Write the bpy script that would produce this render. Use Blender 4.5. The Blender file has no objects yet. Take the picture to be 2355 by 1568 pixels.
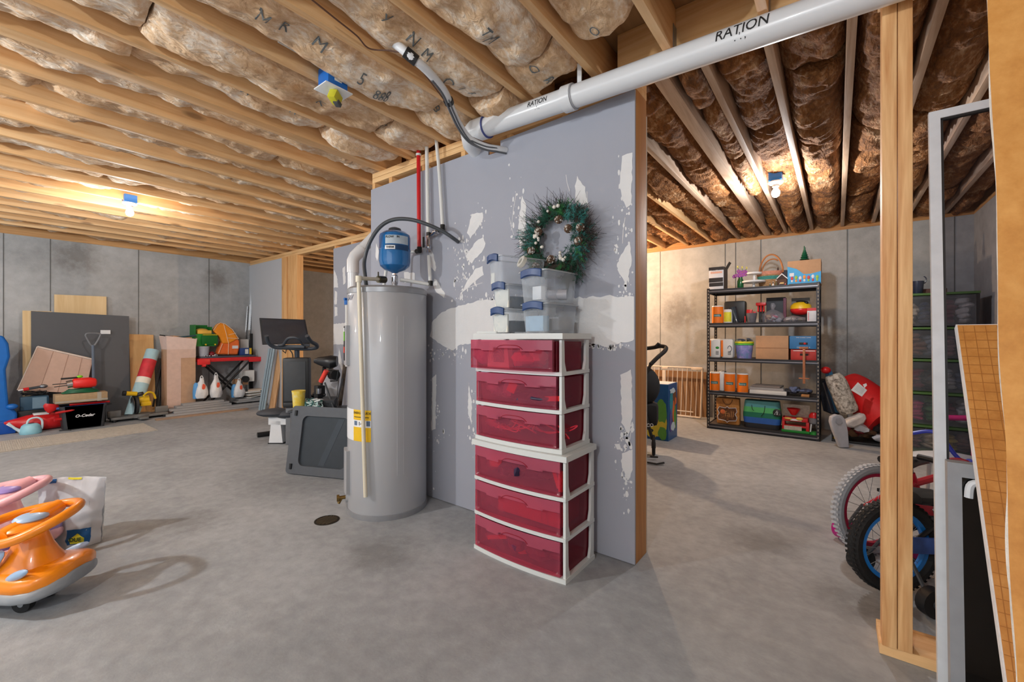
import bpy, bmesh, math, random
from mathutils import Vector, Matrix, noise
S = bpy.context.scene
COL = S.collection
# ------------------------------------------------------------------ camera, world, lights, exposure
CAMZ = 1.17
YAW = math.radians(37.3)
FV = Vector((math.cos(YAW), math.sin(YAW), 0)); RV = Vector((math.sin(YAW), -math.cos(YAW), 0))
cam = bpy.data.objects.new('camera', bpy.data.cameras.new('camera'))
cam.data.sensor_width = 36; cam.data.lens = 15.0; cam.data.shift_y = -0.0047
cam.data.clip_start = 0.02; cam.data.clip_end = 60
cam.location = (0, 0, CAMZ); cam.rotation_euler = (math.pi/2, 0, YAW - math.pi/2)
COL.objects.link(cam); S.camera = cam
S.view_settings.view_transform = 'Standard'; S.view_settings.look = 'None'
S.view_settings.exposure = 0.0; S.view_settings.gamma = 1.0; S.view_settings.use_curve_mapping = False
W = bpy.data.worlds.new('world'); S.world = W; W.use_nodes = True
W.node_tree.nodes['Background'].inputs[0].default_value = (0.84, 0.92, 1.0, 1)
W.node_tree.nodes['Background'].inputs[1].default_value = .62
def lamp(name, loc, power, col, r=0.04):
    d = bpy.data.lights.new(name, 'POINT'); d.energy = power; d.color = col; d.shadow_soft_size = r
    o = bpy.data.objects.new(name, d); o.location = loc; COL.objects.link(o); return o
BULB_A = Vector((1.08, 5.64, 2.505)); BULB_B = Vector((4.30, 0.42, 2.50))
BULB_C = Vector((-1.5, 3.4, 2.40)); BULB_D = Vector((-1.4, 0.38, 2.40)); BULB_E = Vector((5.6, 2.75, 2.40))
lamp('bulb_light_left', BULB_A - Vector((0, 0, .26)), 30, (.98, .985, 1))
lamp('bulb_light_right', BULB_B - Vector((0, 0, .22)), 56, (.98, .985, 1))
lamp('bulb_light_rear', BULB_C - Vector((0, 0, .19)), 160, (.95, .98, 1), .05)
lamp('bulb_light_near', BULB_D - Vector((0, 0, .19)), 82, (.95, .98, 1), .05)
lamp('bulb_light_far', BULB_E - Vector((0, 0, .19)), 165, (1, .68, .42))
FILL_F = Vector((-1.7, 6.5, 2.45)); lamp('fill_light_corner', FILL_F - Vector((0, 0, .19)), 80, (.95, .98, 1))  # added unseen bulb, brightens the left room from outside the view
# added area fill light behind the camera, no real opening there
dl = bpy.data.lights.new('fill_rear', 'AREA'); dl.shape = 'RECTANGLE'; dl.size = 3.6; dl.size_y = 2.0; dl.energy = 34; dl.color = (.92, .96, 1)
dlo = bpy.data.objects.new('fill_rear', dl); dlo.location = (-3.2, 1.2, 1.3); dlo.rotation_euler = (math.pi/2, 0, -math.pi/2); COL.objects.link(dlo)
# ------------------------------------------------------------------ placing: a pixel's ray met with a plane of the room
def ray(px, py):
    return FV + RV*((px - 1177.5)/981.0) + Vector((0, 0, (773.0 - py)/981.0))
def P(px, py, X=None, Y=None, Z=None, T=None):
    d = ray(px, py)
    if X is not None: t = X/d.x
    elif Y is not None: t = Y/d.y
    elif T is not None: t = T
    else: t = (Z - CAMZ)/d.z
    return Vector((0, 0, CAMZ)) + d*t
# ------------------------------------------------------------------ materials
def lin(c):
    if isinstance(c, str): c = [int(c[i:i+2], 16) for i in (0, 2, 4)]
    if max(c) > 1.001: c = [x/255 for x in c]
    return tuple((x/12.92 if x <= .04045 else ((x + .055)/1.055)**2.4) for x in c[:3]) + (1,)
MATS = {}
def nt(name):
    m = bpy.data.materials.new(name); m.use_nodes = True
    t = m.node_tree; return m, t, t.nodes, t.links, t.nodes['Principled BSDF']
def mat(key, col=(.5, .5, .5), rough=.5, metal=0, var=.06, scale=20, bump=0, bscale=80, alpha=1, emit=0, coat=0, trans=0):
    if key in MATS: return MATS[key]
    m, t, N, L, b = nt(key)
    c = lin(col)
    b.inputs['Roughness'].default_value = rough; b.inputs['Metallic'].default_value = metal
    if coat: b.inputs['Coat Weight'].default_value = coat
    if trans: b.inputs['Transmission Weight'].default_value = trans
    tc = N.new('ShaderNodeTexCoord')
    n = N.new('ShaderNodeTexNoise'); n.inputs['Scale'].default_value = scale; n.inputs['Detail'].default_value = 6
    L.new(tc.outputs['Object'], n.inputs['Vector'])
    mx = N.new('ShaderNodeMix'); mx.data_type = 'RGBA'
    mx.inputs[6].default_value = tuple(max(0, x*(1 - var*2.2)) for x in c[:3]) + (1,)
    mx.inputs[7].default_value = tuple(min(1, x*(1 + var*2.2)) for x in c[:3]) + (1,)
    L.new(n.outputs['Fac'], mx.inputs[0]); L.new(mx.outputs[2], b.inputs['Base Color'])
    if bump:
        n2 = N.new('ShaderNodeTexNoise'); n2.inputs['Scale'].default_value = bscale; n2.inputs['Detail'].default_value = 5
        L.new(tc.outputs['Object'], n2.inputs['Vector'])
        bp = N.new('ShaderNodeBump'); bp.inputs['Strength'].default_value = bump; bp.inputs['Distance'].default_value = .01
        L.new(n2.outputs['Fac'], bp.inputs['Height']); L.new(bp.outputs[0], b.inputs['Normal'])
    if emit:
        b.inputs['Emission Color'].default_value = c; b.inputs['Emission Strength'].default_value = emit
    if alpha < 1: b.inputs['Alpha'].default_value = alpha
    MATS[key] = m; return m
def wood(key, light, dark, axis='x', scale=14, rough=.6, contrast=1.0, knots=True):
    if key in MATS: return MATS[key]
    m, t, N, L, b = nt(key); b.inputs['Roughness'].default_value = rough
    tc = N.new('ShaderNodeTexCoord'); mp = N.new('ShaderNodeMapping')
    s = {'x': (.06, 1, 1), 'y': (1, .06, 1), 'z': (1, 1, .06)}[axis]
    mp.inputs['Scale'].default_value = s; L.new(tc.outputs['Object'], mp.inputs['Vector'])
    n1 = N.new('ShaderNodeTexNoise'); n1.inputs['Scale'].default_value = scale; n1.inputs['Detail'].default_value = 3; n1.inputs['Distortion'].default_value = .6
    n2 = N.new('ShaderNodeTexNoise'); n2.inputs['Scale'].default_value = scale*14; n2.inputs['Detail'].default_value = 5
    L.new(mp.outputs[0], n1.inputs['Vector']); L.new(mp.outputs[0], n2.inputs['Vector'])
    mm = N.new('ShaderNodeMath'); mm.operation = 'MULTIPLY'; mm.inputs[1].default_value = 9; L.new(n1.outputs['Fac'], mm.inputs[0])
    fr = N.new('ShaderNodeMath'); fr.operation = 'PINGPONG'; fr.inputs[1].default_value = 1; L.new(mm.outputs[0], fr.inputs[0])
    ad = N.new('ShaderNodeMath'); ad.operation = 'MULTIPLY_ADD'; ad.inputs[1].default_value = .55; L.new(fr.outputs[0], ad.inputs[0])
    m2 = N.new('ShaderNodeMath'); m2.operation = 'MULTIPLY'; m2.inputs[1].default_value = .55; L.new(n2.outputs['Fac'], m2.inputs[0]); L.new(m2.outputs[0], ad.inputs[2])
    mx = N.new('ShaderNodeMix'); mx.data_type = 'RGBA'; mx.inputs[6].default_value = lin(light); mx.inputs[7].default_value = lin(dark)
    L.new(ad.outputs[0], mx.inputs[0])
    out = mx.outputs[2]
    if knots:
        mp2 = N.new('ShaderNodeMapping'); mp2.inputs['Scale'].default_value = {'x': (.35, 1, 1), 'y': (1, .35, 1), 'z': (1, 1, .35)}[axis]
        L.new(tc.outputs['Object'], mp2.inputs['Vector'])
        v = N.new('ShaderNodeTexVoronoi'); v.inputs['Scale'].default_value = 4.2; L.new(mp2.outputs[0], v.inputs['Vector'])
        rp = N.new('ShaderNodeValToRGB'); rp.color_ramp.elements[0].position = .05; rp.color_ramp.elements[1].position = .11
        rp.color_ramp.elements[0].color = (.6, .6, .6, 1); rp.color_ramp.elements[1].color = (0, 0, 0, 1); L.new(v.outputs['Distance'], rp.inputs[0])
        m3 = N.new('ShaderNodeMix'); m3.data_type = 'RGBA'; m3.inputs[7].default_value = lin((92, 50, 22)); L.new(out, m3.inputs[6]); L.new(rp.outputs[0], m3.inputs[0]); out = m3.outputs[2]
    L.new(out, b.inputs['Base Color'])
    bp = N.new('ShaderNodeBump'); bp.inputs['Strength'].default_value = .15; bp.inputs['Distance'].default_value = .004
    L.new(ad.outputs[0], bp.inputs['Height']); L.new(bp.outputs[0], b.inputs['Normal'])
    MATS[key] = m; return m
def clear(key, col, dens=.35, rough=.15, tint=None):
    """clear or tinted thin plastic: part see-through, part skin"""
    if key in MATS: return MATS[key]
    m, t, N, L, b = nt(key); b.inputs['Base Color'].default_value = lin(col); b.inputs['Roughness'].default_value = rough
    b.inputs['Coat Weight'].default_value = .3
    tr = N.new('ShaderNodeBsdfTransparent'); tr.inputs[0].default_value = lin(tint if tint else col)
    n = N.new('ShaderNodeTexNoise'); n.inputs['Scale'].default_value = 9; tc = N.new('ShaderNodeTexCoord'); L.new(tc.outputs['Object'], n.inputs['Vector'])
    fr = N.new('ShaderNodeLayerWeight'); fr.inputs[0].default_value = .25
    ma = N.new('ShaderNodeMath'); ma.operation = 'MULTIPLY_ADD'; ma.inputs[1].default_value = .16; ma.inputs[2].default_value = dens - .08; L.new(n.outputs['Fac'], ma.inputs[0])
    mb = N.new('ShaderNodeMath'); mb.operation = 'MULTIPLY_ADD'; mb.inputs[1].default_value = .35; mb.use_clamp = True; L.new(fr.outputs['Facing'], mb.inputs[0]); L.new(ma.outputs[0], mb.inputs[2])
    ms = N.new('ShaderNodeMixShader'); L.new(mb.outputs[0], ms.inputs[0]); L.new(tr.outputs[0], ms.inputs[1]); L.new(b.outputs[0], ms.inputs[2])
    L.new(ms.outputs[0], N['Material Output'].inputs['Surface'])
    MATS[key] = m; return m
def ramp2(key, c0, c1, c2, s1, s2, rough=.9, bump=.4, bs=120, stretch=(1, 1, 1), bdist=.01, p=(.3, .5, .7)):
    if key in MATS: return MATS[key]
    m, t, N, L, b = nt(key); b.inputs['Roughness'].default_value = rough
    tc = N.new('ShaderNodeTexCoord'); mp = N.new('ShaderNodeMapping'); mp.inputs['Scale'].default_value = stretch; L.new(tc.outputs['Object'], mp.inputs['Vector'])
    n1 = N.new('ShaderNodeTexNoise'); n1.inputs['Scale'].default_value = s1; n1.inputs['Detail'].default_value = 7; n1.inputs['Distortion'].default_value = .5
    n2 = N.new('ShaderNodeTexNoise'); n2.inputs['Scale'].default_value = s2; n2.inputs['Detail'].default_value = 8; n2.inputs['Roughness'].default_value = .65
    L.new(mp.outputs[0], n1.inputs['Vector']); L.new(mp.outputs[0], n2.inputs['Vector'])
    a = N.new('ShaderNodeMix'); a.data_type = 'FLOAT'; a.inputs[0].default_value = .45; L.new(n1.outputs['Fac'], a.inputs[2]); L.new(n2.outputs['Fac'], a.inputs[3])
    r = N.new('ShaderNodeValToRGB'); e = r.color_ramp.elements; e[0].position = p[0]; e[0].color = lin(c0); e[1].position = p[2]; e[1].color = lin(c2)
    k = e.new(p[1]); k.color = lin(c1); L.new(a.outputs[0], r.inputs[0]); L.new(r.outputs[0], b.inputs['Base Color'])
    n3 = N.new('ShaderNodeTexNoise'); n3.inputs['Scale'].default_value = bs; n3.inputs['Detail'].default_value = 8; n3.inputs['Distortion'].default_value = 1.2; L.new(mp.outputs[0], n3.inputs['Vector'])
    bp = N.new('ShaderNodeBump'); bp.inputs['Strength'].default_value = bump; bp.inputs['Distance'].default_value = bdist
    L.new(n3.outputs['Fac'], bp.inputs['Height']); L.new(bp.outputs[0], b.inputs['Normal'])
    MATS[key] = m; return m
# ------------------------------------------------------------------ mesh builder
class MB:
    def __init__(s): s.v = []; s.f = []; s.m = []
    def add(s, vs, fs, m=0):
        o = len(s.v); s.v += [tuple(v) for v in vs]; s.f += [tuple(i + o for i in f) for f in fs]; s.m += [m]*len(fs); return s
    def box(s, x0, x1, y0, y1, z0, z1, m=0, b=0, M=None):
        if x1 < x0: x0, x1 = x1, x0
        if y1 < y0: y0, y1 = y1, y0
        if z1 < z0: z0, z1 = z1, z0
        if b:
            bm = bmesh.new(); bmesh.ops.create_cube(bm, size=1)
            for v in bm.verts: v.co = Vector(((x0+x1)/2 + v.co.x*(x1-x0), (y0+y1)/2 + v.co.y*(y1-y0), (z0+z1)/2 + v.co.z*(z1-z0)))
            b = min(b, .49*min(x1-x0, y1-y0, z1-z0))
            bmesh.ops.bevel(bm, geom=bm.edges[:], offset=b, segments=2, affect='EDGES', profile=.6)
            bm.verts.index_update(); vs = [v.co.copy() for v in bm.verts]; fs = [[v.index for v in f.verts] for f in bm.faces]; bm.free()
        else:
            vs = [Vector((x, y, z)) for x in (x0, x1) for y in (y0, y1) for z in (z0, z1)]
            fs = [(0, 1, 3, 2), (4, 6, 7, 5), (0, 4, 5, 1), (2, 3, 7, 6), (0, 2, 6, 4), (1, 5, 7, 3)]
        if M is not None: vs = [M @ v for v in vs]
        return s.add(vs, fs, m)
    def cbox(s, c, size, m=0, b=0, rot=(0, 0, 0)):
        M = Matrix.Translation(c) @ Matrix.Rotation(rot[2], 4, 'Z') @ Matrix.Rotation(rot[1], 4, 'Y') @ Matrix.Rotation(rot[0], 4, 'X')
        x, y, z = [q/2 for q in size]; return s.box(-x, x, -y, y, -z, z, m, b, M)
    def tube(s, pts, r, m=0, seg=8, closed=False, cap=True):
        pts = [Vector(p) for p in pts]; n = len(pts); rs = r if isinstance(r, (list, tuple)) else [r]*n
        vs = []; up = None
        for i, p in enumerate(pts):
            a = pts[(i - 1) % n] if (i or closed) else p; c = pts[(i + 1) % n] if (i < n - 1 or closed) else p
            d = (c - a).normalized()
            if up is None: up = Vector((0, 0, 1)) if abs(d.z) < .9 else Vector((1, 0, 0))
            u = (up - d*up.dot(d))
            u = u.normalized() if u.length > 1e-5 else d.orthogonal().normalized()
            w = d.cross(u); up = u
            for k in range(seg):
                t = 2*math.pi*k/seg; vs.append(p + (u*math.cos(t) + w*math.sin(t))*rs[i])
        fs = []
        for i in range(n if closed else n - 1):
            j = (i + 1) % n
            for k in range(seg):
                l = (k + 1) % seg; fs.append((i*seg + k, i*seg + l, j*seg + l, j*seg + k))
        if not closed and cap: fs.append(tuple(range(seg - 1, -1, -1))); fs.append(tuple((n - 1)*seg + k for k in range(seg)))
        return s.add(vs, fs, m)
    def cyl(s, a, b, r, m=0, seg=16): return s.tube([a, b], r, m, seg)
    def lathe(s, prof, c=(0, 0, 0), m=0, seg=24, M=None, sx=1, sy=1, a0=0, a1=2*math.pi, n=2):
        full = abs(a1 - a0 - 2*math.pi) < 1e-6; k = seg if full else seg + 1; vs = []
        for r, z in prof:
            for i in range(k):
                t = a0 + (a1 - a0)*i/seg; ct, st = math.cos(t), math.sin(t)
                if n != 2:
                    q = (abs(ct)**n + abs(st)**n)**(-1/n); ct *= q; st *= q
                v = Vector((r*ct*sx, r*st*sy, z)); v = (M @ v) if M is not None else v; vs.append(v + Vector(c))
        fs = []
        for j in range(len(prof) - 1):
            for i in range(seg):
                l = (i + 1) % k; fs.append((j*k + i, j*k + l, (j + 1)*k + l, (j + 1)*k + i))
        if full and tuple(prof[0]) != tuple(prof[-1]):
            if prof[0][0] > 1e-5: fs.append(tuple(range(k - 1, -1, -1)))
            if prof[-1][0] > 1e-5: fs.append(tuple((len(prof) - 1)*k + i for i in range(k)))
        return s.add(vs, fs, m)
    def prism(s, pts, d0, d1, axis='z', m=0, M=None):
        n = len(pts)
        def q(p, d): return {'z': Vector((p[0], p[1], d)), 'y': Vector((p[0], d, p[1])), 'x': Vector((d, p[0], p[1]))}[axis]
        vs = [q(p, d0) for p in pts] + [q(p, d1) for p in pts]
        if M is not None: vs = [M @ v for v in vs]
        fs = [tuple(range(n)), tuple(range(2*n - 1, n - 1, -1))] + [(i, (i + 1) % n, n + (i + 1) % n, n + i) for i in range(n)]
        return s.add(vs, fs, m)
    def ball(s, c, r, m=0, u=12, v=8, M=None):
        if not isinstance(r, (list, tuple)): r = (r, r, r)
        prof = [(max(1e-6, math.sin(math.pi*i/v)), -math.cos(math.pi*i/v)) for i in range(v + 1)]
        vs = []
        for a, z in prof:
            for i in range(u):
                t = 2*math.pi*i/u; p = Vector((a*math.cos(t)*r[0], a*math.sin(t)*r[1], z*r[2])); p = (M @ p) if M is not None else p; vs.append(p + Vector(c))
        fs = [(j*u + i, j*u + (i + 1) % u, (j + 1)*u + (i + 1) % u, (j + 1)*u + i) for j in range(v) for i in range(u)]
        return s.add(vs, fs, m)
    def grid(s, fn, nu, nv, m=0, wrap=False):
        vs = [fn(i/nu, j/nv) for i in range(nu + 1) for j in range(nv + 1)]
        fs = [(i*(nv + 1) + j, (i + 1)*(nv + 1) + j, (i + 1)*(nv + 1) + j + 1, i*(nv + 1) + j + 1) for i in range(nu) for j in range(nv)]
        return s.add(vs, fs, m)
    def warp(s, fn): s.v = [tuple(fn(Vector(v))) for v in s.v]; return s
    def build(s, name, mats, parent=None, ang=35, merge=False, flat=False):
        me = bpy.data.meshes.new(name); me.from_pydata(s.v, [], s.f)
        if not isinstance(mats, (list, tuple)): mats = [mats]
        for q in mats: me.materials.append(q)
        me.polygons.foreach_set('material_index', s.m)
        bm = bmesh.new(); bm.from_mesh(me)
        if merge: bmesh.ops.remove_doubles(bm, verts=bm.verts[:], dist=1e-5)
        bmesh.ops.recalc_face_normals(bm, faces=bm.faces[:]); bm.to_mesh(me); bm.free()
        if not flat:
            me.polygons.foreach_set('use_smooth', [True]*len(me.polygons)); me.set_sharp_from_angle(angle=math.radians(ang))
        me.update()
        o = bpy.data.objects.new(name, me); COL.objects.link(o)
        if parent is not None: o.parent = parent
        return o
def tag(o, label=None, cat=None, group=None, kind=None):
    if label: o['label'] = label
    if cat: o['category'] = cat
    if group: o['group'] = group
    if kind: o['kind'] = kind
    return o
def thing(name, label, cat, loc=(0, 0, 0), rz=0, group=None, rot=None):
    o = bpy.data.objects.new(name, None); COL.objects.link(o); o.location = loc
    o.rotation_euler = rot if rot else (0, 0, rz); o.empty_display_size = .05
    return tag(o, label, cat, group)
def solo(o, label, cat, group=None, loc=None, rz=None, rot=None):
    if loc is not None: o.location = loc
    if rot is not None: o.rotation_euler = rot
    elif rz is not None: o.rotation_euler = (0, 0, rz)
    return tag(o, label, cat, group)
def struct(o): o['kind'] = 'structure'; return o
def text(name, s, size, m, parent=None, loc=(0, 0, 0), rot=(0, 0, 0), ext=.0006, align='CENTER', shear=0, bold=0, sx=1, fn=None, sub=0):
    c = bpy.data.curves.new(name, 'FONT'); c.body = s; c.size = size; c.extrude = ext; c.align_x = align; c.align_y = 'CENTER'; c.shear = shear; c.offset = bold; c.resolution_u = 3
    t = bpy.data.objects.new(name + '_curve', c); COL.objects.link(t)
    me = bpy.data.meshes.new_from_object(t.evaluated_get(bpy.context.evaluated_depsgraph_get()))
    bpy.data.objects.remove(t); bpy.data.curves.remove(c)
    me.materials.clear(); me.materials.append(m); me.name = name
    if sub:
        bm = bmesh.new(); bm.from_mesh(me); bmesh.ops.subdivide_edges(bm, edges=[e for e in bm.edges if e.calc_length() > size*.12], cuts=sub, use_grid_fill=True); bmesh.ops.triangulate(bm, faces=bm.faces[:]); bm.to_mesh(me); bm.free()
    for v in me.vertices:
        v.co.x *= sx
        if fn: v.co = fn(v.co.copy())
    o = bpy.data.objects.new(name, me); COL.objects.link(o); o.location = loc; o.rotation_euler = rot
    if parent is not None: o.parent = parent
    return o
def arc(c, r, a0, a1, n, plane='xy', ry=None):
    ry = ry or r; out = []
    for i in range(n + 1):
        t = math.radians(a0 + (a1 - a0)*i/n); a, b = r*math.cos(t), ry*math.sin(t)
        out.append(Vector(c) + {'xy': Vector((a, b, 0)), 'xz': Vector((a, 0, b)), 'yz': Vector((0, a, b))}[plane])
    return out
def spline(pts, n=8):
    pts = [Vector(p) for p in pts]; out = []
    for i in range(len(pts) - 1):
        p0 = pts[max(i - 1, 0)]; p1 = pts[i]; p2 = pts[i + 1]; p3 = pts[min(i + 2, len(pts) - 1)]
        for k in range(n):
            t = k/n; out.append(.5*((2*p1) + (p2 - p0)*t + (2*p0 - 5*p1 + 4*p2 - p3)*t*t + (3*p1 - p0 - 3*p2 + p3)*t**3))
    return out + [pts[-1]]
def rrect(x0, x1, y0, y1, r, n=5):
    out = []
    for cx, cy, a in ((x1 - r, y1 - r, 0), (x0 + r, y1 - r, 90), (x0 + r, y0 + r, 180), (x1 - r, y0 + r, 270)):
        for i in range(n + 1):
            t = math.radians(a + 90*i/n); out.append((cx + r*math.cos(t), cy + r*math.sin(t)))
    return out
ORD = 'first second third fourth fifth sixth seventh eighth ninth tenth eleventh twelfth thirteenth fourteenth fifteenth sixteenth seventeenth eighteenth nineteenth twentieth twenty-first twenty-second twenty-third'.split()
black = mat('black_plastic', (28, 29, 31), .45); dgrey = mat('dark_grey_plastic', (66, 69, 73), .5); white = mat('white_plastic', (232, 234, 236), .4, var=.02)
chrome = mat('chrome', (200, 200, 205), .2, 1); steel = mat('galvanised_steel', (150, 155, 160), .4, .9); redp = mat('red_plastic', (205, 28, 32), .35)
yellow = mat('yellow_plastic', (235, 190, 30), .4); bluep = mat('blue_plastic', (20, 105, 190), .35); greenp = mat('green_plastic', (30, 140, 50), .45)
card = mat('cardboard', (190, 148, 112), .85, bump=.1); ink = mat('black_ink', (25, 25, 28), .6); paper = mat('white_paper', (228, 228, 224), .8, var=.03)
orange = mat('orange_plastic', (248, 140, 8), .3, coat=.4); rubber = mat('black_rubber', (24, 24, 25), .75, bump=.3)
# ================================================================== the setting
ZJ = 2.52; ZD = 2.755; ZC = 2.48; YB = 8.43; XB = 6.65; YR = -1.17; XW = 2.11; XW2 = 3.25
rnd = random.Random(7)
floor_m = ramp2('concrete_floor', (128, 132, 136), (151, 155, 159), (174, 178, 182), 1.3, 16, rough=.75, bump=.12, bs=60, bdist=.006, p=(.30, .48, .66), stretch=(1, .8, 1))
conc_m = ramp2('poured_concrete_wall', (150, 152, 153), (174, 176, 177), (192, 194, 195), 1.1, 9, rough=.9, bump=.25, bs=40, bdist=.01, p=(.3, .5, .7))
seam_m = mat('wall_seam', (104, 104, 102), .9)
joist_m = wood('joist_pine', (246, 208, 156), (224, 172, 114), 'x', 10)
plate_m = wood('plate_pine', (244, 205, 150), (222, 170, 110), 'y', 10)
stud_m = wood('stud_pine', (240, 196, 138), (214, 158, 98), 'z', 12)
endstud_m = wood('end_stud_pine', (214, 158, 96), (182, 122, 66), 'z', 12)
oldwood_m = wood('grey_weathered_joist', (205, 180, 158), (160, 128, 100), 'x', 10)
ply_m = wood('subfloor_board', (176, 140, 98), (142, 106, 70), 'x', 6)
dry_m = mat('grey_purple_drywall', (163, 166, 177), .85, var=.025, scale=3, bump=.05, bscale=250)
mud_m = mat('white_joint_compound', (226, 226, 226), .8, var=.02, scale=14, bump=.25, bscale=60)
gyp_m = mat('gypsum_core', (214, 210, 200), .9)
def scuffs(m, spots, dark):
    t = m.node_tree; N, L = t.nodes, t.links; b = N['Principled BSDF']; src = b.inputs['Base Color'].links[0].from_socket
    tc = N.new('ShaderNodeTexCoord'); n = N.new('ShaderNodeTexNoise'); n.inputs['Scale'].default_value = 7; n.inputs['Detail'].default_value = 8; n.inputs['Roughness'].default_value = .7; L.new(tc.outputs['Object'], n.inputs['Vector'])
    for c, r in spots:
        v = N.new('ShaderNodeVectorMath'); v.operation = 'DISTANCE'; v.inputs[1].default_value = c; L.new(tc.outputs['Object'], v.inputs[0])
        mr = N.new('ShaderNodeMapRange'); mr.inputs[1].default_value = 0; mr.inputs[2].default_value = r; mr.inputs[3].default_value = 1.0; mr.inputs[4].default_value = 0; L.new(v.outputs['Value'], mr.inputs[0])
        ml = N.new('ShaderNodeMath'); ml.operation = 'MULTIPLY'; L.new(mr.outputs[0], ml.inputs[0]); L.new(n.outputs['Fac'], ml.inputs[1])
        rp = N.new('ShaderNodeValToRGB'); rp.color_ramp.elements[0].position = .18; rp.color_ramp.elements[1].position = .42; L.new(ml.outputs[0], rp.inputs[0])
        mx = N.new('ShaderNodeMix'); mx.data_type = 'RGBA'; mx.inputs[7].default_value = lin(dark); L.new(src, mx.inputs[6])
        mm = N.new('ShaderNodeMath'); mm.operation = 'MULTIPLY'; mm.inputs[1].default_value = .55; L.new(rp.outputs[0], mm.inputs[0]); L.new(mm.outputs[0], mx.inputs[0]); src = mx.outputs[2]
    L.new(src, b.inputs['Base Color'])
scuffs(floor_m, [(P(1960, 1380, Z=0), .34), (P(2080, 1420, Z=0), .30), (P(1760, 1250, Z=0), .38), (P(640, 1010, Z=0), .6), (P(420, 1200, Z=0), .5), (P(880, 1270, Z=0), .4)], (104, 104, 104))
fl = MB(); fl.box(-4.5, XB + .3, -2.6, YB + .3, -.12, 0); struct(fl.build('floor', floor_m))
# far concrete wall of the left room with its form seams
def concrete_wall(name, a, b, seams):
    w = MB(); w.box(*a)
    for q in seams: w.box(*q, m=1)
    for k in range(26):
        x = rnd.uniform(-3, 3.2) if name == 'wall_left' else None
    return struct(w.build(name, [conc_m, seam_m]))
sm = [(P(px, 700, Y=YB).x + d, P(px, 700, Y=YB).x + d + .008, YB - .004, YB, 0, ZC) for px, d in ((7, 0), (115, 0), (318, 0), (480, 0), (-120, 0), (-300, 0))]
concrete_wall('wall_left', (-4.5, 6.9, YB, YB + .25, 0, ZC), None, sm)
sm = [(XB - .004, XB, P(px, 700, X=XB).y, P(px, 700, X=XB).y + .008, 0, ZC) for px in (1519, 1668, 1692, 1750, 1949, 2196)]
sm += [(XB - .004, XB, y, y + .008, 0, ZC) for y in (4.4, 6.0, 7.2)]
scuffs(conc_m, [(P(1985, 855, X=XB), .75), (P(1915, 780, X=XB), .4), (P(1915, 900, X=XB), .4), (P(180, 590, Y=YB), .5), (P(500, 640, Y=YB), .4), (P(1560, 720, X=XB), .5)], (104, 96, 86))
concrete_wall('wall_back', (XB, XB + .25, YR, YB, 0, ZC), None, sm)
concrete_wall('wall_right', (-1.2, XB + .25, YR - .25, YR, 0, ZC), None, [(x, x + .008, YR, YR + .004, 0, ZC) for x in (.6, 1.8, 3.0, 4.2, 5.4)])
# subfloor above the joists
cl = MB(); cl.box(-4.5, XB + .3, YR - .3, YB + .3, ZD, ZD + .03); struct(cl.build('ceiling', ply_m))
# sill plates and rim boards on the concrete
sl = MB(); sl.box(-4.5, XB, YB - .0, YB + .16, ZC + .001, ZJ); sl.box(-4.5, XB, YB + .02, YB + .06, ZJ, ZD); struct(sl.build('trim_1', wood('sill_x', (214, 168, 112), (176, 128, 78), 'x', 10)))
sl = MB(); sl.box(XB, XB + .16, YR - .16, YB, ZC + .001, ZJ); sl.box(XB + .02, XB + .06, YR - .16, YB, ZJ, ZD); struct(sl.build('trim_2', wood('sill_y', (200, 150, 92), (160, 110, 62), 'y', 10)))
sl = MB(); sl.box(-1.2, XB, YR - .16, YR, ZC + .001, ZJ); sl.box(-1.2, XB + .06, YR - .08, YR - .04, ZJ, ZD); struct(sl.build('trim_3', wood('sill_x', (200, 150, 92), (160, 110, 62), 'x', 10)))
# ---- middle partition: 2x6 studs, plates, one drywall face
Y0, Y1 = .82, 3.08
XS0, XS1 = XW + .013, XW + .165
def blob(cx, cz, rx, rz, n=26, rough=.25, seed=0):
    r = random.Random(seed); out = []
    for i in range(n):
        t = 2*math.pi*i/n; k = 1 + rough*(noise.noise(Vector((math.cos(t)*1.6, math.sin(t)*1.6, seed*3.7)))*1.5 + r.uniform(-.25, .25)); out.append((cx + rx*k*math.cos(t), cz + rz*k*math.sin(t)))
    return out
def pxpoly(w, pts, X, m, dx=.0015, jag=.006, seed=1, Ylim=None):
    """joint compound smear: outline given where it shows on the wall, edges ragged"""
    r = random.Random(seed); q = [P(x, y, X=X) for x, y in pts]; out = []
    for i in range(len(q)):
        a, b = q[i], q[(i + 1) % len(q)]; n = max(1, int((b - a).length/.02))
        for k in range(n):
            p = a.lerp(b, k/n); out.append((p.y + r.uniform(-jag, jag), p.z + r.uniform(-jag, jag)))
    if Ylim: out = [(min(max(y, Ylim[0]), Ylim[1]), z) for y, z in out]
    w.prism(out, X - dx, X + .0005, 'x', m)
def splat(w, px, py, sx, sy, n, X, seed, rmax=.008):
    r = random.Random(seed)
    for i in range(n):
        c = P(px + r.gauss(0, sx), py + r.gauss(0, sy), X=X)
        if c.y < Y0 + .012: continue
        rr = rmax*r.random()**2 + .0015
        w.prism(blob(c.y, c.z, rr, rr*r.uniform(.8, 2.5), 8, .3, i), X - .0012, X + .0005, 'x', 1)
w = MB()
prof = [(Y0, 0), (Y1, 0), (Y1, 2.385), (Y0 + .98, 2.40), (Y0 + .98, 2.36), (Y0 + .86, 2.36), (Y0 + .86, 2.42), (Y0, 2.42)]
prof = [(Y0, .004), (Y1, .004), (Y1, 2.385), (1.80, 2.40), (1.80, 2.345), (1.70, 2.345), (1.70, 2.41), (Y0, 2.43)]
w.prism(prof, XW, XW + .0125, 'x', 0)
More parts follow.
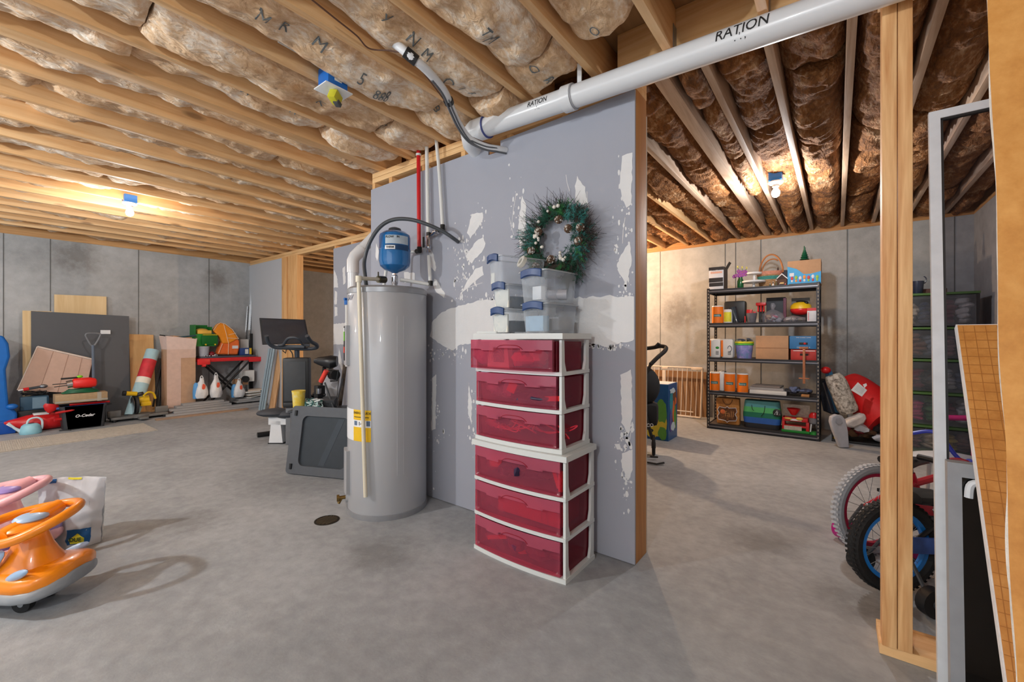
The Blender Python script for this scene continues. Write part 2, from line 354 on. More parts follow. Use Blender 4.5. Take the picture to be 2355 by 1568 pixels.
# mud: the seam band and the smears over screws
pxpoly(w, [(1466, 678), (1440, 683), (1395, 680), (1340, 684), (1200, 690), (1110, 690), (1065, 700), (1015, 718), (992, 742), (990, 775), (1012, 790), (1042, 806), (1060, 792), (1075, 790), (1200, 800), (1358, 788), (1395, 796), (1466, 782)], XW, 1, seed=2, Ylim=(Y0 + .004, Y1))
for k, pts in enumerate([[(1085, 492), (1110, 488), (1112, 503), (1092, 537), (1082, 548), (1075, 535)], [(1112, 545), (1117, 560), (1112, 575), (1085, 605), (1070, 590), (1100, 550)],
        [(1110, 612), (1112, 632), (1092, 648), (1064, 672), (1058, 680), (1075, 645), (1095, 618)],
        [(1430, 360), (1455, 350), (1452, 470), (1440, 478), (1424, 430)], [(1437, 570), (1449, 560), (1453, 600), (1440, 658), (1422, 620), (1424, 595)],
        [(1428, 860), (1452, 850), (1456, 960), (1444, 1000), (1430, 970)], [(1430, 1042), (1455, 1034), (1456, 1082), (1444, 1104), (1430, 1075)],
        [(1328, 405), (1345, 430), (1352, 470), (1325, 470), (1322, 430)], [(1200, 450), (1210, 470), (1208, 560), (1196, 575), (1192, 520)],
        [(994, 870), (1003, 862), (1002, 985), (992, 990)], [(1078, 880), (1086, 930), (1084, 975), (1076, 950)],
        [(985, 560), (995, 580), (1004, 615), (1000, 624), (990, 610)], [(1000, 640), (1012, 655), (1024, 676), (1022, 684), (1004, 672), (996, 655)],
        [(866, 560), (872, 575), (868, 600), (864, 590)], [(1414, 1022), (1424, 1022), (1428, 1034), (1418, 1034)], [(1412, 565), (1420, 560), (1424, 570), (1416, 572)],
        [(930, 625), (955, 628), (955, 650), (930, 650)]]):
    pxpoly(w, pts, XW, 1, jag=.004, seed=k + 10, Ylim=(Y0 + .012, Y1))
for k, a in enumerate([(1070, 640, 18, 30, 60), (1060, 575, 12, 16, 30), (1098, 520, 14, 30, 30), (1440, 640, 14, 60, 70), (1440, 1010, 12, 40, 90), (1440, 1120, 8, 24, 20), (1435, 470, 12, 60, 40), (1190, 480, 10, 40, 30), (1030, 812, 25, 10, 50), (1000, 930, 6, 60, 30), (1400, 795, 40, 5, 60), (1085, 960, 5, 60, 30), (1180, 685, 90, 5, 70), (1010, 1005, 14, 8, 12)]):
    splat(w, *a, XW, k)
# long thin scraper streaks
for k, (a, b) in enumerate([((1172, 500), (1182, 540)), ((1187, 445), (1176, 530)), ((1302, 402), (1310, 440)), ((1065, 560), (1075, 600)), ((1438, 500), (1432, 560)), ((1457, 980), (1448, 1010)), ((1060, 668), (1110, 650)), ((1350, 440), (1354, 480))]):
    p, q = P(*a, X=XW), P(*b, X=XW); w.tube([(XW, p.y, p.z), (XW, (p.y + q.y)/2 + .004, (p.z + q.z)/2), (XW, q.y, q.z)], .0022, 1, 5)
# the wall's frame behind the face
struct(w.build('wall_middle', [dry_m, mud_m], flat=True))
wp = MB(); wp.box(XS0, XS1, Y0 - .002, Y1, ZJ - .04, ZJ, b=.002); wp.box(XS0 - .0, XS1, Y0 - .002, Y1, ZJ - .08, ZJ - .042, b=.002); wp.box(XS0, XS1, Y0 + .04, Y1, 0.001, .038)
struct(wp.build('trim_4', plate_m))
for k in range(7):
    y = [Y0, Y0 + .40, Y0 + .80, Y0 + 1.2, Y0 + 1.6, Y0 + 2.0, Y1 - .038][k]
    s = MB(); s.box(XS0, XS1 - .0, y, y + .038, 0 if k == 0 else .039, ZJ - .081, b=.002)
    if k == 0:
        s.box(XS0, XS1, y + .0385, y + .076, 0.039, ZJ - .081)
    tag(s.build('wall_stud', endstud_m if k == 0 else stud_m), ('knotty brown stud closing the doorway end of the grey partition', 'pine stud inside the grey partition, %s from the doorway end' % ORD[k])[k > 0], 'stud', 'studs of the grey partition')
wb = MB(); wb.prism([(Y0 + .001, .004), (Y1, .004), (Y1, 2.36), (Y0 + .001, 2.36)], XS1 + .001, XS1 + .0135, 'x', 0); struct(wb.build('wall_middle_rear', [gyp_m]))
rt = MB(); rt.box(XS1 + .02, XW2, Y1 - .10, Y1 - .087, 0.004, 2.36); struct(rt.build('wall_return', [dry_m]))
# ---- second stretch of partition, a doorway, then the stretch by the far wall
def pl(y): return y
ya, yb = 3.1, P(767, 600, X=XW2).y
w = MB(); w.prism([(ya, .004), (yb, .004), (yb, 2.40), (ya, 2.43)], XW2, XW2 + .0125, 'x', 0)
def pxp2(pts, seed): pxpoly(w, pts, XW2, 1, jag=.005, seed=seed, Ylim=(ya, yb - .002))
pxp2([(767, 745), (800, 742), (860, 742), (860, 792), (800, 792), (767, 792)], 31); pxp2([(768, 620), (775, 635), (778, 660), (768, 662)], 32); pxp2([(770, 668), (776, 672), (775, 700), (769, 700)], 33)
pxp2([(770, 706), (776, 706), (776, 726), (770, 728)], 34); pxp2([(788, 618), (794, 612), (795, 650), (790, 655)], 35); pxp2([(780, 800), (786, 830), (790, 860), (778, 830)], 36)
struct(w.build('wall_middle_second', [dry_m, mud_m], flat=True))
yc, yd = P(683, 600, X=XW2).y, P(650, 600, X=XW2).y
w = MB(); w.prism([(yd, .004), (YB, .004), (YB, 2.44), (yd, 2.44)], XW2, XW2 + .0125, 'x', 0); struct(w.build('wall_middle_far', [mat('pale_drywall', (190, 193, 198), .85, var=.02, scale=2)]))
wp = MB()
wp.box(XW2 + .013, XW2 + .10, ya, YB, ZJ - .04, ZJ, b=.002); wp.box(XW2 + .013, XW2 + .10, ya, YB, ZJ - .08, ZJ - .042, b=.002)
struct(wp.build('trim_5', plate_m))
for k, (y0, y1_, lab) in enumerate([(yc, yc + (yd - yc)*.62, 'knotty wide pine door post, right one of the pair beside the dark opening'), (yc + (yd - yc)*.64, yd - .002, 'narrow pine stud beside the pale drywall at the dark opening')]):
    s = MB(); s.box(XW2 - (.0 if k == 0 else .015), XW2 + .10, y0, y1_, 0, ZJ - .082, b=.003); tag(s.build('door_post', stud_m), lab, 'stud')
for k in range(3):
    y = yb - .04 - .41*k; s = MB(); s.box(XW2 + .0135, XW2 + .10, y, y + .038, 0, ZJ - .082); tag(s.build('wall_stud', stud_m), 'pine stud at the top of the second grey partition, %s from the dark opening' % ORD[k], 'stud', 'studs of the second partition')
# ---- doorway header and the wall on its right
hb = MB(); hb.box(XS0, XS1, -1.15, Y0 + .10, ZJ + .002, ZD - .001, b=.003); struct(hb.build('trim_6', plate_m))
wp = MB(); wp.box(XS0 - .02, XS1, -1.16, -.131, ZJ - .04, ZJ + .001, b=.002); wp.box(XS0 - .05, XS1 - .03, -1.16, -.124, .001, .04, b=.003);  struct(wp.build('trim_7', plate_m))
for k, (y0, y1_, lab) in enumerate([(-.172, -.131, 'wide-grained pine jamb stud at the right of the doorway, left of the pair'), (-.214, -.1735, 'plain pine king stud at the right of the doorway, behind the jamb stud')]):
    s = MB(); s.box(2.06 + .004*k, 2.06 + .088, y0, y1_, .041, ZJ - .041, b=.003); tag(s.build('jamb_stud', wood('jamb_pine', (250, 208, 150), (204, 142, 84), 'z', 13)), lab, 'stud')
# ================================================================== ceiling joists
LY = [.228, .62, .983, 1.398, 1.766, 2.165, 2.575, 2.89] + [3.30 + .388*k for k in range(13)]
LY = [y for y in LY if y < YB - .1]
jl = []
for k, y in enumerate(LY):
    xe = XS0 if y < Y0 + .1 else (XS1 if y < 3.0 else XW2 + .10)
    wd = .038 if abs(y - 2.89) > .01 else .095
    s = MB(); s.box(-4.4, xe - (.003 if y < 1 else 0), y - .0 , y + wd, ZJ + .001, ZD - .002, b=.003)
    n = len(LY) - 1 - k
    lab = 'pine joist over the left room, %s from the far concrete wall' % ORD[n] if wd < .05 else 'wide doubled pine joist meeting the end of the grey partition'
    o = s.build('ceiling_joist', joist_m); tag(o, lab, 'joist', 'ceiling joists of the left room'); jl.append((y, y + wd))
    if y < .9:
        h = MB(); h.box(XS0 - .05, XS0 - .001, y - .003, y - .0005, ZJ - .002, ZD - .1); h.box(XS0 - .05, XS0 - .001, y + wd + .0005, y + wd + .003, ZJ - .002, ZD - .1); h.box(XS0 - .05, XS0 - .001, y - .003, y + wd + .003, ZJ - .003, ZJ - .0005)
        h.build('joist_hanger', steel, o)
RY = [-.965, -.655, -.36, -.07, .237, .51, .70, 1.07, 1.42, 1.755, 2.1, 2.45, 2.8]
jr = []
for k, y in enumerate(RY):
    wd = .076 if abs(y - .70) < .01 else .036
    s = MB(); s.box(XS1 + .001, XB + .02, y, y + wd, ZJ + .001, ZD - .002, b=.003)
    o = s.build('ceiling_joist', oldwood_m if y < 1.2 else joist_m)
    lab = 'weathered joist over the right storage room, %s from its right concrete wall' % ORD[k] if wd < .05 else 'broad doubled joist running over the storage room left of its lit bulb'
    tag(o, lab, 'joist', 'ceiling joists of the storage room'); jr.append((y, y + wd))
BY = [3.30 + .388*k for k in range(13)]
for k, y in enumerate([y for y in BY if y < YB - .1]):
    s = MB(); s.box(XW2 + .102, XB + .02, y + .05, y + .086, ZJ + .001, ZD - .002); tag(s.build('ceiling_joist', joist_m), 'pine joist beyond the dark opening, %s from the grey return wall' % ORD[k], 'joist', 'ceiling joists beyond the opening')
# ================================================================== fibreglass batts between the joists
ins_l = ramp2('fibreglass_tan', (190, 144, 100), (226, 192, 154), (248, 236, 220), 5, 40, rough=.95, bump=.55, bs=26, bdist=.03, stretch=(.55, 1, 1), p=(.34, .5, .62))
ins_r = ramp2('fibreglass_dim_brown', (80, 46, 18), (134, 86, 42), (206, 172, 134), 6, 40, rough=.95, bump=.8, bs=30, bdist=.03, stretch=(.5, 1.2, 1), p=(.34, .52, .72))  # darker than the left batts: the storage room's dimmer light is in this colour
def batt_z(x, y, ya, yb, x0, x1, seed, sag):
    u = (y - ya)/(yb - ya); v = (x - x0)/(x1 - x0)
    e = (2*u - 1)**2
    z = ZJ + .085 - sag*(1 - e*e) + .035*e
    z += .055*noise.noise(Vector((x*2.6, y*4 + seed, seed*1.3)))
    z += .030*noise.noise(Vector((x*7.5, y*9, seed*2.1 + 5)))
    z += .013*noise.noise(Vector((x*19, y*24, seed)))
    if x0 > XS1: z += .016*math.sin(x*70 + 5*noise.noise(Vector((x*3, y*7, seed))))*max(0, noise.noise(Vector((x*1.8, y*2.5, seed*.7))) + .25)
    end = min(v, 1 - v)*(x1 - x0)
    z += .03*math.exp(-(end/.03)**2)
    tilt = noise.noise(Vector((seed*3.3, 1.7, 0)))*.05
    return min(z + tilt*(u - .5), ZD - .006)
BATTS = []
def batt(name, ya, yb, x0, x1, seed, sag, m, lab, grp, step=.018):
    nu = max(8, int((x1 - x0)/step)); nv = 15
    g = MB()
    def fn(a, c):
        x = x0 + (x1 - x0)*a; y = ya + .001 + (yb - ya - .002)*c
        jx = .012*noise.noise(Vector((x*30, y*30, seed + 9))) if 0 < a < 1 else .01*noise.noise(Vector((y*25, seed, 2)))
        return Vector((x + jx, y, batt_z(x, y, ya, yb, x0, x1, seed, sag)))
    g.grid(fn, nu, nv)
    for r_ in (0, nu):
        o_ = len(g.v); g.v += [(g.v[r_*(nv + 1) + j][0] + (.012 if r_ == 0 else -.012), g.v[r_*(nv + 1) + j][1], ZD - .008) for j in range(nv + 1)]
        for j in range(nv): g.f.append((r_*(nv + 1) + j, r_*(nv + 1) + j + 1, o_ + j + 1, o_ + j)); g.m.append(0)
    o = g.build(name, m); tag(o, lab, 'insulation', grp); BATTS.append((ya, yb, x0, x1, seed, sag, o)); return o
rb = random.Random(5)
allj = [(YR - .02, YR)] if False else []
bays = [(jl[i][1], jl[i + 1][0]) for i in range(len(jl) - 1)] + [(jl[-1][1], YB + .01)]
sd = 1
for k, (a, b) in enumerate(bays):
    xe = (XS0 - (.34 if a < .9 else .14 if a < 1.3 else .012)) if a < 2.9 else XW2 - .02
    cuts = [xe]; x = xe - rb.uniform(.25, .7) if a < 3 else xe - rb.uniform(.3, 1.1)
    while x > -2.2: cuts.append(x); x -= rb.uniform(1.0, 1.35)
    cuts.append(-2.7)
    for j in range(len(cuts) - 1):
        sd += 1
        sag = (.02 + .03*rb.random()) if a > 2.9 else (.045 + .05*rb.random())
        if j == 0 and a < 3: sag += .02
        if a < 2.4 and j < 2: sag += .02
        batt('insulation_batt', a, b, cuts[j + 1] + .004, cuts[j] - .002, sd, sag, ins_l, 'tan insulation batt, %s from the partition, bay %s from the far concrete wall' % (ORD[j], ORD[len(bays) - 1 - k]), 'insulation batts over the left room')
baysr = [(YR + .002, jr[0][0])] + [(jr[i][1], jr[i + 1][0]) for i in range(len(jr) - 1)]
for k, (a, b) in enumerate(baysr):
    cuts = [XB]; x = XB - rb.uniform(.6, 1.2)
    while x > XS1 + .4: cuts.append(x); x -= rb.uniform(.9, 1.3)
    cuts.append(XS1 + .01)
    for j in range(len(cuts) - 1):
        sd += 1; sag = .02 + .09*rb.random()
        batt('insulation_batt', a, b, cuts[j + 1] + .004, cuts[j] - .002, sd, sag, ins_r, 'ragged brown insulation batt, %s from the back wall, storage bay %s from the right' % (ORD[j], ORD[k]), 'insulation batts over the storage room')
for k in range(12):
    a = 3.30 + .388*k + .087; b = a + .388 - .037
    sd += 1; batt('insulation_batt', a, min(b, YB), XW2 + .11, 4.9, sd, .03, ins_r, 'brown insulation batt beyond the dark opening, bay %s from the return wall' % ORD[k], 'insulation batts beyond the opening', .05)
# ================================================================== helpers for parts given in room coordinates
def wb(b, name, mats, parent, **k):
    M = Matrix.LocRotScale(parent.location, parent.rotation_euler, None).inverted()
    b.v = [tuple(M @ Vector(v)) for v in b.v]; return b.build(name, mats, parent, **k)
def wtext(name, s, size, m, parent, pos, rot, **k):
    """lettering at a room position on a thing's part"""
    o = text(name, s, size, m, None, (0, 0, 0), (0, 0, 0), **k)
    Mp = Matrix.Identity(4); chain = []; q = parent
    while q is not None: chain.append(q); q = q.parent
    for q in reversed(chain): Mp = Mp @ Matrix.LocRotScale(q.location, q.rotation_euler, None)
    M = Mp.inverted() @ Matrix.Translation(pos) @ (Matrix.Rotation(rot[2], 4, 'Z') @ Matrix.Rotation(rot[1], 4, 'Y') @ Matrix.Rotation(rot[0], 4, 'X'))
    o.data.transform(M); o.parent = parent; return o
HP = math.pi/2
FX = (HP, 0, -HP)      # lettering on a face that looks towards -X
FY = (HP, 0, 0)        # lettering on a face that looks towards -Y
# ================================================================== lamps
glow = mat('lit_bulb_glass', (255, 246, 230), .3, emit=38)
def bulb(c, lab, blue=True):
    t = thing('bulb_light', lab, 'light', (c.x, c.y, c.z))
    b = MB(); b.box(-.05, .05, -.05, .05, .0, ZJ - c.z + .06, b=.006); b.build('junction_box', bluep, t)
    b = MB(); b.lathe([(.058, -.001), (.058, -.010), (.045, -.022), (.028, -.028), (.026, -.045)], seg=20); b.build('lamp_holder', white, t)
    b = MB(); b.lathe([(.014, -.046), (.016, -.058), (.030, -.082), (.033, -.100), (.026, -.122), (.012, -.132), (.0, -.134)], seg=20)
    o = b.build('bulb', glow, t); o.visible_shadow = True; return t
bulb(BULB_A, 'lit round bulb under a joist in the left room, near the far concrete wall')
bulb(BULB_B, 'lit bulb on a blue box over the storage room, in front of the shelf')
bulb(BULB_C, 'lit bulb behind the camera over the left room'); bulb(BULB_D, 'lit bulb behind the camera in line with the doorway'); bulb(FILL_F, 'added fill bulb in the left room beyond the left edge of the view'); bulb(BULB_E, 'lit warm bulb over the storage room, hidden by the grey partition')
# blue outlet box with its hanging adapter
bx = P(780, 172, Z=2.53); t = thing('ceiling_outlet_box', 'blue electrical box with white plate on a joist left of the white pipes', 'outlet box', (1.215, 2.10, 2.455))
b = MB(); b.box(-.055, .055, -.04, .06, .004, .11, b=.006); b.box(-.02, .02, -.0405, -.039, .035, .085, 1); b.build('junction_box', [bluep, paper], t)
b = MB(); b.box(-.075, .075, -.055, .065, -.003, .003, b=.002); pl_ = b.build('cover_plate', white, t)
b = MB(); b.cbox((.0, -.01, -.035), (.06, .045, .05), 0, .006, (.2, .3, .5)); b.cbox((.012, -.012, -.062), (.035, .03, .022), 1, .004, (.2, .3, .5)); b.cbox((-.005, -.03, -.03), (.02, .012, .04), 1, .003, (.2, .3, .5)); b.build('plug_adapter', [mat('lime_plastic', (196, 190, 40), .4), dgrey], t)
cb = MB(); cb.tube(spline([P(640, 95, Z=2.56), P(700, 130, Z=2.575), P(742, 158, Z=2.58), Vector((1.2, 2.13, 2.6))]), .006); solo(cb.build('cable', mat('white_cable', (220, 215, 205), .5)), 'white cable stapled along the joist up to the blue outlet box', 'cable')
cb = MB(); cb.tube(spline([P(708, -8, Z=2.515), P(770, 42, Z=2.512), P(820, 82, Z=2.514), P(850, 112, Z=2.512), P(905, 118, Z=2.513), P(948, 138, Z=2.49), Vector((1.62, 1.68, 2.43)), Vector((1.86, 1.765, 2.385)), Vector((2.03, 1.69, 2.35)), Vector((2.10, 1.66, 2.35))]), .0035); solo(cb.build('thin_wire', mat('brown_wire', (96, 62, 44), .5)), 'thin brown wire running along a joist to the grey hose by the big pipe', 'wire')
# ================================================================== big white drain pipe over the doorway
pvc = mat('white_pvc', (226, 228, 230), .28, var=.015, scale=4, coat=.3)
def zp(y): return 2.452 - (1.76 - y)*.032
t = thing('drain_pipe', 'thick white plastic drain pipe slung along the grey partition over the doorway', 'pipe', (1.99, .82, 2.36))
b = MB(); xs = 1.985; b.tube([(xs, 1.72, zp(1.72)), (xs, -1.16, zp(-1.16))], .057, 0, 28); pp = wb(b, 'pipe_run', pvc, t)
b = MB(); b.tube([(xs, 1.70, zp(1.70)), (xs, 1.80, zp(1.8)), (xs + .02, 1.86, 2.445), (xs + .07, 1.90, 2.43), (XW + .03, 1.92, 2.415)], [.066, .066, .064, .06, .058], 0, 24); wb(b, 'elbow', pvc, t)
b = MB(); b.tube([(xs, 1.705, zp(1.705)), (xs, 1.698, zp(1.698))], .067, 0, 24); wb(b, 'primer_ring', mat('purple_primer', (70, 80, 140), .5), t)
b = MB(); yk = P(1310, 230, X=xs).y; b.tube([(xs, yk + .03, zp(yk + .03)), (xs, yk - .028, zp(yk - .028))], .067, 0, 28); b.tube([(xs, yk - .028, zp(yk)), (xs, yk - .034, zp(yk))], .063, 1, 28); wb(b, 'coupling', [pvc, mat('coupling_shade', (170, 172, 178), .5)], t)
b = MB(); yh = P(1333, 180, X=xs - .02).y; b.box(xs - .024, xs - .018, yh - .012, yh + .012, zp(yh) + .05, ZJ + .06); wb(b, 'hanger_strap', pvc, t)
for s_, px_, py_, sz in (('RATION', 1704, 62, .062), ('RATION', 1236, 254, .040)):
    for dz, txt, k in ((0, s_, 1), (-.03, ". '. , ", .6)):
        y = P(px_, py_, X=xs - .05).y; r = .0582
        def onpipe(v, y=y, dz=dz):
            a = (v.y + dz)/r + .12; return Vector((xs - math.cos(a)*r - v.z*math.cos(a), y - v.x, zp(y - v.x) + math.sin(a)*r))
        o = text('marker_writing', txt, sz*k, ink, None, fn=onpipe, sx=.85, shear=.15, sub=3); o.data.transform(Matrix.Translation(-t.location)); o.parent = t
# grey sleeve bundle that drops from the joists into the wall
pth = [P(860, 70, Z=2.575), P(905, 98, Z=2.55), P(945, 130, Z=2.49), P(985, 165, Z=2.47), Vector((1.557, 1.636, 2.455)), Vector((1.68, 1.70, 2.43)), Vector((1.80, 1.755, 2.40)), Vector((1.90, 1.765, 2.36)), Vector((1.99, 1.72, 2.335)), Vector((2.06, 1.68, 2.335)), Vector((2.12, 1.66, 2.34))]
t = thing('conduit_sleeve', 'pale plastic tube bundled with black cables curving down beside the elbow of the big pipe', 'pipe', tuple(pth[6]))
b = MB(); sp = spline(pth, 6); b.tube(sp, .021, 0, 14); wb(b, 'tube', pvc, t)
b = MB(); b.tube([p + Vector((-.012, 0, -.019)) for p in sp[20:]], .007); b.tube([p + Vector((-.022, -.006, -.004)) for p in sp[20:]], .006); b.tube([p + Vector((.004, -.012, -.022)) for p in sp[26:]], .005); wb(b, 'cables', mat('grey_cable', (96, 98, 102), .5), t)
b = MB(); b.tube([sp[10], sp[14]], .027, 0, 14); wb(b, 'black_sleeve', black, t); b = MB(); b.tube([sp[27], sp[28]], .027, 0, 14); wb(b, 'cable_tie', black, t)
# ================================================================== water heater
HC = Vector((1.83, 2.475, 0)); HR = .262
heat_m = mat('heater_grey_enamel', (172, 174, 178), .38, .08, var=.015, scale=3, coat=.4)
t = thing('water_heater', 'tall grey cylindrical water heater standing against the partition', 'water heater', tuple(HC))
tc_ = Vector((-HC.x, -HC.y, 0)).normalized(); lf = Vector((-.606, .7955, 0)); lf = (lf - tc_*lf.dot(tc_)).normalized()
def hp(px, z, r=HR, sgn=1):
    s = (900 - px)/(HR*981/2.95); s = max(-1, min(1, s)); a = math.asin(s); return HC + (tc_*math.cos(a) + lf*math.sin(a))*r + Vector((0, 0, z))
def hang(a, z, r=HR): return HC + (tc_*math.cos(a) + lf*math.sin(a))*r + Vector((0, 0, z))
b = MB(); b.lathe([(HR - .004, .02), (HR, .035), (HR, 1.478), (HR - .006, 1.49), (HR - .05, 1.50), (0, 1.502)], seg=64); wb2 = b.build('tank_jacket', heat_m, t)
b = MB(); b.lathe([(HR + .004, 0), (HR + .004, .034), (HR - .001, .036)], seg=64); b.build('base_band', mat('heater_rim', (150, 152, 156), .35, .3), t); b = MB(); b.lathe([(HR + .0035, 1.452), (HR + .0035, 1.482), (HR - .012, 1.496)], seg=64); b.build('top_band', mat('heater_rim'), t)
b = MB()
for a0 in (-.22, -.38): b.tube([hang(a0, .28), hang(a0, 1.3)], .0012, 0, 4)
wb(b, 'jacket_seam', mat('seam_light', (190, 192, 196), .3), t)
def curved(mb, a0, a1, z0, z1, r0, r1, m=0, n=6):
    vs = []
    for r in (r0, r1):
        for i in range(n + 1):
            a = a0 + (a1 - a0)*i/n
            for z in (z0, z1): vs.append(hang(a, z, r))
    k = 2*(n + 1); fs = []
    for i in range(n):
        fs += [(2*i, 2*i + 2, 2*i + 3, 2*i + 1), (k + 2*i, k + 2*i + 1, k + 2*i + 3, k + 2*i + 2), (2*i, k + 2*i, k + 2*i + 2, 2*i + 2), (2*i + 1, 2*i + 3, k + 2*i + 3, k + 2*i + 1)]
    fs += [(0, 1, k + 1, k), (2*n, k + 2*n, k + 2*n + 1, 2*n + 1)]
    mb.add(vs, fs, m)
b = MB(); curved(b, 1.15, 1.62, .98, 1.24, HR - .002, HR + .022); pn = wb(b, 'access_cover', heat_m, t)
b = MB(); curved(b, 1.27, 1.60, 1.01, 1.235, HR + .022, HR + .0232, 0); curved(b, 1.28, 1.58, 1.14, 1.20, HR + .0233, HR + .024, 1); curved(b, 1.28, 1.58, 1.06, 1.10, HR + .0233, HR + .024, 2); curved(b, 1.28, 1.58, 1.20, 1.225, HR + .0233, HR + .024, 3); wb(b, 'warning_sticker', [black, mat('sticker_green', (120, 200, 60), .5), mat('sticker_red', (220, 60, 40), .5), white], t)
b = MB(); curved(b, 1.15, 1.62, .14, .42, HR - .002, HR + .022); wb(b, 'access_cover', heat_m, t)
b = MB(); curved(b, .95, 1.5, .50, .70, HR, HR + .0012, 0, 8); curved(b, .40, .95, .50, .70, HR, HR + .0012, 0, 8); curved(b, .40, .93, .635, .70, HR + .0013, HR + .002, 1, 8); curved(b, .40, .93, .50, .59, HR + .0013, HR + .002, 1, 8); curved(b, .42, .52, .60, .632, HR + .0013, HR + .002, 2, 4); curved(b, .80, .9, .60, .628, HR + .0013, HR + .002, 2, 4)
curved(b, .45, .9, .652, .656, HR + .0021, HR + .003, 3); wb(b, 'energy_label', [white, yellow, mat('label_blue_grey', (90, 110, 140), .6), ink], t)
def onheat(a, z, r):
    def f(v): aa = a - v.x/r; p = hang(aa, z + v.y, r + v.z); return p - HC
    return f
o = text('label_lettering', 'ENERGYGUIDE', .021, ink, None, fn=onheat(.66, .680, HR + .0028)); o.parent = t
o = text('label_lettering', '141', .034, ink, None, fn=onheat(.66, .612, HR + .0028)); o.parent = t
o = text('marker_writing', 'SAV', .05, mat('pencil', (120, 124, 140), .7), None, fn=onheat(1.15, 1.42, HR + .001), shear=.4); o.parent = t
b = MB(); b.tube([hang(1.42, .10, HR - .005), hang(1.42, .10, HR + .012)], .035, 0, 20); b.tube([hang(1.42, .10, HR + .01), hang(1.42, .10, HR + .055)], .012, 1, 12); b.tube([hang(1.42, .10, HR + .05), hang(1.42, .10, HR + .066)], .022, 1, 10); b.tube([hang(1.42, .10, HR + .035), hang(1.42, .065, HR + .055)], .010, 1, 10); wb(b, 'drain_valve', [heat_m, mat('brass', (130, 105, 60), .4, .8)], t)
cream = mat('cream_cpvc', (222, 214, 192), .35, var=.02); pex = mat('white_pex', (226, 226, 222), .35, var=.02)
pa = hp(847, 1.535, HR + .028); pb = hp(860, .165, HR + .03)
b = MB(); b.tube([pa, hp(850, 1.2, HR + .028), pb], .0125, 0, 12); b.tube([pa + Vector((0, 0, -.025)), pa + Vector((0, 0, .014))], .019, 0, 12); c0 = HC + Vector((.0, -.0, 1.56))
b.tube([pa + Vector((0, 0, 0)), c0 + (pa - c0)*.35], .0125, 0, 12); wb(b, 'relief_discharge_pipe', cream, t)
b = MB(); e = c0 + (pa - c0)*.35; b.tube([e, c0 + (pa - c0)*.12], .024, 0, 12); b.tube([e + Vector((0, 0, .01)), e + Vector((.0, 0, .05))], .005, 0, 6); wb(b, 'relief_valve', mat('dark_brass', (80, 74, 58), .4, .7), t)
# expansion tank on its stem
TC = Vector((1.85, 2.425, 0))
t2 = thing('expansion_tank', 'small blue pressure tank mounted over the water heater', 'expansion tank', (TC.x, TC.y, 1.50))
b = MB(); b.lathe([(.012, .10), (.03, .112), (.07, .125), (.098, .15), (.105, .18), (.105, .255), (.107, .258), (.107, .262), (.105, .265), (.105, .345), (.10, .365), (.075, .385), (.03, .398), (0, .40)], seg=40); b.build('tank', mat('blue_tank_paint', (20, 104, 168), .22, coat=.6, var=.02), t2)
b = MB(); b.lathe([(.0, .397), (.045, .397), (.04, .41), (.02, .418), (0, .42)], seg=16); b.build('valve_cap', dgrey, t2)
b = MB(); b.lathe([(.019, .002), (.019, .03), (.022, .035), (.022, .085), (.017, .09), (.015, .115)], seg=12); b.build('stem_fitting', chrome, t2)
def ontank(a, z, r):
    base = Vector((-TC.x, -TC.y, 0)).normalized(); lf2 = Vector((-base.y, base.x, 0)); lf2 = lf2 if lf2.dot(lf) > 0 else -lf2
    def f(v): aa = a - v.x/r; return (base*math.cos(aa) + lf2*math.sin(aa))*(r + v.z) + Vector((0, 0, z + v.y))
    return f
def tankpatch(a0, a1, z0, z1, r, m, name):
    f = ontank(0, 0, r); g = MB(); g.grid(lambda u, v: f(Vector((-(a0 + (a1 - a0)*u)*r, z0 + (z1 - z0)*v, 0))), 10, 1); return g.build(name, m, t2)
tankpatch(-.95, .62, .288, .345, .1058, mat('label_grey', (176, 190, 200), .5), 'label'); tankpatch(-.95, .62, .247, .283, .108, mat('label_navy', (16, 60, 100), .5), 'label'); tankpatch(-.02, .62, .250, .275, .1086, white, 'label')
o = text('label_lettering', 'FLOW', .020, ink, None, fn=ontank(.33, .332, .1065), bold=.0006); o.parent = t2
o = text('label_lettering', 'IN', .018, ink, None, fn=ontank(-.2, .334, .1065), bold=.0006); o.parent = t2
o = text('label_lettering', 'THERM', .017, ink, None, fn=ontank(.3, .2625, .1093), bold=.0006); o.parent = t2
# pipes on the wall
bfit = mat('black_crimp_fitting', (40, 38, 36), .5, .3)
XP = XW - .035
def wy(px, X=XP): return P(px, 500, X=X).y
t3 = thing('hot_supply_pipe', 'bright red plastic water pipe dropping from the ceiling behind the heater', 'pipe', (XP, wy(964), 1.8))
ry, b = wy(964), MB(); zt, zb = P(962, 345, X=XP).z, P(966, 574, X=XP).z
b.tube([(XP, ry + .008, zt + .08), (XP, ry, zb)], .0145, 0, 14); wb(b, 'red_pipe', mat('red_pex', (206, 20, 28), .3, coat=.3), t3)
b = MB(); b.tube([(XP, ry + .006, zt - .03), (XP, ry + .006, zt - .045)], .02, 0, 12); wb(b, 'ceiling_collar', pex, t3)
b = MB(); b.tube([(XP, ry - .002, zb + .02), (XP, ry - .002, zb - .02)], .018); b.tube([(XP, ry - .01, zb - .008), (XP, ry + .03, zb - .008)], .018); wb(b, 'elbow_fitting', bfit, t3)
b = MB(); b.tube([(XP, ry + .03, zb - .008), (XP - .03, ry + .12, zb - .012), (1.93, 2.60, zb - .02), (1.90, 2.62, 1.52)], .0115, 0, 12); wb(b, 'lower_pipe', pex, t3)
t4 = thing('cold_supply_pipe', 'white plastic water pipe with a shutoff valve, just right of the red pipe', 'pipe', (XP, wy(985), 1.8))
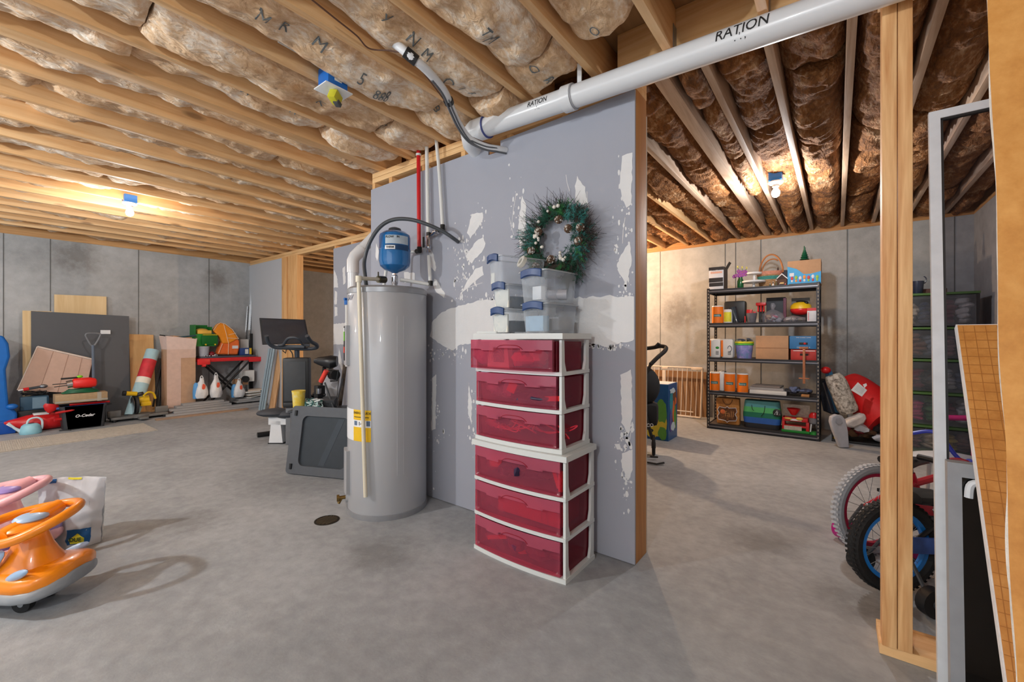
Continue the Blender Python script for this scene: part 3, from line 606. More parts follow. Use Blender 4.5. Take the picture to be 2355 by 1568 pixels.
y1, y2 = wy(981), wy(988); z1, z2 = P(980, 330, X=XP).z, P(988, 655, X=XP).z
b = MB(); b.tube([(XP, y1, z1 + .08), (XP, wy(985), P(0, 540, X=XP).z if 0 else P(985, 540, X=XP).z)], .0135, 0, 14); b.tube([(XP, wy(986), P(986, 588, X=XP).z), (XP - .03, wy(990, XP - .03), z2)], .0125, 0, 14); wb(b, 'white_pipe', pex, t4)
zv = P(986, 562, X=XP).z; yv = wy(986)
b = MB(); b.tube([(XP, yv, zv - .045), (XP, yv, zv + .05)], .014); b.tube([(XP, yv, zv + .045), (XP, yv, zv + .06)], .018); b.tube([(XP, yv, zv - .06), (XP, yv, zv - .045)], .018); b.ball((XP, yv, zv - .02), .021); b.tube([(XP - .02, yv, zv - .02), (XP - .045, yv, zv - .02)], .008); wb(b, 'shutoff_valve', chrome, t4)
b = MB(); b.box(XP - .05, XP - .044, yv - .008, yv + .01, zv - .03, zv + .045, b=.002); b.tube([(XP - .03, wy(990, XP - .03), z2 + .022), (XP - .03, wy(990, XP - .03), z2 - .012)], .018); b.tube([(XP, yv, zv + .06), (XP, yv, zv + .085)], .0175); wb(b, 'valve_handle', bfit, t4)
b = MB(); b.tube([(XP - .03, wy(990, XP - .03), z2 - .004), (1.93, 2.37, 1.555), (1.875, 2.40, 1.56)], .0125, 0, 12); wb(b, 'lower_pipe', pex, t4)
t5 = thing('branch_supply_pipe', 'white plastic water pipe furthest right, ending at a cross valve near the hose', 'pipe', (XP, wy(1016), 2.0))
y3, y4 = wy(1006), wy(1018); z3, z4 = P(1003, 325, X=XP).z, P(1018, 520, X=XP).z
b = MB(); b.tube(spline([(XP, y3 + .01, z3 + .09), (XP - .01, y3, z3), (XP, wy(1011), (z3 + z4)/2 + .05), (XP, y4, z4)]), .0125, 0, 12); wb(b, 'white_pipe', pex, t5)
b = MB(); b.tube([(XP, y4, z4 + .01), (XP, y4, z4 - .03)], .017); b.tube([(XP, y4, z4 - .015), (XP, y4 + .05, z4 - .03)], .012); wb(b, 'elbow_fitting', bfit, t5)
b = MB(); b.tube([(XP, y4 + .03, z4 - .02), (XP, yv - .01, zv + .055)], .011); b.ball((XP, y4 + .055, z4 - .03), .018); b.cbox((XP - .025, y4 + .055, z4 - .035), (.02, .03, .012), 0, .003); wb(b, 'shutoff_valve', chrome, t5)
hs = MB(); q = [hp(838, 1.50, .19), hp(838, 1.56, .20), P(838, 600, T=2.84), P(850, 558, T=2.83), P(874, 522, T=2.82), P(905, 505, T=2.82), P(945, 505, T=2.82), P(985, 517, T=2.83), P(1020, 533, T=2.85), P(1044, 549, T=2.87), P(1053, 556, X=XW - .006)]
hs.tube(spline(q, 6), .0125, 0, 14); solo(hs.build('heater_hose', mat('dark_grey_hose', (70, 74, 78), .4)), 'dark grey hose arching from the heater top over the blue tank to the wall', 'hose')
# vent / drain stack left of the heater
t6 = thing('waste_stack', 'white vertical waste pipe with a slanting top, left of the water heater', 'pipe', (2.19, 3.47, 0))
sx, sy = 2.19, 3.47
b = MB(); b.tube([(sx, sy, 0), (sx, sy, 1.80)], .047, 0, 24); wb(b, 'pipe_run', pvc, t6)
b = MB(); b.tube([(sx, sy, 1.74), (sx, sy, 1.85), (sx + .015, sy - .006, 1.89), (sx + .06, sy - .025, 1.945), (sx + .075, sy - .033, 1.965)], .053, 0, 24); wb(b, 'elbow', pvc, t6)
b = MB(); b.tube([(sx + .07, sy - .03, 1.96), (sx + .36, sy - .17, 2.34)], .047, 0, 24); wb(b, 'slanting_pipe', pvc, t6)
b = MB(); b.tube([(sx - .055, sy + .01, 0.9), (sx - .055, sy + .01, 1.45)], .013, 0, 10); b.tube([(sx - .055, sy + .01, 1.45), (sx - .055, sy + .01, 1.49)], .022, 1, 10); b.tube([(sx - .08, sy + .01, 1.50), (sx - .03, sy + .01, 1.50)], .012, 1, 8); wb(b, 'small_branch', [pex, bluep], t6)
# floor drain
fd = MB(); c = P(752, 1196, Z=.001); fd.lathe([(.075, -.0), (.075, .003), (.066, .004), (.066, .0015), (0, .0015)], c=(c.x, c.y, 0), seg=32, m=0)
for k in range(-3, 4): l = math.sqrt(max(.0, .062**2 - (k*.017)**2)); fd.box(c.x - l, c.x + l, c.y + k*.017 - .003, c.y + k*.017 + .003, .0016, .0045, 1)
solo(fd.build('floor_drain', [mat('drain_dark', (52, 46, 38), .6, .5), mat('drain_bar', (118, 104, 86), .5, .6)]), 'round metal drain grate in the floor left of the heater', 'drain')
# ================================================================== drawer carts
frame_m = mat('cart_white_plastic', (214, 219, 218), .35, var=.01, scale=5, coat=.2)
red_front = clear('red_clear_front', (190, 84, 108), .34, .22, (236, 132, 150)); red_lip = clear('red_lip', (186, 84, 108), .66, .2, (230, 110, 132)); red_body = clear('red_clear_body', (150, 40, 66), .26, .25, (226, 120, 138))
def bow(y, yc, hw, d=.022): return -d*(1 - ((y - yc)/hw)**2)
def cart(z0, x0, x1, ya, yb, hs, lab, outs, name='drawer_cart'):
    """x0 front, x1 back, ya right, yb left; hs drawer heights bottom to top"""
    yc, hw = (ya + yb)/2, (yb - ya)/2; tt = thing(name, lab, 'drawer cart', (x1 - (x1 - x0)/2, yc, z0))
    def plate(b, z, th, ex=.0, m=0):
        n = 14; pts = [(x0 - ex + bow(ya - ex + (yb - ya + 2*ex)*i/n, yc, hw + ex), ya - ex + (yb - ya + 2*ex)*i/n) for i in range(n + 1)] + [(x1 + ex*.3, yb + ex), (x1 + ex*.3, ya - ex)]
        b.prism(pts, z, z + th, 'z', m)
    b = MB(); z = z0; plate(b, z, .022, .004); zz = [z + .024]; z += .024
    for k, h in enumerate(hs):
        z += h; 
        if k < len(hs) - 1: plate(b, z + .001, .018, .002); z += .021; zz.append(z)
    ztop = z + .002; plate(b, ztop, .028, .012)
    wb(b, 'shelf_frames', frame_m, tt, ang=25)
    for (px_, py_, name_) in ((x0 + .014, ya + .004, 'corner_post'), (x1 - .03, ya + .004, 'corner_post'), (x0 + .014, yb - .010, 'corner_post'), (x1 - .03, yb - .010, 'corner_post')):
        b = MB(); zc = z0 + .022
        for k, h in enumerate(hs):
            zt_ = zc + h + .0
            xa_, xb_ = px_ - .012, px_ + .022
            fl_ = .014
            if px_ < (x0 + x1)/2: pts = [(xa_, zc), (xb_ + fl_ - .004, zc), (xb_ - .006, zc + h*.3), (xb_ - .010, zt_), (xa_, zt_)]
            else: pts = [(xa_ - fl_ + .004, zc), (xb_ + .006, zc), (xb_ + .006, zt_), (xa_ + .010, zt_), (xa_ + .006, zc + h*.3)]
            b.prism(pts, py_ - .004, py_ + .010, 'y'); zc = zt_ + .021
        wb(b, 'corner_post', frame_m, tt, ang=25)
    for k, h in enumerate(hs):
        zb_ = zz[k]; o_ = outs[k]
        n = 14; ya2, yb2 = ya + .0, yb - .0
        if o_ < .02: ya2, yb2 = ya + .028, yb - .006
        else: ya2, yb2 = ya + .028, yb + .004
        # front panel: recessed window under a thick lip
        b = MB(); g = []
        yc2, hw2 = (ya2 + yb2)/2, (yb2 - ya2)/2
        def fx(y, z, o_=o_, yc2=yc2, hw2=hw2, h=h, zb_=zb_):
            v = (z - zb_)/h; e = min(y - ya2, yb2 - y)
            base = x0 - .004 - o_ + bow(y, yc2, hw2)
            u = abs((y - yc2)/hw2); lip = .70 - .14*math.sqrt(max(0, 1 - u*u))*0 + .08*u*u
            hand = u < .30
            dep = .014 if (v < lip - (.10 if not hand else -.02) and e > .012 and v > .05) else 0
            return base + dep
        cols = 36; rows = 22
        b.grid(lambda i, j: Vector((fx(ya2 + (yb2 - ya2)*i, zb_ + h*j), ya2 + (yb2 - ya2)*i, zb_ + (h - .003)*j)), cols, rows)
        for i_, f_ in enumerate(b.f):
            if all(b.v[q_][0] < x0 + .007 - o_ + bow(b.v[q_][1], yc2, hw2) for q_ in f_) and b.v[f_[0]][2] > zb_ + h*.45: b.m[i_] = 1
        b.add([(fx(ya2, zb_) , ya2, zb_), (x0 + .016 - o_, ya2, zb_), (x0 + .016 - o_, ya2, zb_ + h - .003), (fx(ya2, zb_), ya2, zb_ + h - .003)], [(0, 1, 2, 3)])
        b.add([(fx(yb2, zb_) , yb2, zb_), (x0 + .016 - o_, yb2, zb_), (x0 + .016 - o_, yb2, zb_ + h - .003), (fx(yb2, zb_), yb2, zb_ + h - .003)], [(0, 1, 2, 3)])
        d = MB(); d.v, d.f, d.m = b.v, b.f, b.m
        dr = thing('drawer', None, None, (x0, yc, zb_)); dr.parent = tt
        dr.location = Vector((x0, yc, zb_)) - tt.location
        inv = Vector((x0, yc, zb_))
        def local(q): q.v = [tuple(Vector(v) - inv) for v in q.v]; return q
        local(d).build('front_panel', [red_front, red_lip], dr, ang=50)
        b = MB(); xb0, xb1 = x0 + .018 - o_, x1 - .014 - o_; yl, yr = ya + .020, yb - .020; th = .002; hh = h - .012
        b.box(xb0, xb1, yl, yr, zb_, zb_ + th); b.box(xb0, xb1, yl, yl + th, zb_ + th, zb_ + hh); b.box(xb0, xb1, yr - th, yr, zb_ + th, zb_ + hh); b.box(xb1 - th, xb1, yl, yr, zb_ + th, zb_ + hh)
        local(b).build('tray', red_body, dr)
        b = MB(); w_ = .085; zc_ = zb_ + h*.70; pts = [Vector((x0 - .0055 - o_ + bow(yc + w_*c, yc, hw2), yc + w_*c, zc_ + h*.14*(1 - abs(c)**4) - .004)) for c in [i/8 - 1 for i in range(17)]]; b.tube(pts, .0016, 0, 5)
        local(b).build('finger_pull', mat('red_pull_line', (150, 20, 44), .3), dr)
    return tt, ztop + .028, zz
h3 = [.170, .170, .168]
c1, zt1, zz1 = cart(0, 1.752, 2.05, 1.018, 1.592, h3, 'lower white cart of the stack, three see-through red drawers, standing on the floor', (0, 0, 0))
print('cart top', zt1)
h3u = [.166, .162, .155]
c2, zt2, zz2 = cart(zt1 + .001, 1.762, 2.045, 1.045, 1.592, h3u, 'upper white cart of the stack, its top red drawer pulled out', (0, 0, .035))
print('cart top', zt2)
# things inside the drawers
def stick(c, size, rot, m, nm, lab): b = MB(); b.cbox((0, 0, 0), size, 0, .004); o = b.build(nm, m); solo(o, lab, 'toy', loc=c, rot=rot); return o
xin = 1.79
ro = mat('orange_red_toy', (240, 70, 40), .4); nv = mat('dark_navy_toy', (44, 40, 70), .5); pk = mat('pink_cloth', (235, 90, 140), .8); cr = mat('cream_paper_bag', (236, 232, 218), .8)
r5 = random.Random(3)
b = MB(); b.prism([(-.075, 0), (.075, 0), (.06, .135), (-.06, .14)], -.02, .02, 'x', 0); b.prism([(-.04, .03), (.03, .03), (.03, .115), (-.04, .115)], -.0215, -.0205, 'x', 1)
for k in range(4): b.tube([(-.0225, .02 + .045*math.cos(t_/10)*(.4 + .2*k) - .02, .035 + .07*math.sin(t_/10)*(.4 + .2*k)) for t_ in range(0, 32, 2)], .0015, 0, 4)
solo(b.build('greeting_bag', [cr, mat('bag_grey_art', (170, 165, 172), .8)]), 'cream paper packet with grey arches in the pulled-out top drawer', 'paper packet', loc=(xin - .045 + .03, 1.43, zz2[2] + .004), rot=(0.0, 0, 0))
def heap(nm, lab, cat, c, r, m, n=5, seed=1):
    q = random.Random(seed); b = MB()
    for k in range(n): b.ball((q.uniform(-r[0], r[0])*.5, q.uniform(-r[1], r[1])*.5, r[2]*.5 + q.uniform(0, r[2])*.3), (r[0]*q.uniform(.4, .6), r[1]*q.uniform(.35, .6), r[2]*q.uniform(.4, .52)), 0, 10, 7, Matrix.Rotation(q.uniform(0, 3), 4, 'Z'))
    def wrp(v):
        v = v + Vector((noise.noise(v*40), noise.noise(v*40 + Vector((9, 0, 0))), noise.noise(v*40 + Vector((0, 9, 0)))))*min(r)*.18; v.z = max(v.z, 0); return v
    b.warp(wrp); return solo(b.build(nm, m), lab, cat, loc=c)
heap('folded_cloth', 'violet pink cloth at the left end of the top drawer', 'cloth', (xin + .02, 1.54, zz2[2] + .004), (.10, .05, .10), mat('violet_cloth', (200, 90, 170), .9), 6, 2)
heap('pink_garment', 'bright pink cloth beside the cream packet in the top drawer', 'cloth', (xin + .04, 1.28, zz2[2] + .004), (.10, .12, .08), pk, 7, 3)
heap('plastic_bag', 'crumpled grey plastic bag in the second drawer from the top', 'bag', (xin + .06, 1.45, zz2[1] + .004), (.08, .10, .10), mat('grey_film', (180, 170, 186), .3), 7, 4)
stick((xin + .0, 1.36, zz2[1] + .085), (.02, .05, .055), (.4, .1, .2), ro, 'toy_block', 'orange toy block hanging in the second drawer from the top'); stick((xin + .0, 1.13, zz2[1] + .045), (.02, .15, .025), (-.1, 0, 0), ro, 'toy_track', 'long orange toy strip low at the right of the second drawer')
heap('toy_pieces', 'dark mixed toys in the second drawer from the top', 'toys', (xin + .08, 1.25, zz2[1] + .004), (.14, .2, .05), nv, 8, 5)
cbm = mat('red_cord', (235, 60, 80), .4)
for k in range(6):
    q = random.Random(20 + k); c0_ = Vector((xin + q.uniform(0, .05), q.uniform(1.12, 1.5), zz2[0] + .03)); pts = [c0_ + Vector((q.uniform(-.01, .07), .12*math.cos(a*1.3 + k)*(1 + .3*q.random()), .035 + .035*math.sin(a*2.1 + k))) for a in range(9)]
    b = MB(); b.tube(spline(pts, 6), .0035, 0, 6); solo(b.build('cord', [cbm, mat('red_cord_pale', (244, 130, 140), .4)][k % 2]), 'tangled thin cords filling the third drawer from the top', 'cord', 'cords in the third drawer')
heap('toy_pieces', 'dark bundle at the top left of the third drawer', 'toys', (xin + .05, 1.46, zz2[0] + .055), (.07, .08, .06), nv, 5, 6)
heap('cloth_bundle', 'dark purple bundle with pink lettering in the fourth drawer from the top', 'bundle', (xin + .09, 1.30, zz1[2] + .004), (.10, .22, .10), nv, 9, 7)
stick((xin + .02, 1.10, zz1[2] + .06), (.02, .022, .09), (-.35, 0, 0), ro, 'toy_block', 'leaning orange toy bar in the fourth drawer'); stick((xin + .0, 1.065, zz1[2] + .06), (.02, .022, .10), (0, 0, 0), ro, 'toy_block', 'upright orange toy bar at the right end of the fourth drawer')
b = MB(); b.prism([(-.06, .06), (.06, .07), (.03, 0), (-.03, 0)], -.02, .02, 'x'); solo(b.build('toy_funnel', ro), 'orange triangular toy at the left of the fourth drawer', 'toy', loc=(xin + .03, 1.49, zz1[2] + .05))
b = MB(); b.box(-.10, .10, -.20, .20, 0, .10, b=.012); b.tube([(-.105, -.1, .10), (-.107, -.09, .05), (-.105, -.09, 0.01)], .002); b.tube([(-.105, -.13, .10), (-.107, -.12, .05), (-.105, -.13, 0.01)], .002); solo(b.build('toy_case', mat('crimson_case', (214, 50, 72), .5)), 'wide crimson box filling the fifth drawer from the top', 'case', loc=(xin + .12, 1.28, zz1[1] + .004))
for k, (y, z, l, a) in enumerate([(1.47, .10, .12, -.1), (1.47, .055, .14, -.3), (1.35, .035, .08, .2), (1.26, .03, .17, -.28), (1.14, .06, .10, .4)]):
    stick((xin + .0 + .01*k, y, zz1[0] + z), (.018, l, .022), (a, 0, 0), ro, 'toy_block', ['uppermost orange toy bar at the left of the bottom drawer', 'second orange toy bar at the left of the bottom drawer', 'short orange toy bar near the middle of the bottom drawer', 'longest orange toy bar lying low in the bottom drawer', 'orange toy bar at the right of the bottom drawer'][k])
heap('toy_pieces', 'dark tangle of toys behind the orange bars in the bottom drawer', 'toys', (xin + .12, 1.26, zz1[0] + .004), (.14, .24, .09), mat('plum_toys', (120, 50, 80), .6), 10, 8)
# ================================================================== clear bins with blue latches
binm = clear('frosted_clear_plastic', (226, 232, 238), .24, .25, (246, 249, 252)); binl = clear('frosted_lid', (232, 237, 241), .36, .25, (240, 243, 246)); latch = mat('navy_latch', (44, 74, 124), .4)
def bin_(name, lab, c, L, Wd, H, rz, lid=True, grp=None, fill=None, paperface=False, two=True):
    """local: x = length away from the viewer, y = width, z = up; latch on the -x end"""
    tt = thing(name, lab, 'storage bin', c, rz, grp)
    b = MB(); n = 16; t_ = .0025
    def ring(z, ins): return rrect(ins, L - ins, -Wd/2 + ins, Wd/2 - ins, .018, 3)
    prof_ = [(0, .014), (H*.97, .003)]
    k = len(ring(0, 0)); vs = []
    for z, i_ in prof_: vs += [Vector((x, y, z)) for x, y in ring(z, i_)]
    fs = [(j*k + i, j*k + (i + 1) % k, (j + 1)*k + (i + 1) % k, (j + 1)*k + i) for j in range(1) for i in range(k)] + [tuple(range(k))]
    b.add(vs, fs); b.build('tub', binm, tt, ang=60)
    b = MB(); rr = rrect(-.006, L + .006, -Wd/2 - .006, Wd/2 + .006, .02, 3); ri = rrect(.006, L - .006, -Wd/2 + .006, Wd/2 - .006, .02, 3)
    if lid: b.prism(rr, H*.972, H); b.prism(ri, H, H + .006)
    else:
        kk = len(rr); vs = [Vector((x, y, z)) for z in (H*.96, H) for x, y in rr] + [Vector((x, y, z)) for z in (H, H*.96) for x, y in ri]
        b.add(vs, [(j*kk + i, j*kk + (i + 1) % kk, ((j + 1) % 4)*kk + (i + 1) % kk, ((j + 1) % 4)*kk + i) for j in range(4) for i in range(kk)])
    b.build('lid' if lid else 'rim', binl, tt, ang=40)
    w2 = Wd*.36
    for e, sx_ in ((-.010, -1),) + (((L + .010, 1),) if two else ()):
        b = MB(); pts = [Vector((e + sx_*.008*(1 - (q_)**2), w2*q_, H*.92 + .010*(1 - q_*q_))) for q_ in [i/5 - 1 for i in range(11)]]
        b.grid(lambda u, v: Vector((e + sx_*(.010*(1 - (2*u - 1)**2) + .004), w2*(2*u - 1), H*.80 + .010*(1 - (2*u - 1)**2) + .03*v)), 10, 1)
        b.grid(lambda u, v: Vector((e + sx_*(.010*(1 - (2*u - 1)**2) - .004), w2*(2*u - 1), H*.80 + .010*(1 - (2*u - 1)**2) + .03*v)), 10, 1)
        b.tube([(e, w2*(2*u_/10 - 1), H*.80 + .030 + .010*(1 - (2*u_/10 - 1)**2)) for u_ in range(11)], .005); b.tube([(e, w2*(2*u_/10 - 1), H*.80 + .010*(1 - (2*u_/10 - 1)**2)) for u_ in range(11)], .005)
        b.build('latch_handle', latch, tt)
    return tt
zt = zt2 + .001; rz0 = 0
def inbin(nm, lab, cat, tt, c, size, m, rot=(0, 0, 0)):
    p = Vector(tt.location) + Matrix.Rotation(tt.rotation_euler.z, 3, 'Z') @ Vector(c); b = MB(); b.cbox((0, 0, 0), size, 0, .004); return solo(b.build(nm, m), lab, cat, loc=p, rot=(rot[0], rot[1], rot[2] + tt.rotation_euler.z))
cw = mat('cream_card', (238, 236, 224), .8, var=.03)
b1 = bin_('storage_bin', 'small clear bin with a blue latch, bottom of the left stack on the carts', (1.79, 1.455, zt), .27, .135, .125, -.10)
inbin('white_packet', 'cream packet filling the front of the bottom left bin', 'packet', b1, (.02, 0, .055), (.012, .105, .10), cw); inbin('dark_packet', 'dark slate packet in the bottom left bin', 'packet', b1, (.15, 0, .04), (.18, .09, .06), mat('slate', (70, 84, 100), .6))
b2 = bin_('storage_bin', 'small clear bin with a blue latch, middle of the left stack on the carts', (1.79, 1.448, zt + .133), .27, .135, .128, -.12)
inbin('white_packet', 'cream packet filling the front of the middle left bin', 'packet', b2, (.02, 0, .055), (.012, .105, .10), cw); inbin('dark_packet', 'slate blue packet in the middle left bin', 'packet', b2, (.15, 0, .04), (.18, .09, .06), mat('slate_blue', (84, 100, 118), .6))
b3 = bin_('storage_bin', 'open clear bin with a blue latch, top of the left stack, over the right ones', (1.775, 1.475, zt + .269), .30, .15, .145, -.35, lid=False)
inbin('paper_scrap', 'small cream slip standing in the open top bin', 'paper', b3, (.02, .045, .035), (.004, .04, .06), cw)
b4 = bin_('storage_bin', 'larger clear bin with a blue latch, lower of the right stack on the carts', (1.80, 1.232, zt), .26, .185, .150, -.12)
inbin('boxed_kit', 'pale blue boxed kit inside the lower right bin', 'box', b4, (.04, .01, .05), (.05, .12, .08), mat('pale_blue_box', (150, 184, 208), .6)); inbin('grey_packet', 'grey folded packet inside the lower right bin', 'packet', b4, (.17, -.03, .05), (.12, .09, .07), mat('grey_card', (170, 172, 176), .7))
b5 = bin_('storage_bin', 'larger clear bin with a blue latch, upper of the right stack on the carts', (1.795, 1.238, zt + .158), .27, .19, .160, -.12)
bb = MB(); bb.tube([(0, 0, 0), (.03, 0, 0)], .012); bb.tube([(.03, 0, 0), (.045, 0, 0), (.14, 0, 0)], [.012, .028, .028], 1, 14); solo(bb.build('clear_bottle', [white, mat('bottle_grey', (170, 172, 180), .3)]), 'small bottle lying inside the upper right bin', 'bottle', loc=(1.86, 1.235, zt + .20), rot=(0, 0, -1.1))
inbin('white_tub', 'round white tub inside the upper right bin', 'tub', b5, (.06, .0, .05), (.05, .06, .07), white)
tp = MB(); tp.lathe([(.034, 0), (.036, .002), (.036, .022), (.034, .024), (.018, .024), (.018, 0), (.034, 0)], seg=24); tp.v = [tuple(Vector(v)*.9) for v in tp.v]; solo(tp.build('tape_roll', clear('tape_clear', (226, 224, 214), .7, .2)), 'roll of clear tape on the lid of the upper right bin', 'tape', loc=(1.80, 1.295, zt + .365), rot=(0, -1.1, -.5))
lidp = MB(); lidp.prism(rrect(-.12, .12, -.07, .07, .02), 0, .01, 'z'); 
wl = MB(); wl.prism(rrect(0, .20, -.07, .07, .01), 0, .012, 'z', 0); solo(wl.build('plastic_sheet', frame_m), 'flat white lid lying left of the bin stacks on the cart top', 'lid', loc=(1.79, 1.545, zt), rot=(0, 0, .1))
# ================================================================== wreath on the wall
WC = Vector((XW - .05, 1.246, 1.715))
t7 = thing('christmas_wreath', 'bushy evergreen wreath with pinecones and white berries hung on the partition', 'wreath', tuple(WC))
rw = random.Random(11)
def wring(a, r, x=0): return Vector((x, -math.cos(a)*r, math.sin(a)*r))
b = MB(); b.tube([wring(2*math.pi*i/40, .155) for i in range(40)], .022, 0, 8, closed=True); b.build('twig_ring', mat('twig_brown', (62, 50, 42), .9), t7)
def sprays(name, m, a0, a1, n, rmin, rmax, ln, th, spread=.8, needles=0):
    b = MB()
    for k in range(n):
        a = math.radians(rw.uniform(a0, a1)); r = rw.uniform(rmin, rmax); p = wring(a, r, rw.uniform(-.045, .02))
        out = wring(a, 1); tan = Vector((0, math.sin(a), math.cos(a))); d = (out*rw.uniform(.1, 1) + tan*rw.uniform(-spread, spread) + Vector((rw.uniform(-.8, .15), 0, 0))).normalized()
        L = ln*rw.uniform(.5, 1.2); e = p + d*L; e.x = min(e.x, .045)
        if not needles: b.tube([p, p.lerp(e, .5) + Vector((0, rw.uniform(-.01, .01), rw.uniform(-.01, .01))), e], [th, th*.8, th*.4], 0, 3, cap=False)
        else:
            for q in range(needles):
                f = q/needles; s0 = p.lerp(e, f); nd = (d*.6 + Vector((rw.uniform(-1, 1), rw.uniform(-1, 1), rw.uniform(-1, 1))).normalized()).normalized()*.026*(1.1 - .6*f)
                w_ = nd.cross(Vector((1, .3, .2))).normalized()*.0011; b.add([s0 - w_, s0 + w_, s0 + nd], [(0, 1, 2)])
    return b.build(name, m, t7, flat=True)
g1 = mat('pine_green', (26, 78, 60), .8, var=.2, scale=60); g2 = mat('bright_green', (52, 120, 62), .8, var=.2, scale=60); g3 = mat('teal_frost', (52, 128, 122), .8, var=.25, scale=60); tw = mat('dark_twig', (58, 46, 42), .9)
sprays('dark_sprigs', g1, 0, 360, 230, .10, .185, .07, 0, .8, 34)
sprays('bright_sprigs', g2, 60, 120, 26, .12, .17, .06, 0, .7, 34); sprays('bright_sprigs', g2, 195, 235, 18, .13, .18, .08, 0, .7, 34); sprays('bright_sprigs', g2, 290, 335, 24, .12, .18, .07, 0, .7, 34)
sprays('teal_sprigs', g3, -40, 60, 70, .12, .19, .07, 0, .7, 34); sprays('teal_sprigs', g3, 150, 200, 34, .12, .19, .08, 0, .7, 30)
sprays('twigs', tw, -75, 45, 420, .13, .205, .095, .0013); sprays('twigs', tw, 60, 210, 170, .15, .19, .10, .0012, .6); sprays('frosted_twigs', mat('frosted_twig', (150, 156, 158), .8), 120, 215, 90, .15, .20, .08, .0012, .5)
sprays('tail_twigs', g1, 285, 310, 26, .19, .26, .07, 0, .3, 26); sprays('tail_twigs', tw, 283, 312, 50, .2, .27, .07, .0012, .4)
for k, (a, r) in enumerate([(155, .11), (20, .10), (200, .16), (262, .12), (-15, .16), (70, .1), (10, .17), (232, .19)]):
    b = MB(); p = wring(math.radians(a), r, -.045)
    for i in range(7):
        for j in range(7): aa = j*.9 + i*.45; rr_ = .019*math.sin(math.pi*(i + 1)/8.5); b.ball(p + Vector((-.022 + i*.006, rr_*math.cos(aa), rr_*math.sin(aa))), (.005, .0065, .0065), int(rw.random() < .35), 6, 4)
    b.build('pinecone', [mat('cone_brown', (96, 72, 54), .8), mat('cone_frost', (190, 184, 176), .8)], t7)
for k, (a, r, n_) in enumerate([(172, .105, 6), (84, .175, 2), (128, .12, 1), (205, .095, 3), (298, .13, 6), (102, .13, 1)]):
    b = MB(); p = wring(math.radians(a), r, -.06)
    for i in range(n_): b.ball(p + Vector((rw.uniform(-.01, .01), rw.uniform(-.02, .02), rw.uniform(-.022, .022))), rw.uniform(.007, .0115), 0, 10, 7)
    b.build('berry_cluster', mat('white_berry', (226, 222, 212), .5), t7)

# blue ink print on the batts
bink = mat('blue_print_ink', (104, 108, 108), .9)
for ch, px, py, sz in (('N', 950, 82, .12), ('Y', 886, 32, .12), ('M', 982, 106, .10), ('O', 1030, 158, .13), ('I', 1062, 174, .10), ('R', 1086, 188, .10), ('5', 832, 158, .12), ('888', 878, 196, .11), ('M', 735, 92, .13), ('8', 1003, 248, .10), ('R', 1262, 160, .12), ('O', 1228, 130, .11), ('O', 1412, 60, .11), ('M', 1128, 48, .13), ('O', 1366, 40, .09), ('M', 605, 16, .12), ('R', 655, 52, .12), ('K', 738, 212, .12), ('W', 565, 215, .12), ('R', 610, 228, .1), ('M', 880, 285, .10), ('W', 675, 258, .1), ('T', 1118, 22, .1)):
    c = P(px, py, Z=2.565)
    for (ya, yb, x0, x1, sd_, sag, o) in BATTS:
        if ya + .02 < c.y < yb - .02 and x0 < c.x < x1:
            def onb(v, ya=ya, yb=yb, x0=x0, x1=x1, sd_=sd_, sag=sag, c=c):
                x = c.x + v.x; y = min(max(c.y - v.y, ya + .004), yb - .004); return Vector((x, y, batt_z(x, y, ya, yb, x0, x1, sd_, sag) - .006))
            l = text('ink_letter', ch, sz*.72, bink, None, fn=onb, ext=0, bold=0, sx=.85); l.parent = o; break
# ================================================================== LEFT ROOM along the far concrete wall
def loft(mb, st, m=0, seg=20, p=2.4, M=None, cap=True):
    """st: (x, halfwidth, z0, z1); rounded cross-sections across y-z"""
    vs = []
    for x, w_, z0, z1 in st:
        for i in range(seg):
            t = 2*math.pi*i/seg; c, s_ = math.cos(t), math.sin(t); q = (abs(c)**p + abs(s_)**p)**(-1/p)
            v = Vector((x, w_*c*q, (z0 + z1)/2 + (z1 - z0)/2*s_*q)); vs.append(M @ v if M is not None else v)
    fs = [(j*seg + i, j*seg + (i + 1) % seg, (j + 1)*seg + (i + 1) % seg, (j + 1)*seg + i) for j in range(len(st) - 1) for i in range(seg)]
    if cap: fs += [tuple(range(seg)), tuple((len(st) - 1)*seg + i for i in range(seg))]
    return mb.add(vs, fs, m)
def leaner(name, lab, cat, px0, px1, ytop, Yb, Yt, th, m, z0=0, slope=0, group=None):
    """a board or sheet leaning on the far wall: edges where it shows, foot at Yb, top at Yt"""
    a, c = P(px0, ytop, Y=Yt), P(px1, ytop, Y=Yt); b = MB(); z1 = a.z; z1b = c.z if slope == 0 else P(px1, ytop + slope, Y=Yt).z
    za, zc = P(px0, ytop, Y=Yt).z, P(px1, ytop + slope, Y=Yt).z
    vs = [(a.x, Yb, z0), (c.x, Yb, z0), (c.x, Yt, zc), (a.x, Yt, za)]; vs = [Vector(v) for v in vs]; vs2 = [v + Vector((0, th, 0)) for v in vs]
    b.add(vs + vs2, [(0, 1, 2, 3), (7, 6, 5, 4), (0, 4, 5, 1), (1, 5, 6, 2), (2, 6, 7, 3), (3, 7, 4, 0)])
    o = b.build(name, m, flat=True); return tag(o, lab, cat, group)
plyl = wood('pale_plywood', (240, 214, 168), (222, 188, 134), 'z', 5, knots=False); plyo = wood('orange_plywood', (232, 188, 128), (204, 150, 92), 'z', 5, knots=False)
charc = mat('charcoal_panel', (86, 88, 92), .6, var=.02)
t = thing('charcoal_sheet', 'big charcoal panel with a small white sticker leaning on the far concrete wall', 'panel', (P(185, 720, Y=8.2).x, 8.15, 0))
a, c = P(72, 715, Y=8.26), P(297, 727, Y=8.26)
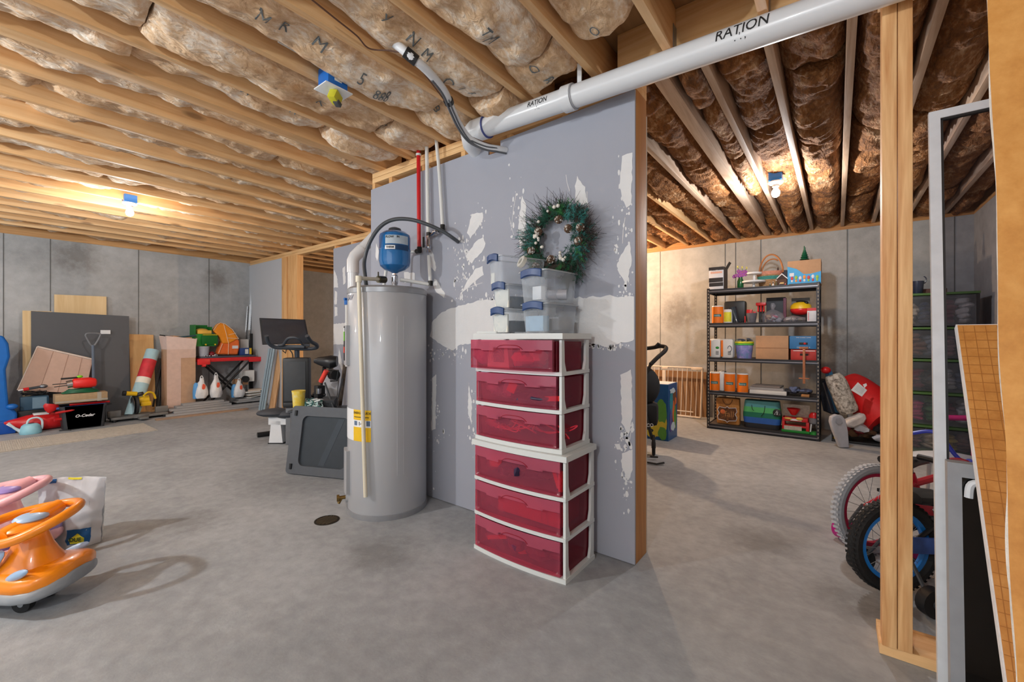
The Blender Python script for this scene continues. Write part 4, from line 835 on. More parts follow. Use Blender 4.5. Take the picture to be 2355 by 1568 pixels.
b = MB(); b.add([Vector(v) for v in [(a.x, 8.225, 0), (c.x, 8.225, 0), (c.x, 8.26, c.z), (a.x, 8.26, a.z), (a.x, 8.25, 0), (c.x, 8.25, 0), (c.x, 8.285, c.z), (a.x, 8.285, a.z)]], [(0, 1, 2, 3), (7, 6, 5, 4), (0, 4, 5, 1), (1, 5, 6, 2), (2, 6, 7, 3), (3, 7, 4, 0)]); wb(b, 'sheet', charc, t, flat=True)
b = MB(); q0, q1 = P(231, 759, Y=8.248), P(254, 768, Y=8.248); q0, q1 = P(231, 759, Y=8.235), P(254, 768, Y=8.235); b.box(q0.x, q1.x, 8.226, 8.231, q1.z, q0.z); wb(b, 'sticker', white, t)
b = MB(); b.box(a.x + .045, a.x + .05, 8.148, 8.151, .02, .5); 
leaner('plywood_sheet', 'pale plywood sheet showing above the big charcoal panel', 'plywood', 125, 245, 677, 8.34, 8.39, .015, plyl, 0, 5)
leaner('plywood_sheet', 'pale plywood sheet showing at the left edge of the big charcoal panel', 'plywood', 52, 120, 714, 8.27, 8.315, .015, plyl, 0, 2)
leaner('plywood_sheet', 'orange plywood sheet standing between the charcoal panel and the foam roll', 'plywood', 297, 353, 768, 8.24, 8.38, .012, plyo, 0, 2)
# flattened cardboard box leaning
t = thing('flattened_box', 'flattened cardboard box leaning tilted in front of the charcoal panel', 'box', (P(120, 900, Y=8.05).x, 7.95, 0))
cs = [P(40, 897, Y=8.12), P(196, 905, Y=8.12), P(213, 826, Y=8.18), P(86, 797, Y=8.19)]
b = MB(); off = Vector((.01, .03, .01)); b.add(cs + [v + off for v in cs], [(0, 1, 2, 3), (7, 6, 5, 4), (0, 4, 5, 1), (1, 5, 6, 2), (2, 6, 7, 3), (3, 7, 4, 0)]); wb(b, 'cardboard_face', mat('pinkish_cardboard', (206, 174, 156), .85, var=.04, bump=.1), t, flat=True)
b = MB(); b.tube([cs[3] + Vector((0, -.004, 0)), cs[2] + Vector((0, -.004, 0))], .012, 0, 6); b.tube([cs[3] + Vector((0, -.004, 0)), cs[0] + Vector((0, -.004, 0))], .006, 0, 6); wb(b, 'pale_edge', mat('pale_cardboard_edge', (232, 214, 200), .8), t)
b = MB()
for f in (.28, .55, .8): b.tube([cs[3].lerp(cs[2], f) + Vector((0, -.003, 0)), cs[0].lerp(cs[1], f + .02) + Vector((0, -.003, 0))], .0022, 0, 4)
wb(b, 'crease', mat('cardboard_crease', (186, 152, 134), .85), t)
# shovel
t = thing('shovel', 'shovel with a grey D-shaped handle standing in front of the charcoal panel', 'shovel', (P(214, 800, Y=7.98).x, 7.98, 0))
hx = P(214, 780, Y=8.02); z_ = hx.z; k = P(214, 768, Y=8.02).z; w2 = (P(231, 770, Y=8.02).x - P(197, 770, Y=8.02).x)/2; zb_ = P(214, 790, Y=8.02).z
b = MB(); b.tube(spline([(hx.x - w2, 8.02, k - .02), (hx.x - w2*.8, 8.02, k + .005), (hx.x, 8.02, k + .01), (hx.x + w2*.8, 8.02, k + .005), (hx.x + w2, 8.02, k - .02), (hx.x + w2*.4, 8.02, zb_), (hx.x, 8.02, zb_ - .03), (hx.x - w2*.4, 8.02, zb_), (hx.x - w2, 8.02, k - .02)], 5)[:-1], .011, 0, 8, closed=True); wb(b, 'handle', mat('grey_handle', (120, 122, 126), .5), t)
b = MB(); b.tube([(hx.x, 8.02, zb_ - .02), (hx.x + .005, 7.99, .35)], .016, 0, 10); wb(b, 'shaft', mat('grey_blue_shaft', (100, 112, 128), .4), t)
b = MB(); b.prism([(-.12, 0), (-.12, .3), (-.04, .36), (.04, .36), (.12, .3), (.12, 0)], 7.96, 7.972, 'y', 0, Matrix.Translation((hx.x, 0, .0))); wb(b, 'blade', dgrey, t)
# blue slide at the frame's left edge
t = thing('toy_slide', 'blue plastic toddler slide stood on end at the far left by the wall', 'slide', tuple(P(5, 998, Z=0)))
o = t.location; Yb_ = o.y
def sp_(px, py): q = P(px, py, Y=Yb_); return (q.x, q.z)
b = MB(); b.prism([sp_(-70, 1000), sp_(38, 990), sp_(41, 950), sp_(20, 930), sp_(14, 850), sp_(24, 820), sp_(20, 790), sp_(8, 772), sp_(-20, 770), sp_(-50, 800), sp_(-60, 900), sp_(-75, 950)], Yb_ - .02, Yb_ + .26, 'y'); d = wb(b, 'slide_chute', bluep, t)
md = d.modifiers.new('bevel', 'BEVEL'); md.width = .025; md.segments = 3
b = MB(); q = P(28, 935, Y=Yb_ - .04); b.ball(q, (.05, .04, .035)); wb(b, 'knob', bluep, t); b = MB(); b.box(P(-40, 0, Y=Yb_).x, P(36, 0, Y=Yb_).x, Yb_ - .06, Yb_ - .02, 0.001, .16, b=.015); wb(b, 'base_block', mat('deep_blue_plastic', (20, 80, 170), .35), t)
# watering can
c = P(70, 990, Z=0); c.y -= .24; c.x -= .015; t = thing('watering_can', 'pale blue plastic watering can on the floor before the red sled', 'watering can', tuple(c))
lb = mat('pale_blue_plastic', (150, 206, 222), .4)
b = MB(); b.lathe([(.088, 0), (.094, .01), (.092, .05), (.075, .10), (.055, .118), (.03, .122)], seg=24); b.build('body', lb, t)
b = MB(); b.lathe([(.0, .123), (.03, .1235)], seg=16); b.build('filler_opening', mat('dark_teal', (30, 70, 80), .6), t)
b = MB(); b.tube([(-.07, -.01, .03), (-.13, -.01, .09), (-.175, -.01, .155)], [.02, .013, .010], 0, 10); b.build('spout', mat('white_blue_plastic', (206, 224, 232), .4), t)
b = MB(); b.tube(spline([(-.03, 0, .118), (-.01, 0, .17), (.05, 0, .185), (.09, 0, .15), (.095, 0, .08), (.088, 0, .04)], 5), .011, 0, 8); b.build('handle', mat('white_blue_plastic'), t)
# red sled / toy behind it
c = P(84, 983, Z=0); c.y = 7.90; t = thing('red_toy_sled', 'glossy red pointed plastic sled lying behind the watering can', 'sled', tuple(c))
b = MB(); loft(b, [(-.30, .01, .13, .15), (-.2, .06, .06, .17), (-.1, .10, .01, .20), (.05, .11, 0, .21), (.2, .10, .01, .20), (.25, .07, .03, .18)], seg=16); b.build('hull', redp, t)
b = MB(); b.box(-.05, .08, -.07, .06, .195, .215, b=.006); b.tube([(-.26, -.03, .12), (-.16, -.085, .03), (-.13, -.1, .005)], .009); b.build('trim_piece', white, t)
c = P(116, 940, Y=7.72); b = MB(); M = Matrix.Rotation(.25, 4, 'Y'); loft(b, [(-.05, .01, -.01, .01), (-.02, .02, -.045, .045), (.03, .025, -.07, .07), (.06, .02, -.06, .06)], seg=14, M=Matrix.Rotation(-1.35, 4, 'Y')); solo(b.build('red_scoop', redp), 'upright red scoop between the sled and the black tub', 'scoop', loc=c)
b = MB(); b.tube([(0, 0, .02), (.16, .05, .025)], .018, 0, 10); b.tube([(.16, .05, .025), (.2, .06, .03)], .012, 1, 8); solo(b.build('red_hand_trowel', [redp, black]), 'short red handle on the floor at the left end of the black tub', 'handle', loc=P(125, 970, Y=7.62))
# black mop tub
c = P(195, 985, Z=0); t = thing('mop_tub', 'black plastic tub with white lettering on the floor before the charcoal panel', 'tub', tuple(c))
w_ = (P(247, 950, Y=c.y).x - P(140, 950, Y=c.y).x)/2; h_ = P(190, 932, Y=c.y).z
b = MB(); rr = lambda s_, r_=.03: rrect(-w_*s_, w_*s_, -.0, .26*s_, r_, 4)
prof_ = [(0, .88), (h_*.9, .99), (h_*.9, 1.04), (h_, 1.05), (h_, .98), (.01, .85)]
kk = len(rr(1)); vs = [Vector((x, y, z)) for z, s_ in prof_ for x, y in rr(s_)]
b.add(vs, [(j*kk + i, j*kk + (i + 1) % kk, (j + 1)*kk + (i + 1) % kk, (j + 1)*kk + i) for j in range(5) for i in range(kk)] + [tuple(range(kk)), tuple(5*kk + i for i in range(kk))]); b.build('tub_body', mat('charcoal_plastic', (52, 54, 58), .45), t)
b = MB(); b.box(w_*.95, w_*1.25, .05, .2, h_*.9, h_*.98, b=.008); b.tube([(-w_*1.05, .02, .01), (-w_*.6, -.03, .005)], .008); b.build('lug', black, t)
text('lettering', 'O-Cedar', .048, white, t, (.0, -.004, h_*.56), FY, shear=.3, bold=.0012)
text('lettering', 'O', .075, white, t, (-.125, -.004, h_*.56), FY, bold=.003) if 0 else None
# long tools lying over the tub
for k, (nm, m_, a_, b_, dz, lab) in enumerate([('red_pole', redp, (128, 950), (200, 937), 0, 'red plastic pole lying along the tub rim, lower one'), ('blue_pole', mat('blue_pole', (60, 100, 170), .4), (130, 940), (250, 928), 0, 'blue pole lying across the black tub'), ('red_pole', redp, (160, 931), (252, 923), 0, 'thin red pole lying above the blue pole on the tub')]):
    b = MB(); b.tube([P(*a_, Y=c.y - .01 + .05*k), P(*b_, Y=c.y + .03 + .05*k)], .014, 0, 8); solo(b.build(nm, m_), lab, 'pole')
# taped parcel on the tub, hose on it, red headlight on top
q0, q1 = P(127, 930, Y=c.y + .06), P(248, 900, Y=c.y + .06)
t = thing('taped_parcel', 'brown parcel wrapped in clear tape sitting on the black tub', 'parcel', ((q0.x + q1.x)/2, c.y + .16, q0.z))
b = MB(); b.box(q0.x, q1.x, c.y + .06, c.y + .26, q0.z, q1.z, b=.006); wb(b, 'parcel_body', mat('parcel_brown', (176, 148, 112), .5, var=.1, scale=30), t)
b = MB(); b.box(q1.x - .10, q1.x - .06, c.y + .058, c.y + .262, q0.z - .001, q1.z + .001); b.box(q0.x - .001, q1.x + .001, c.y + .0585, c.y + .0595, q0.z + .01, q0.z + .03); wb(b, 'clear_tape', clear('tape_sheen', (226, 220, 206), .5, .15), t)
b = MB(); zt_ = q1.z + .012
for k in range(5): b.tube([Vector(((q0.x + q1.x)/2 + (.17 - .015*k)*math.cos(i*math.pi/10), c.y + .16 + (.08 - .006*k)*math.sin(i*math.pi/10), zt_ + .009*k + .004*math.sin(i + k))) for i in range(20)], .008, 0, 7, closed=True)
solo(b.build('green_hose', mat('green_hose', (20, 96, 62), .4)), 'coiled dark green hose on the taped parcel', 'hose')
c2 = P(192, 880, Y=c.y + .14); t = thing('red_lantern', 'red lantern lying on its side on top of the green hose', 'lantern', tuple(c2))
b = MB(); loft(b, [(-.10, .05, -.05, .045), (-.08, .065, -.062, .06), (.06, .07, -.066, .066), (.11, .055, -.055, .05), (.125, .03, -.03, .03)], seg=18, p=3); b.build('lantern_body', mat('bright_red_plastic', (236, 40, 34), .4), t)
b = MB(); b.tube([(-.10, 0, 0), (-.15, 0, -.01)], [.05, .045], 0, 16); b.build('lens', chrome, t)
b = MB(); b.tube([(-.14, 0, -.02), (-.26, -.01, -.03)], .005); b.tube([(-.14, .03, 0), (-.27, .03, 0)], .005); b.tube([(-.05, .02, .07), (-.2, 0, .065)], .011, 0, 8); b.ball((-.03, .02, .08), (.03, .02, .018), 1); b.build('bracket', [black, mat('lime_grip', (130, 220, 40), .4)], t)
# blue tool case with cables at left of the parcel
c = Vector((c.x, 7.90, 0)); q0, q1 = P(46, 945, Y=c.y + .16), P(112, 908, Y=c.y + .16); t = thing('tool_case', 'dark blue tool case with cables on top, left of the taped parcel', 'case', ((q0.x + q1.x)/2, c.y + .24, 0))
b = MB(); b.box(q0.x - .02, q1.x + .01, c.y + .13, c.y + .21, 0.002, q0.z + .001, b=.01); wb(b, 'lower_case', black, t)
b = MB(); b.box(q0.x, q1.x, c.y + .12, c.y + .215, q0.z + .002, q1.z, b=.01); wb(b, 'case_body', mat('petrol_blue', (40, 76, 100), .5), t)
b = MB(); b.box(q0.x + .1, q1.x - .02, c.y + .115, c.y + .122, q0.z + .02, q1.z - .015); wb(b, 'case_label', mat('pale_blue_label', (110, 140, 160), .6), t)
t = thing('cable_bundle', 'black cable bundle with a red-collared wrench lying on the dark blue case', 'cables', ((q0.x + q1.x)/2, c.y + .24, q1.z))
b = MB(); q = random.Random(4)
for k in range(7): b.tube(spline([Vector((q0.x + (q1.x - q0.x)*q.random(), c.y + .13 + .09*q.random(), q1.z + .012 + .05*q.random())) for _ in range(5)], 5), .007, 0, 6)
wb(b, 'cables', black, t)
b = MB(); a_, b_ = P(42, 898, Y=c.y + .10), P(100, 888, Y=c.y + .10); b.tube([a_, a_.lerp(b_, .25)], .008, 2); b.tube([a_.lerp(b_, .2), a_.lerp(b_, .42)], .02, 1, 10); b.tube([a_.lerp(b_, .42), b_], .016, 0, 10); b.ball(b_, (.04, .03, .025), 3); wb(b, 'wrench', [dgrey, redp, white, steel], t)
# perforated mat on the floor
a_, b_, c_, d_ = P(-60, 1024, Z=0), P(330, 974, Z=0), P(364, 990, Z=0), P(-60, 1050, Z=0)
mm = ramp2('woven_mat', (172, 166, 156), (196, 190, 180), (214, 208, 198), 30, 90, rough=.9, bump=.5, bs=140)
b = MB(); e = Vector((0, 0, .006)); b.add([a_, b_, c_, d_, a_ + e, b_ + e, c_ + e, d_ + e], [(0, 3, 2, 1), (4, 5, 6, 7), (0, 1, 5, 4), (1, 2, 6, 5), (2, 3, 7, 6), (3, 0, 4, 7)])
for k in range(90):
    f = k/90; p0, p1 = (a_ + e).lerp(b_ + e, f), (d_ + e).lerp(c_ + e, f); w_ = (b_ - a_).normalized()*.010; b.add([p0, p1, p1 + w_, p0 + w_, p0 + Vector((0, 0, .003)), p1 + Vector((0, 0, .003)), p1 + w_ + Vector((0, 0, .003)), p0 + w_ + Vector((0, 0, .003))], [(4, 5, 6, 7), (0, 1, 5, 4), (2, 3, 7, 6)], 0)
solo(b.build('ribbed_mat', mm, flat=True), 'long beige ribbed mat strip on the floor at the left', 'mat')
# foam roll
t = thing('foam_roll', 'roll of pale blue underlay foam with a red label leaning by the plywood', 'foam roll', tuple(P(312, 935, Y=7.98)))
p0, p1 = P(308, 940, Y=7.95), P(352, 806, Y=8.22); d = (p1 - p0)
foam = mat('blue_foam', (170, 204, 214), .8, bump=.2, bscale=200)
b = MB(); p0 = p0 - d*(p0.z - .05)/d.z; b.tube([p0, p1], .082, 0, 28); b.tube([p1, p1 + d.normalized()*.001], .04, 1, 20); wb(b, 'roll', [foam, mat('foam_core', (120, 160, 176), .9)], t)
d = p1 - p0
b = MB(); b.tube([p0 + d*.56, p0 + d*.84], .0835, 0, 28); wb(b, 'red_label', mat('label_red', (206, 48, 60), .5, var=.15, scale=12), t)
b = MB(); b.tube([p0 + d*.47, p0 + d*.56], .0833, 0, 28); wb(b, 'cream_label_band', cw, t)
# miter saw on the floor
c = P(320, 962, Z=0); c.y -= .12; t = thing('miter_saw', 'yellow and grey miter saw on the floor before the foam roll', 'saw', tuple(c))
sg = mat('cast_grey', (128, 128, 126), .5, .4, var=.08)
b = MB(); b.box(-.32, .30, -.02, .20, .03, .065, b=.01); b.lathe([(.13, .03), (.13, .07), (.12, .08)], (.0, .08, 0), seg=24); b.box(-.34, -.20, .06, .10, .065, .15, b=.01); b.box(.17, .32, .06, .10, .065, .15, b=.01); b.box(-.05, .05, -.16, .02, .02, .05, b=.008); b.build('base_table', sg, t)
for sx_, sy_ in ((-.28, .0), (.26, .0), (-.28, .17), (.26, .17)): b = MB(); b.cyl((sx_, sy_, 0), (sx_, sy_, .032), .02); b.build('foot', black, t)
b = MB(); b.tube(spline([(-.02, .16, .08), (-.06, .14, .22), (-.05, .08, .33), (.02, .02, .36)], 5), .028, 0, 10); b.tube([(-.06, .07, .20), (-.03, .07, .20)], .13, 0, 24); b.build('arm_and_guard', mat('dark_saw_grey', (58, 58, 60), .5, .3), t)
b = MB(); b.tube([(-.01, .08, .26), (.10, .07, .27)], .055, 0, 16); b.box(.0, .12, .02, .10, .18, .24, b=.015); b.tube([(-.16, .04, .38), (-.04, .05, .36)], .03, 0, 12); b.build('motor_housing', yellow, t)
b = MB(); b.tube(spline([(.02, -.02, .33), (.06, -.06, .38), (.12, -.05, .36), (.15, -.03, .28)], 5), .013, 0, 8); b.tube([(-.19, .04, .385), (-.155, .04, .38)], .034, 1, 12); b.build('handle', [yellow, black], t)
b = MB(); b.tube([(-.085, .07, .20), (-.081, .07, .20)], .12, 0, 32); b.build('blade', chrome, t)
# thin black poles behind roll/box
for k, (a_, b_) in enumerate([((352, 935), (379, 795)), ((366, 935), (370, 850))]):
    b = MB(); b.tube([P(*a_, Y=8.18), P(*b_, Y=8.36)], .012, 0, 8); solo(b.build('dark_rod', black), ['long dark rod leaning between the foam roll and the tall carton', 'short dark rod standing between the foam roll and the tall carton'][k], 'rod')
# tall carton
t = thing('tall_carton', 'tall open cardboard carton standing left of the red worktable', 'carton', (P(416, 800, Y=8.0).x, 8.1, 0))
x0, x1 = P(384, 800, Y=7.98).x, P(450, 800, Y=7.98).x; zt_ = P(420, 803, Y=7.98).z; ztop = P(420, 772, Y=7.98).z
b = MB(); b.box(x0, x1, 7.98, 8.26, 0, zt_ - .0); wb(b, 'carton_body', mat('carton_tan', (196, 160, 130), .85), t, flat=True)
b = MB(); b.box(x0 - .001, x0 + (x1 - x0)*.48, 7.9775, 7.98, 0.002, zt_); b.box(x0 - .002, x1 + .002, 7.976, 7.9785, P(420, 823, Y=7.98).z, P(420, 797, Y=7.98).z); wb(b, 'pale_panel', mat('carton_pink', (214, 186, 172), .85), t, flat=True)
b = MB(); b.add([(x0, 7.98, zt_), (x1, 7.98, zt_), (x1 + .005, 7.95, ztop - .05), (x0 - .02, 7.94, ztop)], [(0, 1, 2, 3)]); b.add([(x1, 7.98, zt_), (x1, 8.26, zt_), (x1 + .04, 8.26, ztop - .05), (x1 + .02, 7.97, ztop - .04)], [(0, 1, 2, 3)]); b.add([(x0, 7.98, zt_), (x0, 8.26, zt_), (x0 - .03, 8.26, ztop), (x0 - .02, 7.97, ztop)], [(0, 1, 2, 3)])
o = wb(b, 'open_flap', mat('carton_flap', (228, 204, 194), .85), t, flat=True); md = o.modifiers.new('solid', 'SOLIDIFY'); md.thickness = .004
x_ = (x0 + x1)/2; b = MB(); b.cbox((x_ + .02, 8.10, ztop - .06), (.24, .16, .10), 0, .004, (0, .12, 0)); solo(b.build('cardboard_tray', card), 'small cardboard tray sticking out of the tall carton', 'tray')
b = MB(); b.tube([(x0 - .09, 7.95, ztop + .01), (x0 + .12, 8.05, ztop - .02)], .008); b.tube([(x0 + .12, 8.02, ztop - .03), (x1 + .02, 8.02, ztop + .005)], .012, 1); solo(b.build('packed_tools', [black, mat('teal_dark', (50, 80, 90), .5)]), 'thin dark tools laid across the top of the tall carton', 'tools')
# plank piles on the floor
gp = wood('grey_planks', (176, 176, 176), (140, 140, 142), 'x', 6, knots=False); bp_ = wood('brown_board', (176, 150, 126), (140, 114, 92), 'x', 6, knots=False)
def board(lab, p0, p1, w_, h_, z, m, dy=0, grp='loose boards on the floor by the far wall', cat='board'):
    d = Vector((p1[0] - p0[0], p1[1] - p0[1], 0)); L = d.length; an = math.atan2(d.y, d.x); b = MB(); b.box(0, L, 0, w_, 0, h_, b=.003)
    if h_ < .03 and m is gp:
        for q in (.3, .7): b.box(.001, L - .001, w_*q - .004, w_*q + .004, h_, h_ + .002)
    o = b.build('loose_board', m, flat=True); return solo(o, lab, cat, grp, loc=(p0[0], p0[1], z), rz=an)
A = P(360, 968, Z=0); B_ = P(572, 942, Z=0)
board('brown edge board lying nearest the open floor', A, B_, .09, .022, 0, bp_)
A2 = P(385, 960, Z=0); B2 = P(610, 935, Z=0); A2.y += .06; B2.y += .06
board('grey weathered board behind the brown edge board, on the floor', A2, B2, .14, .03, 0, gp); board('grey weathered board lying second in the pile', A2 + Vector((.1, .03, 0)), B2 + Vector((.05, .03, 0)), .13, .028, .031, gp)
A3 = P(392, 935, Y=7.78); B3 = P(533, 922, Y=7.78); board('long grey decking plank under the white carrier bags', A3, B3, .15, .03, .062, gp); board('upper grey decking plank directly under the leftmost carrier bag', A3 + Vector((.08, .01, 0)), B3 + Vector((-.03, .01, 0)), .14, .028, .094, gp); board('topmost grey decking plank of the pile', A3 + Vector((.16, .02, 0)), B3 + Vector((-.1, .02, 0)), .12, .028, .124, gp)
A4 = P(545, 925, Y=7.9); B4 = P(612, 918, Y=7.9); board('short grey plank under the right carrier bag', A4, B4, .16, .03, .062, gp); board('short grey plank lying over another at the right', A4 + Vector((.03, .01, 0)), B4, .15, .03, .094, gp)
for k, (a_, b_, z) in enumerate([((262, 945), (338, 930), .0), ((300, 925), (392, 912), 0), ((340, 948), (400, 935), .0)]):
    p, q = P(*a_, Y=7.9 + .02*k), P(*b_, Y=8.02 + .02*k); board(['grey metal bracket bar left of the saw', 'grey bar lying behind the saw', 'short grey offcut right of the saw'][k], p, q, .08, .05, z, sg, grp=None, cat='bar')
# worktable
TY = 7.98; tx0, tx1 = P(459, 825, Y=TY).x, P(593, 825, Y=TY).x; tz = P(530, 822, Y=TY).z
t = thing('folding_worktable', 'red folding worktable with crossed black legs below the concrete wall', 'table', ((tx0 + tx1)/2, TY + .2, 0))
b = MB(); b.box(tx0, tx1, TY, TY + .36, tz - .06, tz, b=.012); b.box(tx0 - .03, tx0 + .14, TY - .03, TY + .02, tz - .10, tz - .01, b=.012); b.box(tx1 - .14, tx1 + .05, TY - .03, TY + .02, tz - .085, tz - .005, b=.012); b.box(tx0 + .03, tx0 + .08, TY - .035, TY + .02, tz - .13, tz - .09, b=.008); wb(b, 'tray_top', mat('table_red', (222, 44, 48), .4), t)
b = MB(); b.box(tx0 + .02, tx1 - .02, TY + .02, TY + .35, tz + .001, tz + .028, b=.006); wb(b, 'clamp_jaw', mat('jaw_grey', (78, 86, 96), .5), t)
for s_, (a_, b_) in enumerate([((tx0 + .1, tx1 - .08)), ((tx1 - .1, tx0 + .08))]):
    for yy in (TY + .05, TY + .32):
        b = MB(); b.tube([(a_, yy, tz - .06), (b_, yy + (.0 if yy < TY + .2 else 0), .02)], .016, 0, 8); wb(b, 'leg', black, t)
b = MB(); b.box(tx0 + .0, tx1 + .0, TY + .04, TY + .07, 0.0, .03); b.box(tx0, tx1, TY + .30, TY + .33, 0, .03); wb(b, 'foot_bar', black, t)
zs = tz + .03
q = P(470, 810, Y=TY + .1); c = (q.x, TY + .12, zs); b = MB(); b.lathe([(.062, 0), (.074, .155), (.077, .16), (.072, .16), (.06, .006), (0, .006)], seg=24); solo(b.build('grey_pail', mat('pail_grey', (184, 190, 200), .5)), 'pale grey pail at the left on the worktable', 'pail', loc=c)
# green toy boxes stacked
gx0, gx1 = P(447, 760, Y=TY + .14).x, P(494, 760, Y=TY + .14).x
t = thing('green_display_box', 'open green box holding a yellow toy, uppermost on the worktable', 'box', ((gx0 + gx1)/2 - .02, TY + .22, zs + .161))
zz_ = zs + .162; zt_ = P(470, 768, Y=TY + .1).z; ztt = P(470, 747, Y=TY + .1).z
b = MB(); b.box(gx0, gx1, TY + .10, TY + .32, zz_, zt_); wb(b, 'lower_box', mat('box_green', (40, 150, 60), .5), t, flat=True)
b = MB(); b.box(gx0 - .01, gx0 + .002, TY + .08, TY + .32, zz_, ztt); b.box(gx0, gx1 - .05, TY + .31, TY + .32, zt_, ztt); b.box(gx1 - .062, gx1 - .05, TY + .10, TY + .32, zt_, ztt - .03); wb(b, 'box_sides', mat('box_green_dark', (24, 116, 44), .5), t, flat=True)
b = MB(); b.box(gx0 + .03, gx1 - .06, TY + .085, TY + .30, zt_ + .002, zt_ + .06, b=.006); b.ball(((gx0 + gx1)/2 - .02, TY + .2, zt_ + .06), (.09, .07, .03)); wb(b, 'yellow_toy', mat('toy_yellow_orange', (244, 190, 80), .4), t)
b = MB(); b.box(gx0 + .08, gx1 + .02, TY + .06, TY + .098, zz_ + .02, zt_ - .02, b=.01); b.box(gx0 + .1, gx1 + .01, TY + .058, TY + .1, zt_ - .019, zt_ - .008, 1); b.ball((gx0 + .13, TY + .055, zz_ + .025), .014, 1); b.ball((gx1 - .02, TY + .055, zz_ + .025), .014, 1); wb(b, 'printed_truck', [mat('truck_green', (16, 108, 40), .4), yellow], t)
# hi-vis vest draped over something
t = thing('safety_vest', 'orange safety vest with pale trim piled on the worktable', 'vest', (P(525, 815, Y=TY + .12).x, TY + .16, zs))
def vp(px, py, dy=0): return P(px, py, Y=TY + .10 + dy)
oc = mat('hi_vis_orange', (255, 150, 30), .7); oc2 = mat('hi_vis_orange_red', (252, 118, 50), .7)
def sheetpoly(b, front, th, m): 
    k_ = len(front); b.add(front + [v + Vector((0, th, 0)) for v in front], [tuple(range(k_)), tuple(range(2*k_ - 1, k_ - 1, -1))] + [(i, (i + 1) % k_, k_ + (i + 1) % k_, k_ + i) for i in range(k_)], m)
b = MB(); sheetpoly(b, [vp(500, 815), vp(548, 816), vp(552, 798), vp(551, 781), vp(530, 775), vp(512, 781), vp(505, 798)], .14, 1); o = wb(b, 'folded_part', oc2 if 0 else [oc, oc2], t); md = o.modifiers.new('bevel', 'BEVEL'); md.width = .03; md.segments = 4
b = MB(); sheetpoly(b, [vp(491, 760, -.02), vp(500, 747, -.02), vp(507, 742, -.02), vp(518, 745, -.02), vp(535, 758, -.02), vp(549, 779, -.02), vp(528, 790, -.02), vp(512, 790, -.02), vp(506, 775, -.02)], .10, 0); o = wb(b, 'draped_part', oc, t); md = o.modifiers.new('bevel', 'BEVEL'); md.width = .02; md.segments = 3
b = MB()
for pts in ([(491, 760), (500, 747), (507, 742), (518, 745), (535, 758), (549, 779)], [(514, 743), (520, 765), (526, 790), (525, 815)], [(522, 777), (549, 779)], [(503, 812), (512, 790)], [(526, 770), (543, 766)]):
    b.tube([vp(x, y, -.024) for x, y in pts], .0045, 0, 5)
wb(b, 'reflective_trim', mat('pale_trim', (255, 216, 180), .6), t)
b = MB(); b.cbox((vp(541, 798).x, TY + .098, vp(541, 798).z), (.09, .006, .05), 0, .002); wb(b, 'white_patch', white, t)
b = MB(); x_ = P(564, 800, Y=TY + .12).x; b.box(-.09, .08, -.05, .06, 0, .12, b=.006); b.box(.045, .082, -.052, .062, .01, .118, 1, b=.003); b.box(-.02, .03, -.0525, -.05, .02, .10, 2); solo(b.build('blue_carton', [mat('carton_blue', (40, 70, 130), .5), yellow, paper]), 'small blue carton at the right on the worktable', 'carton', loc=(x_, TY + .12, zs))
b = MB(); b.lathe([(.04, 0), (.045, .02), (.04, .05), (.02, .07)], seg=14); b.ball((.05, -.02, .02), (.03, .02, .02), 1); solo(b.build('lidded_jar', [mat('cap_maroon', (150, 30, 44), .5), chrome]), 'maroon lidded jar between the pail and the vest', 'jar', loc=(P(487, 800, Y=TY + .14).x, TY + .14, zs))
hw = MB(); q = random.Random(9)
for k in range(16): hw.ball((q.uniform(-.12, .12), q.uniform(-.02, .02), .008), (.012, .008, .008), k % 2, 6, 4)
solo(hw.build('loose_hardware', [white, black]), 'scatter of small white hardware on the worktable front edge', 'hardware', loc=(P(492, 825, Y=TY + .03).x, TY + .03, zs), ); hw = None
bpy.data.objects['loose_hardware']['kind'] = 'stuff'
b = MB(); b.box(P(574, 800, Y=8.3).x, P(597, 800, Y=8.3).x, 8.28, 8.30, 0, P(585, 767, Y=8.3).z, b=.012); solo(b.build('black_board', black), 'narrow black board standing behind the right end of the worktable', 'board')
b = MB(); b.box(P(551, 0, Y=8.34).x, P(570, 0, Y=8.34).x, 8.30, 8.36, 0, P(560, 780, Y=8.34).z); solo(b.build('white_carton', paper), 'pale carton behind the orange vest', 'carton')
